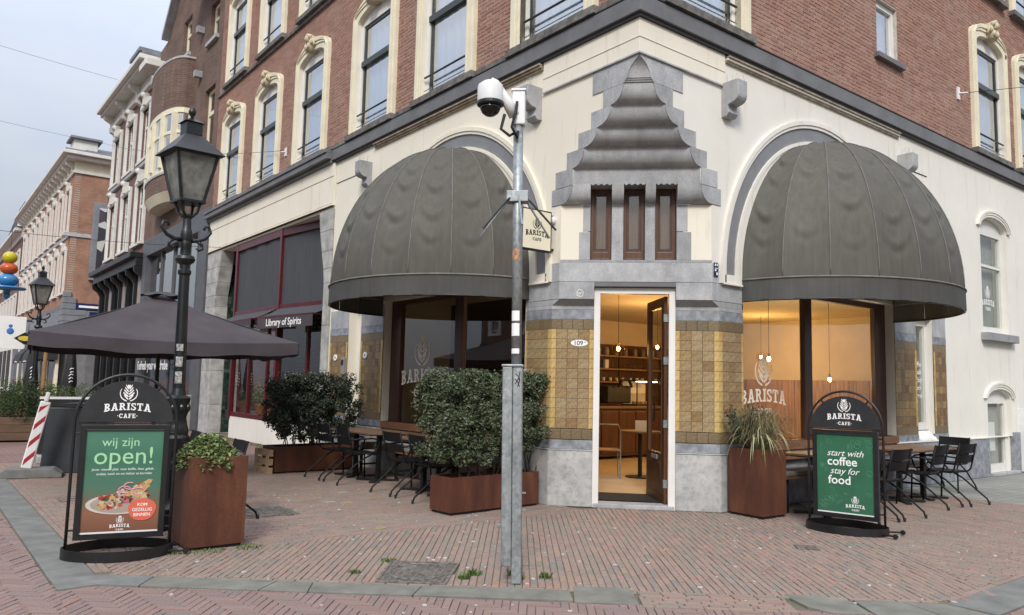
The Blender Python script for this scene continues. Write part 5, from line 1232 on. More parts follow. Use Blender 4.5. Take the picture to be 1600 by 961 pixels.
# ground floor: grey plaster with stepped stone corner and black cornice
MB().prism([(-.05,24),(-.05,1.2),(1.2,-.05),(14,-.05),(14,.4),(.4,24)], 0, 5.28).build('ground_floor_wall', M['band'], H4)
MB().prism([(-.35,24),(-.35,-.35),(14,-.35),(14,.2),(.2,.2),(.2,24)], 3.75, 4.1).build('shop_cornice', mat('navy_cornice', (.02,.025,.04), .5, .1, 3), H4, bev=.03)
for k in range(6):
    s_ = .25+k*.26; z_ = 6.0-k*.33; MB().prism([(-.12,s_),(-.12,-.12),(s_,-.12),(s_,.05),(.05,s_)], z_-.31, z_).build('stone_block', M['zinc'], H4, bev=.02)
MB().prism([(-.09,24),(-.09,-.09),(14,-.09),(14,.2),(.2,.2),(.2,24)], 4.1, 5.0).build('fascia', M['zinc'], H4)
sp_ = MB().box(0,1.9,-.03,0,0,.34).build('street_sign', mat('enamel_blue', (.02,.025,.09), .3, .1, 4), H4, (.5,-.10,5.05)); MB().box(.7,1.2,-.03,0,-.34,-.1).build('district_sign', bpy.data.materials['enamel_blue'], sp_); MB().box(.15,1.75,-.034,-.031,.10,.22).build('lettering', M['white'], sp_)
for k in range(7):
    a = -2.2-k*3.0; mk(MB().box(a-1.2,a+1.2,-.10,0,.4,3.4), 'shop_window', 'dark_room', H4); mk(MB().box(a-1.2,a+1.2,-.12,-.11,.4,3.4), 'pane', 'glass_dark', H4)
    mk(MB().box(a+1.25,a+1.7,-.16,0,0,3.7), 'pilaster', 'paint_cream', H4, bev=.02)
# billboard on its flank
bb = MB().box(0,2.6,-.18,0,0,4.4).build('billboard_frame', M['zinc'], H4, (1.0,-.02,6.7), RZ, bev=.03)
def art_mat():
    m, nt, p = base_mat('abstract_poster'); p.inputs['Roughness'].default_value = .5
    tc = N(nt, 'ShaderNodeTexCoord'); v = N(nt, 'ShaderNodeTexVoronoi'); v.inputs['Scale'].default_value = 1.6; nt.links.new(tc.outputs['Object'], v.inputs['Vector'])
    s_ = N(nt, 'ShaderNodeSeparateXYZ'); nt.links.new(v.outputs['Color'], s_.inputs[0])
    nt.links.new(ramp(nt, [(0,(.02,.02,.025)),(.55,(.03,.03,.04)),(.62,(.35,.14,.22)),(.72,(.08,.25,.28)),(.82,(.4,.30,.06)),(.9,(.5,.5,.5))], s_.outputs[0]), p.inputs['Base Color']); return m
MB().box(.3,2.4,-.19,-.181,.3,4.1).build('poster', art_mat(), bb)
# house further down the street
H5 = thing('distant_terrace', 'distant red brick terrace with white cornice down the street', 'building', (0,66.2,0))
mk(MB().plate([(-30,4.6),(0,4.6),(0,12.4),(-30,12.4)], [], 0, .3), 'brick_wall', 'brick_plum', H5); MB().box(0,14,0,.3,0,12.4).build('side_wall', M['brick_plum'], H5)
for k in range(11):
    for z in (5.4,9.0): house_window(H5, 1.6+k*2.6, z, 1.2, 2.3, .2, key=False)
for (z0, z1, p, m) in ((12.3,12.8,.1,'trim'),(12.8,13.0,.6,'trim'),(13.0,13.15,.5,'zinc')): mk(MB().box(-30,.1,-p,.3,z0,z1), 'cornice', m, H5)
MB().prism([(-.1,30),(-.1,0),(.4,0),(.4,30)], 0, 4.58).build('ground_floor_wall', M['trim'], H5)
for k in range(9): mk(MB().box(-2.9-k*3.2,-.6-k*3.2,-.14,0,.3,3.3), 'shop_window', 'dark_room', H5)
MB().yz([(-.2,13.1),(4,16),(8,16),(29,13.1)], .3, 12).build('roof', M['pantile'], H5)
dm = MB().box(-.05,1.2,3.0,4.8,13.1,14.9).build('dormer', M['trim'], H5)
# ------------------------------------------------------------------ lettering: slab-serif word and rosette logo
def glyph(ch):
    """list of polygons in a unit-high box, returns (polys, width)"""
    t, sf = .20, .13
    def rc(x0,z0,x1,z1): return [(x0,z0),(x1,z0),(x1,z1),(x0,z1)]
    def band(cx,cz,rx,rz,a0,a1,w_,n=10):
        o = arc(cx,cz,rx,rz,a0,a1,n); i = arc(cx,cz,max(rx-w_,.01),max(rz-w_*.85,.01),a1,a0,n); return o+i
    if ch == 'B': return [rc(.08,0,.30,1), rc(0,0,.12,sf), rc(0,1-sf,.12,1), band(.34,.74,.33,.26,-90,90,.19), band(.34,.27,.38,.27,-90,90,.20), rc(.26,1-sf,.36,1), rc(.26,0,.36,sf), rc(.26,.45,.36,.57)], .74
    if ch == 'A': return [[(.10,0),(.30,0),(.50,.80),(.56,1),(.36,1)], [(.62,0),(.84,0),(.60,1),(.38,1),(.44,.85)], rc(.28,.26,.66,.38), rc(0,0,.38,sf), rc(.54,0,.94,sf), rc(.28,1-sf*.8,.48,1)], .94
    if ch == 'R': return [rc(.08,0,.30,1), rc(0,0,.42,sf), rc(0,1-sf,.12,1), band(.34,.72,.36,.28,-90,90,.20), rc(.26,1-sf,.36,1), rc(.26,.44,.36,.56), [(.36,.50),(.54,.50),(.80,.06),(.62,0)], rc(.62,0,.88,sf)], .86
    if ch == 'I': return [rc(.10,0,.32,1), rc(0,0,.42,sf), rc(0,1-sf,.42,1)], .42
    if ch == 'S': return [band(.33,.74,.32,.26,40,270,.19), band(.33,.26,.34,.27,-140,90,.19), rc(.52,.66,.62,.98), rc(.02,.03,.12,.34)], .68
    if ch == 'T': return [rc(.28,0,.50,1), rc(.14,0,.64,sf), rc(0,1-sf*1.1,.78,1), rc(0,.68,.11,.9), rc(.67,.68,.78,.9)], .78
    if ch == 'C': return [band(.42,.5,.42,.51,50,310,.21,14), rc(.62,.66,.74,.97), rc(.62,.04,.74,.2)], .76
    if ch == 'F': return [rc(.08,0,.30,1), rc(0,0,.42,sf), rc(0,1-sf,.68,1), rc(.57,.68,.68,.9), rc(.28,.43,.54,.56), rc(.46,.36,.54,.64)], .70
    if ch == 'E': return [rc(.08,0,.30,1), rc(0,0,.70,sf), rc(0,1-sf,.68,1), rc(.57,.68,.68,.9), rc(.59,.1,.70,.34), rc(.28,.43,.54,.56), rc(.46,.36,.54,.64)], .72
    if ch == '·': return [[(.14+.11*math.cos(a), .5+.11*math.sin(a)) for a in [2*math.pi*i/10 for i in range(10)]]], .28
    return [], .35
def flat_polys(polys, y=-.001):
    mb = MB()
    for k, p in enumerate(polys):
        if area(p) < 0: p = p[::-1]
        yy = y-.00025*(k % 9); mb.plate(p, [], yy-.0006, yy+.0006)
    return mb
def word_polys(txt, height, cx, z0, arch_=0.0, sp=.10, grow=0.0):
    g = [glyph(c) for c in txt]; W = sum(w_ for _, w_ in g)+sp*(len(g)-1); x = -W/2; out = []
    for ps, w_ in g:
        for p in ps:
            q = []
            for (a, b) in p:
                X = (x+a); k = X/(W/2); h = 1+grow*k*k
                q.append((cx+X*height, z0+(b*h-arch_*k*k)*height))
            out.append(q)
        x += w_+sp
    return out
def rosette(cx, cz, s):
    out = []
    for sg in (-1, 1):      # cup rim crescents
        a = [(cx+sg*s*.50*math.cos(R(t)), cz+s*.50*math.sin(R(t))) for t in range(-82, 38, 8)]; b = [(cx+sg*s*.455*math.cos(R(t))+sg*.0, cz+s*.02+s*.455*math.sin(R(t))) for t in range(36, -84, -8)]
        out.append(a+b)
        for k in range(5):  # curled leaf bands
            z0 = -.40+k*.155; w_ = .36-.045*k if k else .26
            p = [(0.02,z0),(w_*.55,z0+.10),(w_,z0+.26),(w_*.96,z0+.34),(w_*.5,z0+.20),(.02,z0+.095)]
            out.append([(cx+sg*s*x, cz+s*z) for x, z in p])
    out.append([(cx+s*x, cz+s*z) for x, z in [(0,.30),(.10,.44),(.06,.54),(0,.50),(-.06,.54),(-.10,.44)]])
    return out
def logo_polys(cx, z, w_, arch_=.30):
    """rosette, BARISTA on a shallow arch, CAFE between dots; w_ = width of the word, z = baseline of the word"""
    h = w_/6.0
    return rosette(cx, z+h*2.35, h*2.3)+word_polys('BARISTA', h, cx, z, arch_, .10, .12)+word_polys('·CAFE·', h*.60, cx, z-h*1.12, 0, .13)
def logo(parent, mat_, loc, rz, w_, name='logo'):
    return flat_polys(logo_polys(0, 0, w_)).build(name, mat_, parent, loc, rz)
# on the panes of the two display windows and the far side window
logo(SWL, M['decal'], (-4.98,.184,1.52), 0, 1.32, 'lettering'); logo(SWR, M['decal'], (2.72,.184,1.36), 0, 1.05, 'lettering')
logo(w1, M['white'], (10.2,.128,3.3), 0, .62, 'lettering')
for k, t_ in enumerate(('koffie', 'gebak', 'ontbijt', 'lunch', 'borrel')): text_part('lettering', t_, .125, M['white'], w2, (7.12,.128,2.02-.135*k))
# ------------------------------------------------------------------ hanging sign on the corner
HS = thing('hanging_sign', 'cream BARISTA CAFE board on black brackets behind the camera pole', 'sign', (0,1.5,3.5))
MB().box(-.56,-.06,-.035,.035,-.27,.27).build('frame', M['black'], HS, bev=.006); MB().box(-.54,-.08,-.0385,.0385,-.25,.25).build('board', M['cream_print'], HS)
b_ = flat_polys(logo_polys(0,0,.38)).build('lettering', M['black_matte'], HS, (-.31,-.039,-.07), 0)
for z in (-.22, .22): MB().box(-.06,.07,-.012,.012,z-.012,z+.012).box(.05,.07,-.04,.04,z-.03,z+.03).build('bracket', M['black'], HS)
MB().ball((-.02,-.02,.17), .04, 10, 7, sz=1.3).build('lamp', M['white_plastic'], HS)
# ------------------------------------------------------------------ camera pole
CP = thing('camera_pole', 'galvanised steel pole with a white dome camera and anti-climb spikes', 'pole', (-2.735,-1.30,0), R(-42)); CP.rotation_euler = (R(-.25), R(-.85), R(-42))
MB().box(-.038,.038,-.045,.045,0,1.66).build('post', M['galv'], CP, bev=.008); MB().box(-.118,-.040,-.05,.05,.13,1.655).build('cable_box', M['galv'], CP, bev=.006)
MB().box(-.125,.045,-.058,.058,1.657,1.675).build('cap_plate', M['galv'], CP, bev=.004)
MB().tube([(-.012,0,1.67),(-.012,0,3.80)], .040, 18).build('pole_tube', M['galv'], CP, smooth=True)
for (x, z) in ((-.122,.42),(-.122,.435),(.05,1.63),(.05,.55),(.05,.68)): MB().tube([(x-.03,-.01,z),(x+.02,-.01,z)], .007, 6).build('bolt', M['galv'], CP)
MB().box(-.10,.075,-.055,.055,2.98,3.07).lathe([(.052,2.98),(.052,3.07)], 14, (-.012,0)).build('spike_collar', M['galv'], CP, bev=.004)
for k in range(6):
    a = R(-150+k*60+10); MB().tube([(-.012+.05*math.cos(a),.05*math.sin(a),3.03),(-.012+.11*math.cos(a),.11*math.sin(a),2.98),(-.012+.33*math.cos(a),.33*math.sin(a),2.73)], .0085, 6).build('spike', M['galv'] if k % 2 else M['black'], CP)
MB().box(-.06,.045,-.05,.05,3.62,3.90).build('mount_box', M['white_plastic'], CP, bev=.01); MB().box(-.068,.053,-.058,.058,3.90,3.918).build('mount_lid', M['white_plastic'], CP, bev=.004)
MB().tube([(-.04,-.02,3.70),(-.10,-.05,3.80),(-.20,-.08,3.955),(-.235,-.09,3.97)], [.05,.045,.035,.03], 10).build('arm', M['white_plastic'], CP, smooth=True)
MB().lathe([(.03,3.965),(.06,3.96),(.10,3.93),(.106,3.90),(.106,3.80),(.102,3.775)], 24, (-.235,-.09)).build('camera_housing', M['white_plastic'], CP, auto=40)
MB().lathe([(.109,3.788),(.109,3.765),(.09,3.755)], 24, (-.235,-.09)).build('trim_ring', M['black'], CP); MB().lathe([(.086,3.757),(.082,3.73),(.066,3.70),(.04,3.68),(.003,3.672)], 20, (-.235,-.09)).build('camera_dome', M['dome_glass'], CP, smooth=True)
MB().tube([(-.02,-.065,3.80),(-.03,-.09,3.70),(-.06,-.09,3.58),(-.015,-.07,3.50),(-.012,-.045,3.56)], .012, 7).build('cable', M['black_matte'], CP, smooth=True); MB().tube([(-.12,-.06,3.70),(-.15,-.05,3.58),(-.08,-.06,3.52),(-.03,-.05,3.55)], .013, 7).build('cable', M['black_matte'], CP, smooth=True)
for (z0, z1, m) in ((2.50,2.60,'orange_sticker'),(2.02,2.10,'white'),(1.90,2.00,'white'),(1.76,1.80,'white')):
    if m not in M: M[m] = mat(m, (.40,.22,.12), .6, .6, 30, col2=(.05,.05,.05))
    mb = MB(); n = 10; mb.add([(-.012+.0408*math.cos(R(-165+i*110/n)), .0408*math.sin(R(-165+i*110/n)), z) for z in (z0, z1) for i in range(n+1)], [(i,i+1,n+2+i,n+1+i) for i in range(n)]); mb.build('sticker', M[m], CP)
sc_ = MB()
for (x0,z0,x1,z1) in ((-.02,1.52,.02,1.62),(-.015,1.60,.02,1.55),(0,1.50,.01,1.58),(-.02,1.56,.015,1.50)): sc_.tube([(x0,-.0465,z0),((x0+x1)/2+.01,-.0465,(z0+z1)/2),(x1,-.0465,z1)], .003, 4)
sc_.build('graffiti_tag', M['black_matte'], CP)
# ------------------------------------------------------------------ street lamps
def lamp_parts(t):
    ci = M['cast_iron']
    MB().box(-.15,.15,-.15,.15,0,.16).build('base', ci, t, bev=.015)
    MB().lathe([(.135,.16),(.14,.20),(.115,.23),(.105,.30),(.105,.80),(.125,.84),(.13,.90),(.11,.93),(.115,.97),(.10,1.02),(.085,1.10),(.105,1.16),(.11,1.24),(.12,1.30),(.075,1.33),(.062,1.40)], 16, caps=False).build('pedestal', ci, t, auto=35)
    for k in range(8):
        a = 2*math.pi*k/8; MB().tube([(.108*math.cos(a),.108*math.sin(a),.32),(.108*math.cos(a),.108*math.sin(a),.78)], .014, 5).build('flute', ci, t)
        MB().ball((.104*math.cos(a),.104*math.sin(a),1.20), .028, 7, 5, sz=1.6).build('leaf_ornament', ci, t)
    MB().lathe([(.062,1.40),(.056,2.0),(.050,2.56),(.066,2.58),(.066,2.61),(.05,2.63),(.05,2.67),(.088,2.70),(.10,2.73),(.088,2.76),(.055,2.78),(.05,2.84),(.06,2.88),(.052,2.92)], 16, caps=False).build('shaft', ci, t, auto=35)
    MB().lathe([(.055,2.92),(.062,2.98),(.055,3.03),(.045,3.06),(.042,3.16),(.06,3.18),(.06,3.20)], 14).build('neck', ci, t, auto=35)
    for sg in (-1, 1):
        pts = [(sg*.05,0,2.93),(sg*.12,0,2.935),(sg*.20,0,2.97),(sg*.255,0,3.04),(sg*.235,0,3.10),(sg*.19,0,3.095),(sg*.185,0,3.06)]
        MB().tube(pts, [.024,.022,.02,.018,.016,.014,.016], 7).build('scroll_arm', ci, t, smooth=True)
        MB().tube([(sg*.12,0,2.93),(sg*.165,0,2.90),(sg*.175,0,2.855),(sg*.135,0,2.835),(sg*.11,0,2.86)], [.018,.018,.016,.014,.012], 7).build('scroll', ci, t, smooth=True)
    for k in range(4):
        a = math.pi/4+k*math.pi/2; MB().tube([(.03*math.cos(a),.03*math.sin(a),3.16),(.10*math.cos(a),.10*math.sin(a),3.22),(.135*math.cos(a),.135*math.sin(a),3.33)], .016, 6).build('cradle_bar', ci, t)
    b0, b1, z0, z1 = .115, .21, 3.33, 3.82
    MB().box(-b0-.02,b0+.02,-b0-.02,b0+.02,z0-.015,z0+.015).build('lantern_base', ci, t, bev=.004)
    for sx in (-1,1):
        for sy in (-1,1): MB().tube([(sx*b0,sy*b0,z0),(sx*b1,sy*b1,z1)], .018, 5).build('lantern_bar', ci, t)
    for k in range(4):
        c, s_ = math.cos(k*math.pi/2), math.sin(k*math.pi/2); rot = lambda x, y_: (x*c-y_*s_, x*s_+y_*c)
        e = .008; MB().add([(*rot(-b0,-b0+e),z0),(*rot(b0,-b0+e),z0),(*rot(b1,-b1+e),z1),(*rot(-b1,-b1+e),z1)], [(0,1,2,3)]).build('lantern_pane', M['lantern_glass'], t)
        MB().tube([(*rot(-b1,-b1),z1),(*rot(b1,-b1),z1)], .018, 5).build('lantern_rail', ci, t)
    rf = MB(); q0, q1 = .27, .09
    rf.hexa([(-q0,-q0,z1),(q0,-q0,z1),(q0,q0,z1),(-q0,q0,z1)], [(-q1,-q1,z1+.215),(q1,-q1,z1+.215),(q1,q1,z1+.215),(-q1,q1,z1+.215)]).build('lantern_roof', M['lamp_roof'], t, bev=.008)
    MB().box(-.085,.085,-.085,.085,z1+.215,z1+.35).build('chimney', ci, t, bev=.006); MB().hexa([(-.105,-.105,z1+.35),(.105,-.105,z1+.35),(.105,.105,z1+.35),(-.105,.105,z1+.35)], [(-.03,-.03,z1+.40),(.03,-.03,z1+.40),(.03,.03,z1+.40),(-.03,.03,z1+.40)]).build('chimney_cap', ci, t)
    MB().lathe([(.02,z1+.39),(.015,z1+.42),(.035,z1+.45),(.04,z1+.48),(.028,z1+.51),(.004,z1+.54)], 10).build('finial', ci, t, smooth=True)
M['lamp_roof'] = mat('lamp_roof', (.028,.029,.032), .5, .15, 5)
LP = thing('street_lamp', 'black cast iron lantern post standing between the open sign and tall planter', 'lamp', (-4.32,2.30,0), R(7), 'cast iron street lamps'); lamp_parts(LP)
LP.rotation_euler = (R(.3), R(-1.0), R(7))
for (x, y, lb) in ((-3.9,17.6,'black cast iron lantern post beyond the dark parasol by the boxed shrub'), (-4.45,27.5,'distant black lantern post beyond the boxed shrub and striped marker')):
    c = copy_tree(LP); c.location = (x,y,0); c.rotation_euler = (0,0,R(8)); c['label'] = lb
# stickers and scuffs on the near post
for (z, w_, h) in ((1.62,.07,.10),(1.78,.05,.07),(1.45,.08,.12)):
    mb = MB(); n = 6; a0 = -150; mb.add([(.066*math.cos(R(a0+i*60/n)), .066*math.sin(R(a0+i*60/n)), zz) for zz in (z, z+h) for i in range(n+1)], [(i,i+1,n+2+i,n+1+i) for i in range(n)]); mb.build('sticker', mat('torn_sticker', (.35,.35,.34), .8, .5, 40, col2=(.03,.03,.03)), LP)
# ------------------------------------------------------------------ parasol
PA = thing('parasol', 'large dark grey square parasol open over the terrace chairs', 'parasol', (-3.60,6.30,0), R(-7))
h, zt, ze = 1.64, 2.74, 2.03
def canopy(u, v): return None
cs = [(-h,-h),(h,-h),(h,h),(-h,h)]
for k in range(4):
    a, b = Vector((*cs[k],ze)), Vector((*cs[(k+1) % 4],ze)); top = Vector((0,0,zt)); mid_drop = .05
    def fn(u, v, a=a, b=b):
        e = a.lerp(b, u); p = e.lerp(top, v); s_ = math.sin(math.pi*u); p.z -= (.06*s_*(1-v)+.05*math.sin(math.pi*v)*(1-.4*s_)); return tuple(p)
    MB().grid(fn, 16, 12).build('canopy_panel', M['canvas_dark'], PA, smooth=True)
    def vf(u, v, a=a, b=b):
        p = a.lerp(b, u); s_ = math.sin(math.pi*u); p.z -= .06*s_; d = (p-Vector((0,0,p.z))).normalized(); p += d*(.012*(1-v)*math.sin(u*17)); p.z -= (.17+.012*math.sin(u*23))*(1-v); return tuple(p)
    MB().grid(vf, 24, 2).build('valance', M['canvas_dark'], PA, smooth=True)
    MB().tube([(0,0,zt-.06), tuple(a-Vector((0,0,.03)))], .012, 6).build('rib', M['black'], PA)
    MB().tube([(0,0,1.95), tuple(a.lerp(Vector((0,0,zt)), .45)-Vector((0,0,.10)))], .010, 6).build('strut', M['black'], PA)
MB().grid(lambda u, v: tuple(Vector((.30*(1-v*.6)*math.cos(2*math.pi*u), .30*(1-v*.6)*math.sin(2*math.pi*u), zt-.03+.06*v+.015*math.sin(u*38)*(1-v)))), 32, 3).build('vent_cap', M['canvas_dark'], PA, smooth=True)
MB().tube([(0,0,.05),(0,0,zt)], .028, 10).build('pole', M['black'], PA); MB().box(-.40,.40,-.40,.40,0,.06).build('base', M['plinth'], PA, bev=.01); MB().lathe([(.06,.06),(.05,.35),(.03,.36)], 12).build('sleeve', M['black'], PA)
# ------------------------------------------------------------------ sign boards on the pavement
def sign_board(name, label, loc, rz):
    t = thing(name, label, 'sign', loc, rz); bk = M['black']
    n = 48; rx, ry = .43, .27
    st_ = lambda k, s_: (rx*s_*math.cos(2*math.pi*k/n), ry*s_*math.sin(2*math.pi*k/n)*(1+.12*abs(math.sin(2*math.pi*k/n))))
    mb = MB(); V = []
    for (s_, z) in ((1,.0),(1,.085),(.97,.085),(.97,.0)): V += [(*st_(k,s_),z) for k in range(n)]
    mb.add(V, [(j*n+k, j*n+(k+1) % n, ((j+1) % 4)*n+(k+1) % n, ((j+1) % 4)*n+k) for j in range(4) for k in range(n)]); mb.build('base_ring', bk, t, auto=40)
    r = .395; arch_pts = [(-r,0,.06),(-r,0,.6),(-r,0,1.12)]+[(-r*math.cos(R(a)),0,1.12+r*1.02*math.sin(R(a))) for a in range(8,180,8)]+[(r,0,1.12),(r,0,.6),(r,0,.06)]
    MB().tube(arch_pts, .013, 8).build('arch_frame', bk, t, smooth=True)
    hp = [(-.365,1.115),(.365,1.115)]+arc(0,1.125,.365,.345,0,180,20)
    MB().plate(hp, [], -.010, .010).build('header_panel', M['black_matte'], t, bev=.003)
    for a in (50, 130): MB().tube([(-.34*math.cos(R(a)),0,1.12+.34*math.sin(R(a))),(-.395*math.cos(R(a)),0,1.12+.40*math.sin(R(a)))], .012, 6).build('clip', bk, t)
    logo(t, M['white'], (0,-.011,1.22), 0, .365, 'lettering')
    fr = MB().plate([(-.345,.14),(.345,.14),(.345,1.095),(-.345,1.095)], [[(-.30,.185),(.30,.185),(.30,1.05),(-.30,1.05)]], -.028, .028)
    MB().box(-.38,.38,-.004,.004,1.10,1.112).build('rail', bk, t)
    F = fr.build('poster_frame', bk, t, bev=.012)
    for z in (.22, 1.02): 
        for sg in (-1, 1): MB().tube([(sg*.345,0,z),(sg*.395,0,z)], .008, 6).build('hinge', bk, t)
    MB().box(-.30,.30,-.016,-.0155,.186,.200).build('clip_strip', M['white_plastic'], F)
    for sg in (-1, 1):
        MB().tube([(.36,sg*.10,.03),(.52,sg*.16,.035)], .010, 6).build('wheel_arm', bk, t); MB().tube([(.53,sg*.16-.012,.035),(.53,sg*.16+.012,.035)], .026, 12).build('wheel', M['black'], t)
    return t, F
def poster_mat(name, stops):
    m, nt, p = base_mat(name); p.inputs['Roughness'].default_value = .25
    tc = N(nt, 'ShaderNodeTexCoord'); s_ = N(nt, 'ShaderNodeSeparateXYZ'); nt.links.new(tc.outputs['Object'], s_.inputs[0])
    nz_ = noise(nt, 3, 3, .5, (1,1,.4)); a = N(nt, 'ShaderNodeMath', operation='MULTIPLY_ADD'); nt.links.new(nz_, a.inputs[0]); a.inputs[1].default_value = .10; nt.links.new(s_.outputs['Z'], a.inputs[2])
    nt.links.new(ramp(nt, stops, a.outputs[0]), p.inputs['Base Color']); return m
SL, F1 = sign_board('poster_sign', 'black arched pavement sign with a food poster reading wij zijn open', (-5.02,1.27,0), R(-14))
P1 = MB().box(-.30,.30,-.014,-.006,.185,1.05).build('poster', poster_mat('open_poster', [(.22,(.17,.07,.04)),(.40,(.24,.115,.07)),(.50,(.14,.125,.085)),(.62,(.075,.165,.115)),(.85,(.05,.16,.10)),(1.1,(.07,.19,.13))]), F1)
M['mint'] = mat('mint_print', (.36,.62,.36), .4, .02, 3)
text_part('lettering', 'wij zijn', .105, M['mint'], P1, (-.03,-.0148,.945)); text_part('lettering', 'open!', .205, M['mint'], P1, (.0,-.0148,.825))
text_part('lettering', 'Jouw  nieuwe plek  voor koffie, thee, gebak,', .027, M['white'], P1, (0,-.0148,.718)); text_part('lettering', 'ontbijt, lunch en om lekker te borrelen', .027, M['white'], P1, (0.01,-.0148,.680))
plate_c = [((.55,.50,.44),1.0,0.0),((.36,.30,.25),.86,.0004)]
for k, (c, s_, dy) in enumerate(plate_c):
    MB().plate([(-.02+.25*s_*math.cos(2*math.pi*i/40), .425+.085*s_*math.sin(2*math.pi*i/40)) for i in range(40)], [], -.0146-dy-.0004, -.0146-dy+.0004).build('print', mat('plate_print', c, .3, .06, 8), P1)
MB().plate([(-.02+.25*math.cos(R(a)), .418+.085*math.sin(R(a))) for a in range(180,361,9)]+[(.22,.395),(-.26,.395)][:0], [], -.0144, -.0138).build('print', mat('plate_shadow', (.20,.07,.03), .3, .2, 8), P1)
foods = [((.42,.055,.03),22,.022),((.50,.10,.05),14,.018),((.06,.10,.03),16,.018),((.55,.36,.16),10,.03),((.62,.50,.34),12,.02),((.50,.16,.22),8,.02),((.10,.03,.03),8,.016)]
for j, (c, n, r) in enumerate(foods):
    mb = MB()
    for k in range(n):
        t_ = random.random(); cx_ = -.13+.30*t_+random.uniform(-.05,.05); cz_ = .43+.11*t_+random.uniform(-.055,.05); rr = r*random.uniform(.6,1.3); m_ = random.randint(6,9); yy = -.0156-.0003*j-.00004*k
        mb.plate([(cx_+rr*random.uniform(.7,1.2)*math.cos(2*math.pi*i/m_), cz_+rr*.8*random.uniform(.7,1.2)*math.sin(2*math.pi*i/m_)) for i in range(m_)], [], yy-.0002, yy+.0001)
    o = mb.build('print', mat('food_print', c, .3, .25, 60), P1); o['kind'] = 'stuff'
for (cx_, cz_, a0) in ((.02,.545,20),(.13,.53,-10),(.06,.575,60)):
    o = MB().tube([(cx_+.045*math.cos(R(a+a0)), -.0182, cz_+.028*math.sin(R(a+a0))) for a in range(0,300,20)], .006, 5).build('print', mat('onion_print', (.62,.30,.36), .3, .1, 20), P1)
MB().plate([(.01,.50),(.20,.63),(.235,.625),(.225,.60),(.06,.485)], [], -.0180, -.0176).build('print', mat('bread_print', (.55,.35,.15), .4, .25, 40), P1)
MB().plate([(.165+.108*(1+.05*math.sin(3*a))*math.cos(a), .375+.098*(1+.05*math.cos(2*a))*math.sin(a)) for a in [2*math.pi*i/30 for i in range(30)]], [], -.0196, -.0190).build('badge', mat('orange_badge', (.62,.13,.075), .4, .02, 3), P1)
for k, t_ in enumerate(('KOM', 'GEZELLIG', 'BINNEN')): text_part('lettering', t_, .036, M['white'], P1, (.165,-.0202,.415-.042*k), bold=.0004)
logo(P1, M['white'], (0,-.0145,.235), 0, .155, 'lettering')
SR, F2 = sign_board('coffee_sign', 'black arched pavement sign with a green start with coffee poster', (1.70,-1.53,0), R(-77))
P2 = MB().box(-.30,.30,-.014,-.006,.185,1.05).build('poster', mat('green_poster', (.035,.135,.075), .25, .12, 2.5), F2)
M['doodle'] = mat('doodle_print', (.09,.26,.15), .3, .02, 3)
mb = MB(); random.seed(21)
for k in range(64):
    cx_, cz_ = random.uniform(-.275,.275), random.uniform(.21,1.03)
    if -.20 < cx_ < .24 and .46 < cz_ < .90: continue
    if -.04 < cx_ < .24 and .21 < cz_ < .40: continue
    r = random.uniform(.018,.04); ty = random.randint(0,3); a0 = random.uniform(0,6.28); yy = -.0143
    if ty == 0: pts = [(cx_+r*math.cos(t), yy, cz_+r*.8*math.sin(t)) for t in [2*math.pi*i/12 for i in range(13)]]
    elif ty == 1: pts = [(cx_+r*(t-1)*math.cos(a0)-r*.4*math.sin(t*4)*math.sin(a0), yy, cz_+r*(t-1)*math.sin(a0)+r*.4*math.sin(t*4)*math.cos(a0)) for t in [i*.2 for i in range(13)]]
    elif ty == 2: pts = [(cx_+r*math.sin(t)*math.cos(a0)-r*.45*math.sin(2*t)*math.sin(a0), yy, cz_+r*math.sin(t)*math.sin(a0)+r*.45*math.sin(2*t)*math.cos(a0)) for t in [2*math.pi*i/18 for i in range(19)]]
    else: pts = [(cx_+r*(1-.055*i)*math.cos(a0+i*.6), yy, cz_+r*(1-.055*i)*math.sin(a0+i*.6)) for i in range(16)]
    mb.tube(pts, .0016, 4)
o = mb.build('line_drawings', M['doodle'], P2); o['kind'] = 'stuff'; random.seed(7)
text_part('lettering', 'start with', .098, M['white'], P2, (.0,-.0148,.84), shear=.35); text_part('lettering', 'coffee', .130, M['white'], P2, (-.03,-.0148,.748), bold=.0018)
text_part('lettering', 'stay for', .098, M['white'], P2, (-.01,-.0148,.645), shear=.35); text_part('lettering', 'food', .130, M['white'], P2, (-.06,-.0148,.545), bold=.0018)
logo(P2, M['white'], (.10,-.0148,.265), 0, .20, 'lettering')
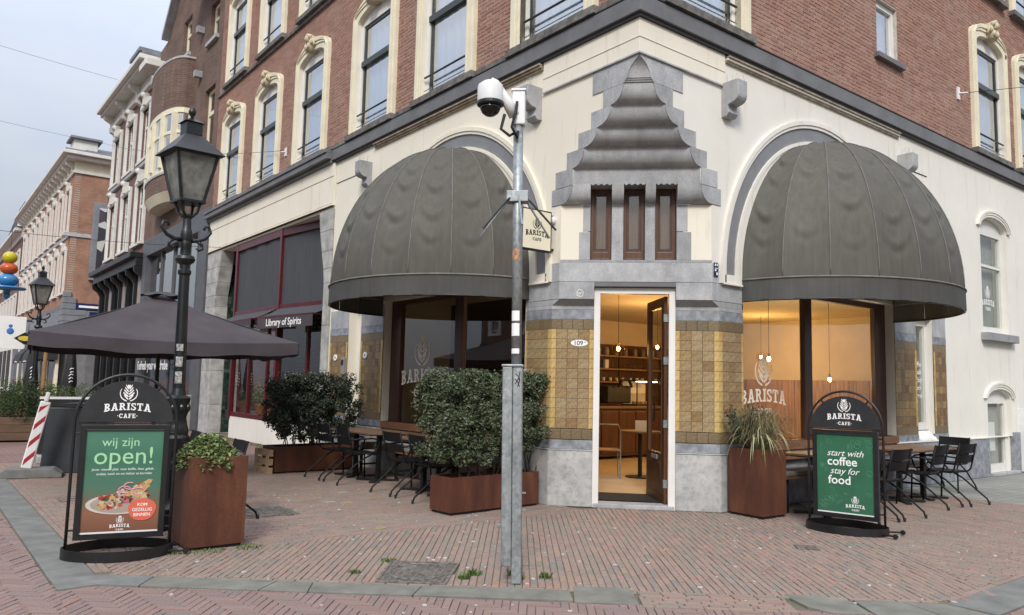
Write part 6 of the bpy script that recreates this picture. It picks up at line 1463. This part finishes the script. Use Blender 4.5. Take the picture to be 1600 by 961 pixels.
# ------------------------------------------------------------------ planters and their plants
def planter(label, loc, rz, L, W, H, group=None):
    t = thing('corten_planter', label, 'planter', loc, rz, group); w_ = .006
    MB().box(-L/2,L/2,-W/2,-W/2+w_,.03,H).build('side_panel', M['corten'], t); MB().box(-L/2,L/2,W/2-w_,W/2,.03,H).build('side_panel', M['corten'], t)
    MB().box(-L/2,-L/2+w_,-W/2+w_,W/2-w_,.03,H).build('end_panel', M['corten'], t); MB().box(L/2-w_,L/2,-W/2+w_,W/2-w_,.03,H).build('end_panel', M['corten'], t)
    MB().plate([(-L/2,-W/2),(L/2,-W/2),(L/2,W/2),(-L/2,W/2)], [[(-L/2+.035,-W/2+.035),(L/2-.035,-W/2+.035),(L/2-.035,W/2-.035),(-L/2+.035,W/2-.035)]], H, H+.006)
    rim = MB(); 
    for (a, b, c, d) in ((-L/2,L/2,-W/2,-W/2+.035),(-L/2,L/2,W/2-.035,W/2),(-L/2,-L/2+.035,-W/2+.035,W/2-.035),(L/2-.035,L/2,-W/2+.035,W/2-.035)): MB().box(a,b,c,d,H+.0005,H+.006).build('rim', M['corten'], t)
    MB().box(-L/2+.02,L/2-.02,-W/2+.02,W/2-.02,0,.03).build('foot', M['black_matte'], t); MB().box(-L/2+.01,L/2-.01,-W/2+.01,W/2-.01,H-.10,H-.06).build('soil', mat('soil', (.03,.022,.015), .95, .3, 20), t)
    return t
def leaf(g, c, u, nrm, l, w_):
    u = u.normalized(); v = nrm.cross(u); v = v.normalized() if v.length > 1e-4 else u.orthogonal().normalized(); n = u.cross(v)
    a, b = c-u*l*.5, c+u*l*.5; f = n*(w_*.35)
    g.add([a, c+v*w_*.5+f, b, c-v*w_*.5+f, c-n*w_*.1], [(0,4,1),(4,2,1),(0,3,4),(4,3,2)])
def rv(s=1.0): return Vector((random.gauss(0,1), random.gauss(0,1), random.gauss(0,1)*s))
def hedge(label, loc, rz, L, W, z0, z1, n, lm, size=.042, group=None, stems=7):
    t = thing('hedge_shrub', label, 'hedge', loc, rz, group)
    g = MB(); clumps = []
    for _ in range(int(150*L)):
        x = random.uniform(-L/2,L/2); fr = random.random(); z = z0+(z1-z0)*fr**.75; w_ = W/2*(.55+.45*math.sin(math.pi*min(1,.25+fr*.7))); y = random.uniform(-w_,w_); clumps.append((Vector((x,y,z)), random.uniform(.07,.14)))
    for _ in range(n):
        c, r = random.choice(clumps); d = rv(); d.normalize(); p = c+d*r*random.random()**.35
        if p.z > z1+.09 or p.z < z0-.06: continue
        out = (d+Vector((0,0,.5))).normalized(); leaf(g, p, rv(.6)+out*.4, out+rv()*.45, size*random.uniform(.7,1.25), size*.55*random.uniform(.8,1.2))
    for _ in range(int(26*L)):      # longer shoots
        x, y = random.uniform(-L/2,L/2), random.uniform(-W/2,W/2); p = Vector((x,y,z1-.05)); d = Vector((random.uniform(-.5,.5),random.uniform(-.5,.5),1)).normalized()
        for k in range(5): leaf(g, p+d*(.03*k), rv(.5), d+rv()*.3, size*.9, size*.45)
    g.build('foliage', lm, t)
    for k in range(stems):
        x = -L*.28+L*.56*k/(stems-1)+random.uniform(-.03,.03); y = random.uniform(-.08,.08)
        for j in range(3):
            pts = [(x,y,z0-.45)]; p = Vector((x,y,z0-.45))
            for q_ in range(4): p = p+Vector((random.uniform(-.07,.07),random.uniform(-.06,.06),random.uniform(.12,.26))); pts.append(tuple(p))
            MB().tube(pts, [.013,.011,.009,.006,.004], 5).build('stem', M['bark'], t)
    return t
M['bark'] = mat('shrub_bark', (.06,.045,.032), .9, .3, 20)
M['hedge_a'] = leaf_mat('hedge_leaf', [(.06,.082,.042),(.085,.115,.055),(.048,.066,.036),(.115,.145,.08),(.07,.095,.048),(.17,.195,.12),(.065,.085,.045),(.13,.155,.09)], .38)
M['hedge_b'] = leaf_mat('dark_hedge_leaf', [(.034,.046,.033),(.05,.066,.044),(.028,.038,.028),(.075,.09,.062),(.042,.056,.038),(.10,.115,.085)], .38)
R2 = R(-9); planter('long low rusted planter under the bushy hedge beside the camera pole', (-.84,1.70,0), R(4), 1.40, .40, .42)
hedge('bushy grey-green hedge in the long planter by the number plaque', (-.66,1.76,0), R(4), 2.06, .70, .60, 1.62, 29000, M['hedge_a'], .046, stems=10)
planter('long low rusted planter under the dark hedge by the bar window', (-1.10,6.42,0), R(3), 1.40, .50, .42)
hedge('dark glossy hedge in the planter facing the bar shopfront', (-1.08,6.42,0), R(3), 1.52, .68, .52, 1.56, 18000, M['hedge_b'], .052)
pal = tag(MB().box(-.03,.03,-.28,.28,0,.10).box(-.03,.03,-.28,.28,.14,.24).box(-.03,.03,-.28,.28,.28,.38).box(-.05,-.03,-.26,-.18,0,.38).box(-.05,-.03,.18,.26,0,.38).build('pallet_board', mat('pale_pallet', (.42,.28,.16), .8, .15, 4, stretch=(6,1,6)), None, (-1.87,6.40,0), R(3)), 'pale timber pallet end leaning on the dark hedge planter', 'pallet')
planter('tall square rusted planter of light green plants beside the lamp post', (-4.27,1.33,0), R(2), .50, .50, .80)
t = thing('trailing_plant', 'light green trailing plant overflowing the tall planter by the lamp post', 'plant', (-4.27,1.33,.76), 0)
g = MB()
for _ in range(1500):
    a = random.uniform(0,6.28); q_ = random.random()**.6; x, y = .30*q_*math.cos(a)-.03, .30*q_*math.sin(a); z = .20*(1-q_**1.6)*random.uniform(.3,1.15)+.02-(.10*random.random() if q_ > .85 else 0)
    leaf(g, Vector((x,y,z)), rv(.4), Vector((0,0,1))+rv()*.5, random.uniform(.035,.06), random.uniform(.025,.04))
g.build('foliage', leaf_mat('ivy_leaf', [(.11,.16,.05),(.16,.21,.07),(.07,.11,.035),(.22,.26,.11),(.13,.18,.055),(.30,.30,.14)]), t)
for k in range(12):
    a = random.uniform(0,6.28); MB().tube([(0,0,0),(.15*math.cos(a),.15*math.sin(a),.12),(.29*math.cos(a),.29*math.sin(a),.06)], .004, 4).build('stem', M['bark'], t)
planter('tall square rusted planter of striped grass beside the corner plinth', (1.76,-.36,0), R(-3), .46, .50, .80)
t = thing('grass_plant', 'arching cream striped grass spilling from the tall planter by the window', 'plant', (1.76,-.40,.76), 0)
def blade(g, a, l, w_, lift, droop, c0=(0,0,0)):
    d = Vector((math.cos(a), math.sin(a), 0)); s_ = Vector((-d.y, d.x, 0)); V = []; n = 8
    for k in range(n+1):
        f = k/n; p = Vector(c0)+d*(l*f*(1-.25*f*droop))+Vector((0,0,lift*math.sin(math.pi*min(.62*f,1))-droop*l*.9*max(0,f-.35)**1.6)); ww = w_*(.5+.5*math.sin(math.pi*(f*.8+.15)))*(1-f**3)
        V += [p-s_*ww, p+s_*ww]
    g.add(V, [(2*k,2*k+1,2*k+3,2*k+2) for k in range(n)])
g = MB()
for _ in range(70): blade(g, random.uniform(0,6.28), random.uniform(.45,.75), random.uniform(.008,.014), random.uniform(.18,.42), random.uniform(.7,1.5), (random.uniform(-.08,.08),random.uniform(-.08,.08),.02))
g.build('strap_leaves', leaf_mat('strap_leaf', [(.30,.30,.16),(.38,.37,.21),(.20,.24,.10),(.33,.33,.2)]), t)
g = MB()
for _ in range(900): blade(g, random.uniform(0,6.28), random.uniform(.25,.58), random.uniform(.0018,.0035), random.uniform(.22,.62), random.uniform(.3,1.5), (random.uniform(-.10,.10),random.uniform(-.10,.10),.02))
g.build('fine_grass', leaf_mat('dry_grass', [(.22,.17,.09),(.28,.23,.13),(.16,.15,.06),(.30,.26,.15),(.12,.13,.05)]), t)
t = thing('red_leaf_shrub', 'small shrub with dark green and red tipped leaves behind the striped grass', 'shrub', (1.66,-.28,.74), 0)
g = MB(); g2 = MB(); 
for k in range(16):
    a = random.uniform(0,6.28); l = random.uniform(.35,.62); tip = Vector((.26*math.cos(a)*l/.5, .26*math.sin(a)*l/.5, l)); MB().tube([(0,0,0), tuple(tip*.5+Vector((0,0,.05))), tuple(tip)], [.007,.005,.003], 4).build('stem', M['bark'], t)
    for j in range(20):
        f = random.uniform(.35,1.03); leaf(g2 if f > .85 and k % 2 else g, tip*f+rv()*.028, rv(.6)+tip, Vector((0,0,1))+rv()*.6, random.uniform(.05,.085), random.uniform(.022,.034))
g.build('green_leaves', leaf_mat('shrub_leaf', [(.03,.055,.028),(.05,.085,.045),(.04,.06,.035),(.09,.13,.085)]), t); g2.build('red_leaves', leaf_mat('red_leaf', [(.14,.018,.022),(.19,.03,.03),(.09,.015,.02)]), t)
# ------------------------------------------------------------------ terrace furniture
def chair_proto():
    t = thing('terrace_chair', 'x', 'chair', (0,0,0)); bk = M['chair_black']
    for k, (z0, z1) in enumerate(((.565,.675),(.70,.83))):
        def fn(u, v, z0=z0, z1=z1):
            z = z0+(z1-z0)*v; y = -.205-(z-.45)*.24-.035*math.sin(math.pi*u); return ((u-.5)*.44, y, z)
        mb = MB().grid(fn, 10, 3); b2 = MB().grid(lambda u, v, fn=fn: tuple(Vector(fn(1-u, v))+Vector((0,.010,0))), 10, 3); mb.merge(b2); mb.build('back_slat', bk, t, smooth=True)
    for k in range(6):
        y0 = -.19+k*.066; MB().box(-.215,.215,y0,y0+.058,.440-.012*math.sin(math.pi*(k+.5)/6),.452-.012*math.sin(math.pi*(k+.5)/6)).build('seat_slat', bk, t, bev=.003)
    for s_ in (-1, 1):
        MB().tube([(s_*.225,-.02,.43),(s_*.225,-.17,.43),(s_*.225,-.215,.47),(s_*.225,-.25,.60),(s_*.225,-.305,.835)], .0115, 7).build('back_upright', bk, t, smooth=True)
        MB().tube([(s_*.225,-.245,.64),(s_*.25,-.12,.655),(s_*.262,.08,.66),(s_*.262,.17,.645),(s_*.258,.205,.60),(s_*.25,.17,.50),(s_*.235,.10,.43)], .0125, 7).build('armrest', bk, t, smooth=True)
        MB().tube([(s_*.235,.10,.43),(s_*.235,-.10,.33),(s_*.245,-.42,.075),(s_*.247,-.445,.0)], .0125, 7).build('leg', bk, t, smooth=True)
        MB().tube([(s_*.225,.02,.43),(s_*.23,.17,.42),(s_*.235,.20,.38),(s_*.245,.22,0)], .0125, 7).build('leg', bk, t, smooth=True)
        MB().tube([(s_*.247,-.445,0),(s_*.246,-.442,.045)], .0165, 7).build('foot_cap', M['black_matte'], t)
    MB().tube([(-.225,.17,.43),(.225,.17,.43)], .010, 6).build('seat_rail', bk, t); MB().tube([(-.225,-.17,.43),(.225,-.17,.43)], .010, 6).build('seat_rail', bk, t)
    return t
M['chair_black'] = mat('chair_black', (.008,.008,.009), .55, .15, 8, spec=.25)
CH = chair_proto(); first = [True]
def chair(x, y, rz, label, group):
    c = CH if first[0] else copy_tree(CH); first[0] = False
    c.location = (x,y,0); c.rotation_euler = (0,0,rz); c['label'] = label; c['group'] = group; return c
GL, GRr, GP = 'chairs at the tables under the hedge side awning', 'chairs at the tables under the grass side awning', 'chairs in a row behind the tall planter'
chair(-1.07,5.33,R(-88),'black slatted armchair beside the dark hedge planter', GL); chair(-1.06,4.66,R(-92),'black slatted armchair at the wooden table, next to the one by the dark hedge', GL)
chair(-.96,3.36,R(-87),'black slatted armchair between the table by the bench and bushy hedge', GL); chair(-.97,2.66,R(-94),'black slatted armchair half hidden by the bushy hedge', GL)
chair(2.56,-1.13,R(2),'black slatted armchair half hidden by the coffee sign', GRr); chair(3.20,-1.15,R(-3),'black slatted armchair next to the one behind the coffee sign', GRr)
chair(4.58,-1.02,R(3),'black slatted armchair at the wooden table, third from the coffee sign', GRr); chair(5.28,-1.08,R(-5),'black slatted armchair at the wooden table, fourth from the coffee sign', GRr)
chair(6.62,-.52,R(90),'black slatted armchair at the table end, backed toward the narrow white window', GRr)
chair(-3.86,2.62,R(88),'black slatted chair just behind the tall planter, over the iron grate', GP)
for k, y in enumerate((3.45,4.25,5.1)): chair(-3.88,y,R(90+random.uniform(-6,6)),('black chair second in the row behind the tall planter','black chair third in the row behind the tall planter','black chair by the lamp post, last in the row behind the tall planter')[k], GP)
def table_proto():
    t = thing('terrace_table', 'x', 'table', (0,0,0))
    for k in range(6): MB().box(-.34+k*.1135,-.34+k*.1135+.1115,-.34,.34,.715,.74).build('top_board', M['wood_table'], t, bev=.003)
    MB().box(-.30,.30,-.30,.30,.700,.7145).build('under_frame', M['black'], t); MB().box(-.032,.032,-.032,.032,.03,.70).build('pedestal', M['black'], t, bev=.004)
    for a in (45,135): MB().tbox(Matrix.Rotation(R(a),4,'Z'),-.33,.33,-.035,.035,.004 if a == 45 else .006,.028 if a == 45 else .030).build('foot_bar', M['black'], t)
    return t
TB = table_proto(); ft = [True]
def table(x, y, rz, label, group):
    c = TB if ft[0] else copy_tree(TB); ft[0] = False; c.location = (x,y,0); c.rotation_euler = (0,0,rz); c['label'] = label; c['group'] = group
G1, G2 = 'tables under the hedge side awning', 'tables under the grass side awning'
table(-.74,5.40,R(1),'small wood topped table beside the dark hedge planter', G1); table(-.73,4.66,R(-1),'small wood topped table in front of the slatted bench end', G1); table(-.70,3.38,0,'small wood topped table beside the bushy hedge', G1); table(-.70,2.66,0,'small wood topped table hidden behind the bushy hedge', G1)
table(2.58,-.72,0,'small wood topped table behind the coffee sign', G2); table(3.26,-.73,0,'small wood topped table next to the coffee sign', G2); table(4.62,-.72,R(1),'small wood topped table beyond the coffee sign', G2); table(5.34,-.72,R(-1),'small wood topped table near the narrow white window', G2)
def bench(label, loc, rz, L):
    t = thing('wall_bench', label, 'bench', loc, rz)
    for k in range(3): MB().box(-L/2,L/2,-.44+k*.135,-.44+k*.135+.125,.41,.44).build('seat_slat', M['wood_slat'], t, bev=.004)
    for z0, z1, y in ((.60,.71,-.06),(.73,.84,-.045)): MB().box(-L/2,L/2,y,y+.025,z0,z1).build('back_slat', M['wood_slat'], t, bev=.004)
    n = max(2, int(L/1.2)+1)
    for k in range(n):
        x = -L/2+.08+(L-.16)*k/(n-1); MB().box(x-.02,x+.02,-.43,-.39,0,.41).build('leg', M['black'], t); MB().hexa([(x-.02,-.10,0),(x+.02,-.10,0),(x+.02,-.06,0),(x-.02,-.06,0)], [(x-.02,-.035,.84),(x+.02,-.035,.84),(x+.02,-.01,.84),(x-.02,-.01,.84)]).build('leg', M['black'], t); MB().box(x-.02,x+.02,-.43,-.06,.37,.409).build('bearer', M['black'], t); MB().box(x-.015,x+.015,-.40,-.08,.12,.15).build('brace', M['black'], t)
    for k in range(int(L/.9)): MB().box(-L/2+.05+k*.92,-L/2+.05+k*.92+.86,-.43,-.07,.441,.50).build('cushion', M['cushion'], t, bev=.02)
    return t
bench('long slatted wood bench with cushions under the window beside the hedges', (-.04,4.0,0), LZ, 3.7); bench('long slatted wood bench with cushions under the window by the grass planter', (4.05,-.05,0), RZ, 3.8)
# ------------------------------------------------------------------ things along the street to the left
mk_ = thing('lane_marker', 'leaning red and white striped marker board on a grey rubber foot', 'marker', (-5.0,7.35,0), R(-12))
MB().yz([(-.42,0),(-.42,.05),(-.30,.13),(.30,.13),(.42,.05),(.42,0)], -.20, .20).build('foot', mat('grey_rubber', (.17,.17,.165), .85, .15, 8, .2, 60), mk_, rz=R(90), bev=.01)
bd = MB().box(-.072,.072,-.025,.025,0,1.0).build('board', M['white_plastic'], mk_, (-.06,0,.12), bev=.02); bd.rotation_euler = (R(2), R(11), 0)
MB().box(-.03,.03,-.03,.03,1.0,1.14).build('handle', M['white_plastic'], bd, bev=.015)
for k in range(4): MB().plate([(-.055,.04+k*.26),(.055,.20+k*.26),(.055,.29+k*.26 if k < 3 else .97),(-.055,.13+k*.26)], [], -.0262, -.0256).build('stripe', mat('red_foil', (.36,.02,.03), .4, .1, 4), bd)
bn = thing('litter_bin', 'dark grey steel litter bin with curved lid beside the striped marker', 'bin', (-4.42,7.85,0), R(-20))
MB().hexa([(-.36,-.26,0),(.36,-.26,0),(.36,.26,0),(-.36,.26,0)], [(-.30,-.24,1.0),(.36,-.24,1.0),(.36,.24,1.0),(-.30,.24,1.0)]).build('body', M['bin_grey'] if 'bin_grey' in M else M.setdefault('bin_grey', mat('bin_grey', (.028,.032,.040), .5, .15, 4)), bn, bev=.015)
MB().grid(lambda u, v: (-.32+.70*u, -.26+.52*v, 1.02+.045*math.sin(math.pi*u)), 10, 1).build('lid', M['bin_grey'], bn, smooth=True); MB().box(-.31,-.20,-.17,.17,.80,.95).build('mouth', M['black_matte'], bn); MB().box(-.345,-.325,-.02,.02,.55,.66).build('tag', M['white'], bn)
bp = thing('barrier_panel', 'low black and white barrier panel behind the litter bin', 'barrier', (-4.35,9.3,0), R(-6))
MB().box(-.35,.7,-.02,.02,.15,1.08).build('panel', M['black_matte'], bp); MB().box(-.37,.72,-.03,.03,1.08,1.12).build('top_rail', M['white_plastic'], bp)
for x in (-.2,.5): MB().box(x-.15,x+.15,-.2,.2,0,.14).build('foot', M['plinth'], bp, bev=.02)
def box_planter(label, loc, rz, L, W, H, lm, n, sz, rad, group=None):
    t = thing('wooden_planter', label, 'planter', loc, rz, group)
    for k in range(3):
        z0 = .04+k*(H-.04)/3; z1 = z0+(H-.04)/3-.008
        for s_ in (-1, 1): MB().box(-L/2,L/2,s_*W/2-.015,s_*W/2+.015,z0,z1).build('plank', M['wood_planter'], t, bev=.004); MB().box(s_*L/2-.015,s_*L/2+.015,-W/2+.016,W/2-.016,z0,z1).build('plank', M['wood_planter'], t, bev=.004)
    MB().box(-L/2+.02,L/2-.02,-W/2+.02,W/2-.02,H-.12,H-.06).build('soil', M['bark'], t)
    s2 = thing('boxed_shrub', label.replace('planter', 'planter shrub') if 0 else 'rounded green shrub growing in '+label, 'shrub', (loc[0],loc[1],H-.08), rz); g = MB()
    for _ in range(n):
        d = rv(); d.normalize(); r = random.random()**.3; k = 1+.16*math.sin(d.x*7+loc[1])+.12*math.sin(d.y*9+d.z*6); p = Vector((d.x*rad[0]*r*k, d.y*rad[1]*r*k, rad[2]*.8+d.z*rad[2]*r*k))
        if p.z < 0: continue
        leaf(g, p, rv(.6), d+rv()*.4, sz*random.uniform(.7,1.3), sz*.5)
    g.build('foliage', lm, s2); MB().tube([(0,0,-.05),(.02,.01,rad[2]*.8)], .02, 6).build('stem', M['bark'], s2)
M['box_leaf'] = leaf_mat('box_leaf', [(.02,.04,.012),(.035,.062,.018),(.05,.085,.025),(.028,.05,.015)])
box_planter('the brown plank planter near the striped marker', (-4.45,14.4,0), R(-5), 1.25, .6, .55, M['box_leaf'], 4200, .05, (.66,.45,.48))
box_planter('the plank planter under the far lantern post', (-4.6,19.5,0), R(-5), 1.6, .6, .5, M['weed'], 1500, .06, (.8,.4,.35)); box_planter('the plank planter behind the open sign arch', (-2.6,19.0,0), R(-5), 1.8, .6, .6, M['weed'], 1500, .06, (.9,.4,.4)); box_planter('the distant plank planter by the dark awnings', (-3.2,25,0), R(-5), 2.6, .7, .6, M['weed'], 1500, .07, (1.3,.45,.45))
def closed_parasol(label, x, y):
    t = thing('closed_parasol', label, 'parasol', (x,y,0), 0, 'folded black parasols'); mb = MB(); n = 16
    prof = [(.03,2.5),(.07,2.4),(.11,2.0),(.15,1.5),(.17,1.2),(.12,1.0),(.19,.75),(.20,.7)]
    V = []
    for r, z in prof: V += [(r*(1+.22*math.cos(4*2*math.pi*k/n))*math.cos(2*math.pi*k/n), r*(1+.22*math.cos(4*2*math.pi*k/n))*math.sin(2*math.pi*k/n), z) for k in range(n)]
    mb.add(V, [(i*n+k, i*n+(k+1) % n, (i+1)*n+(k+1) % n, (i+1)*n+k) for i in range(len(prof)-1) for k in range(n)]); mb.build('fabric', M['black_matte'], t, smooth=True)
    MB().tube([(0,0,0),(0,0,2.55)], .025, 8).build('pole', M['black'], t); MB().lathe([(.28,0),(.28,.06),(.05,.08)], 14).build('base', M['plinth'], t)
    for k in range(5): MB().tube([(-.05+random.uniform(-.02,.02),-.20,1.25+k*.10),(.0,-.205,1.30+k*.10+random.uniform(-.02,.02)),(.05,-.20,1.28+k*.10)], .014, 4).build('lettering', M['white'], t)
closed_parasol('folded black parasol under the far dark awnings', -2.5, 21.5); closed_parasol('folded black parasol beside the far lantern post', -3.4, 22.8)
def barrel_awning(label, y, L):
    t = thing('shop_awning', label, 'awning', (-.1,y,0), LZ, 'black barrel awnings on the far houses')
    prof = [(0,3.25),(-.5,3.18),(-.95,2.95),(-1.25,2.6),(-1.35,2.25)]
    mb = MB(); mb.add([(x, p[0], p[1]) for p in prof for x in (-L/2, L/2)], [(2*k,2*k+1,2*k+3,2*k+2) for k in range(len(prof)-1)]); mb.build('cover', M['canvas_blk'], t)
    for x in (-L/2, L/2): MB().add([(x,p[0],p[1]) for p in prof]+[(x,0,2.25)], [tuple(range(len(prof)+1))]).build('cheek', M['canvas_blk'], t)
    MB().box(-L/2,L/2,-1.36,-1.34,2.05,2.25).build('valance', M['canvas_blk'], t); [MB().box(-.62+k*.12,-.62+k*.12+.08,-1.372,-1.362,2.12,2.17+.05*(k == 4)).build('lettering', M['white'], t) for k in range(11)]
M['canvas_blk'] = mat('black_awning', (.022,.023,.027), .7, .15, 4)
barrel_awning('black barrel awning nearest the stepped stone corner of the far house', 43.9, 3.2); barrel_awning('black barrel awning further along the far corner house', 48.2, 3.2)
# wooden post, hanging boards, stacked ball ornament
tag(MB().tube([(0,0,0),(0,0,3.0)], .06, 8).build('timber_post', mat('raw_timber', (.30,.17,.07), .8, .15, 4), None, (-2.9,24.0,0)), 'raw timber post beyond the dark parasol', 'post')
hb = thing('shop_sign', 'white projecting shop sign with a small blue figure on the distant terrace', 'sign', (-.3,56,3.1)); MB().box(-2.2,0,-.05,.05,0,2.2).build('board', M['white'], hb, bev=.01); MB().ball((-.9,-.06,1.2), .22, 10, 6, sy=.2).ball((-.9,-.06,1.55), .12, 8, 6, sy=.2).build('figure', mat('blue_print', (.05,.18,.5), .5, .1, 4), hb); MB().box(0,.3,-.03,.03,1.9,2.0).build('bracket', M['black'], hb)
hd = thing('diamond_sign', 'black diamond shaped projecting sign with a yellow oval on the far house', 'sign', (-.3,49.5,3.6)); MB().plate([(-1.25,0),(-.68,-.38),(-.1,0),(-.68,.38)], [], -.06, .06).build('board', M['black'], hd); MB().plate([(-.68+.36*math.cos(a),.15*math.sin(a)) for a in [2*math.pi*i/24 for i in range(24)]], [], -.075, -.061).build('oval', mat('yellow_print', (.65,.50,.06), .5, .05, 4), hd); MB().box(-.15,.3,-.03,.03,-.03,.03).build('bracket', M['black'], hd)
oz = thing('ball_ornament', 'stacked yellow, orange and blue glossy ball ornament hanging over the street', 'ornament', (-4.85,15.2,3.30))
M['gloss_y'] = mat('gloss_yellow', (.50,.42,.02), .12, .08, 4); M['gloss_o'] = mat('gloss_orange', (.52,.09,.02), .12, .08, 4); M['gloss_b'] = mat('gloss_blue', (.045,.20,.42), .12, .08, 4)
MB().ball((0,0,.88), .155, 20, 12, sz=.92).build('yellow_ball', M['gloss_y'], oz, smooth=True); MB().ball((0,0,.62), .185, 20, 12, sz=.78).build('orange_ball', M['gloss_o'], oz, smooth=True); MB().ball((0,0,.35), .215, 20, 12, sz=.72).build('blue_ball', M['gloss_b'], oz, smooth=True)
MB().lathe([(.05,.0),(.06,.08),(.10,.11),(.36,.14),(.385,.165),(.36,.19),(.10,.22)], 28).build('blue_dish', M['gloss_b'], oz, smooth=True); MB().lathe([(.01,-.10),(.06,-.05),(.07,.03)], 14).build('blue_knob', M['gloss_b'], oz, smooth=True); MB().tube([(0,0,1.0),(0,0,1.65)], .006, 5).build('hanger', M['black'], oz)
# overhead cables
def cable(label, a, b, sag, r=.006):
    a, b = Vector(a), Vector(b); tag(MB().tube([tuple(a.lerp(b, k/24)-Vector((0,0,sag*4*(k/24)*(1-k/24)))) for k in range(25)], r, 5).build('overhead_cable', M['black'], None), label, 'cable')
cable('thin cable from the bracket over the bar frieze to the hooded window house', (-.12,11.0,6.76), (-.35,32.2,11.9), .25); cable('thin cable from the hooded window house across the street', (-.35,32.2,11.9), (-14,30,12.6), .3)
cable('thin cable high above the street to the heavy cornice', (-.7,28.0,13.5), (-16,26,14.6), .3); cable('thin cable holding the ball ornament across the street', (-12,15.4,5.3), (-.12,15.0,5.0), .35)
cable('thin cable leaving the bracket beside the tall brick wall window', (8.92,-.14,7.23), (16,-9,8.3), .15)
# electricity cabinet and notice beside the portal
tag(MB().box(-.30,.30,-.18,.18,0,.95).box(-.31,.31,-.19,.19,.95,.99).build('utility_box', mat('utility_grey', (.34,.34,.32), .6, .12, 5), None, (-.25,17.2,0), LZ, bev=.012), 'grey utility cabinet by the bar portal pillar', 'cabinet')
tag(MB().box(-.02,.02,-.3,.3,0,1.25).build('leaning_panel', M['white_plastic'], None, (11.15,-.12,.02), R(4), bev=.004), 'white panel leaning on the wall by the low arched window', 'panel')
# houses across the two streets, seen mirrored in the panes
def opposite(label, loc, rz, L, H, wallm, nb):
    t = thing('opposite_house', label, 'building', loc, rz); hs = []
    for k in range(nb):
        u = -L/2+L*(k+.5)/nb
        for z in (4.8, 8.0): hs.append((u,z))
    MB().plate([(-L/2,0),(L/2,0),(L/2,H),(-L/2,H)], [[(u-.55,z),(u+.55,z),(u+.55,z+2),(u-.55,z+2)] for u, z in hs], 0, .4).build('brick_wall', M[wallm], t)
    for u, z in hs:
        w_ = MB().plate([(u-.7,z-.1),(u+.7,z-.1),(u+.7,z+2.2),(u-.7,z+2.2)], [[(u-.45,z+.1),(u+.45,z+.1),(u+.45,z+1.9),(u-.45,z+1.9)]], -.06, .1).build('window', M['trim'], t); MB().box(u-.5,u+.5,.05,.06,z,z+2).build('pane', M['glass'], w_); MB().box(u-.5,u+.5,.3,.31,z,z+2).build('curtain', M['curtain'], w_)
    MB().box(-L/2,L/2,-.5,.4,H,H+.4).build('cornice', M['trim'], t); MB().box(-L/2,L/2,-.12,0,3.6,4.2).build('shop_fascia', M['canvas_dark'], t)
    for k in range(nb): MB().box(-L/2+L*k/nb+.2,-L/2+L*(k+1)/nb-.2,-.03,0,.5,3.4).build('shop_window', M['dark_room'], t)
opposite('plain brick house row across the street facing the grass planter window', (10,-24,0), math.pi, 44, 8.6, 'brick_orange', 14)
opposite('plain brick house row across the street facing the hedge window', (-24,14,0), math.pi/2, 46, 8.6, 'brick_plum', 15)
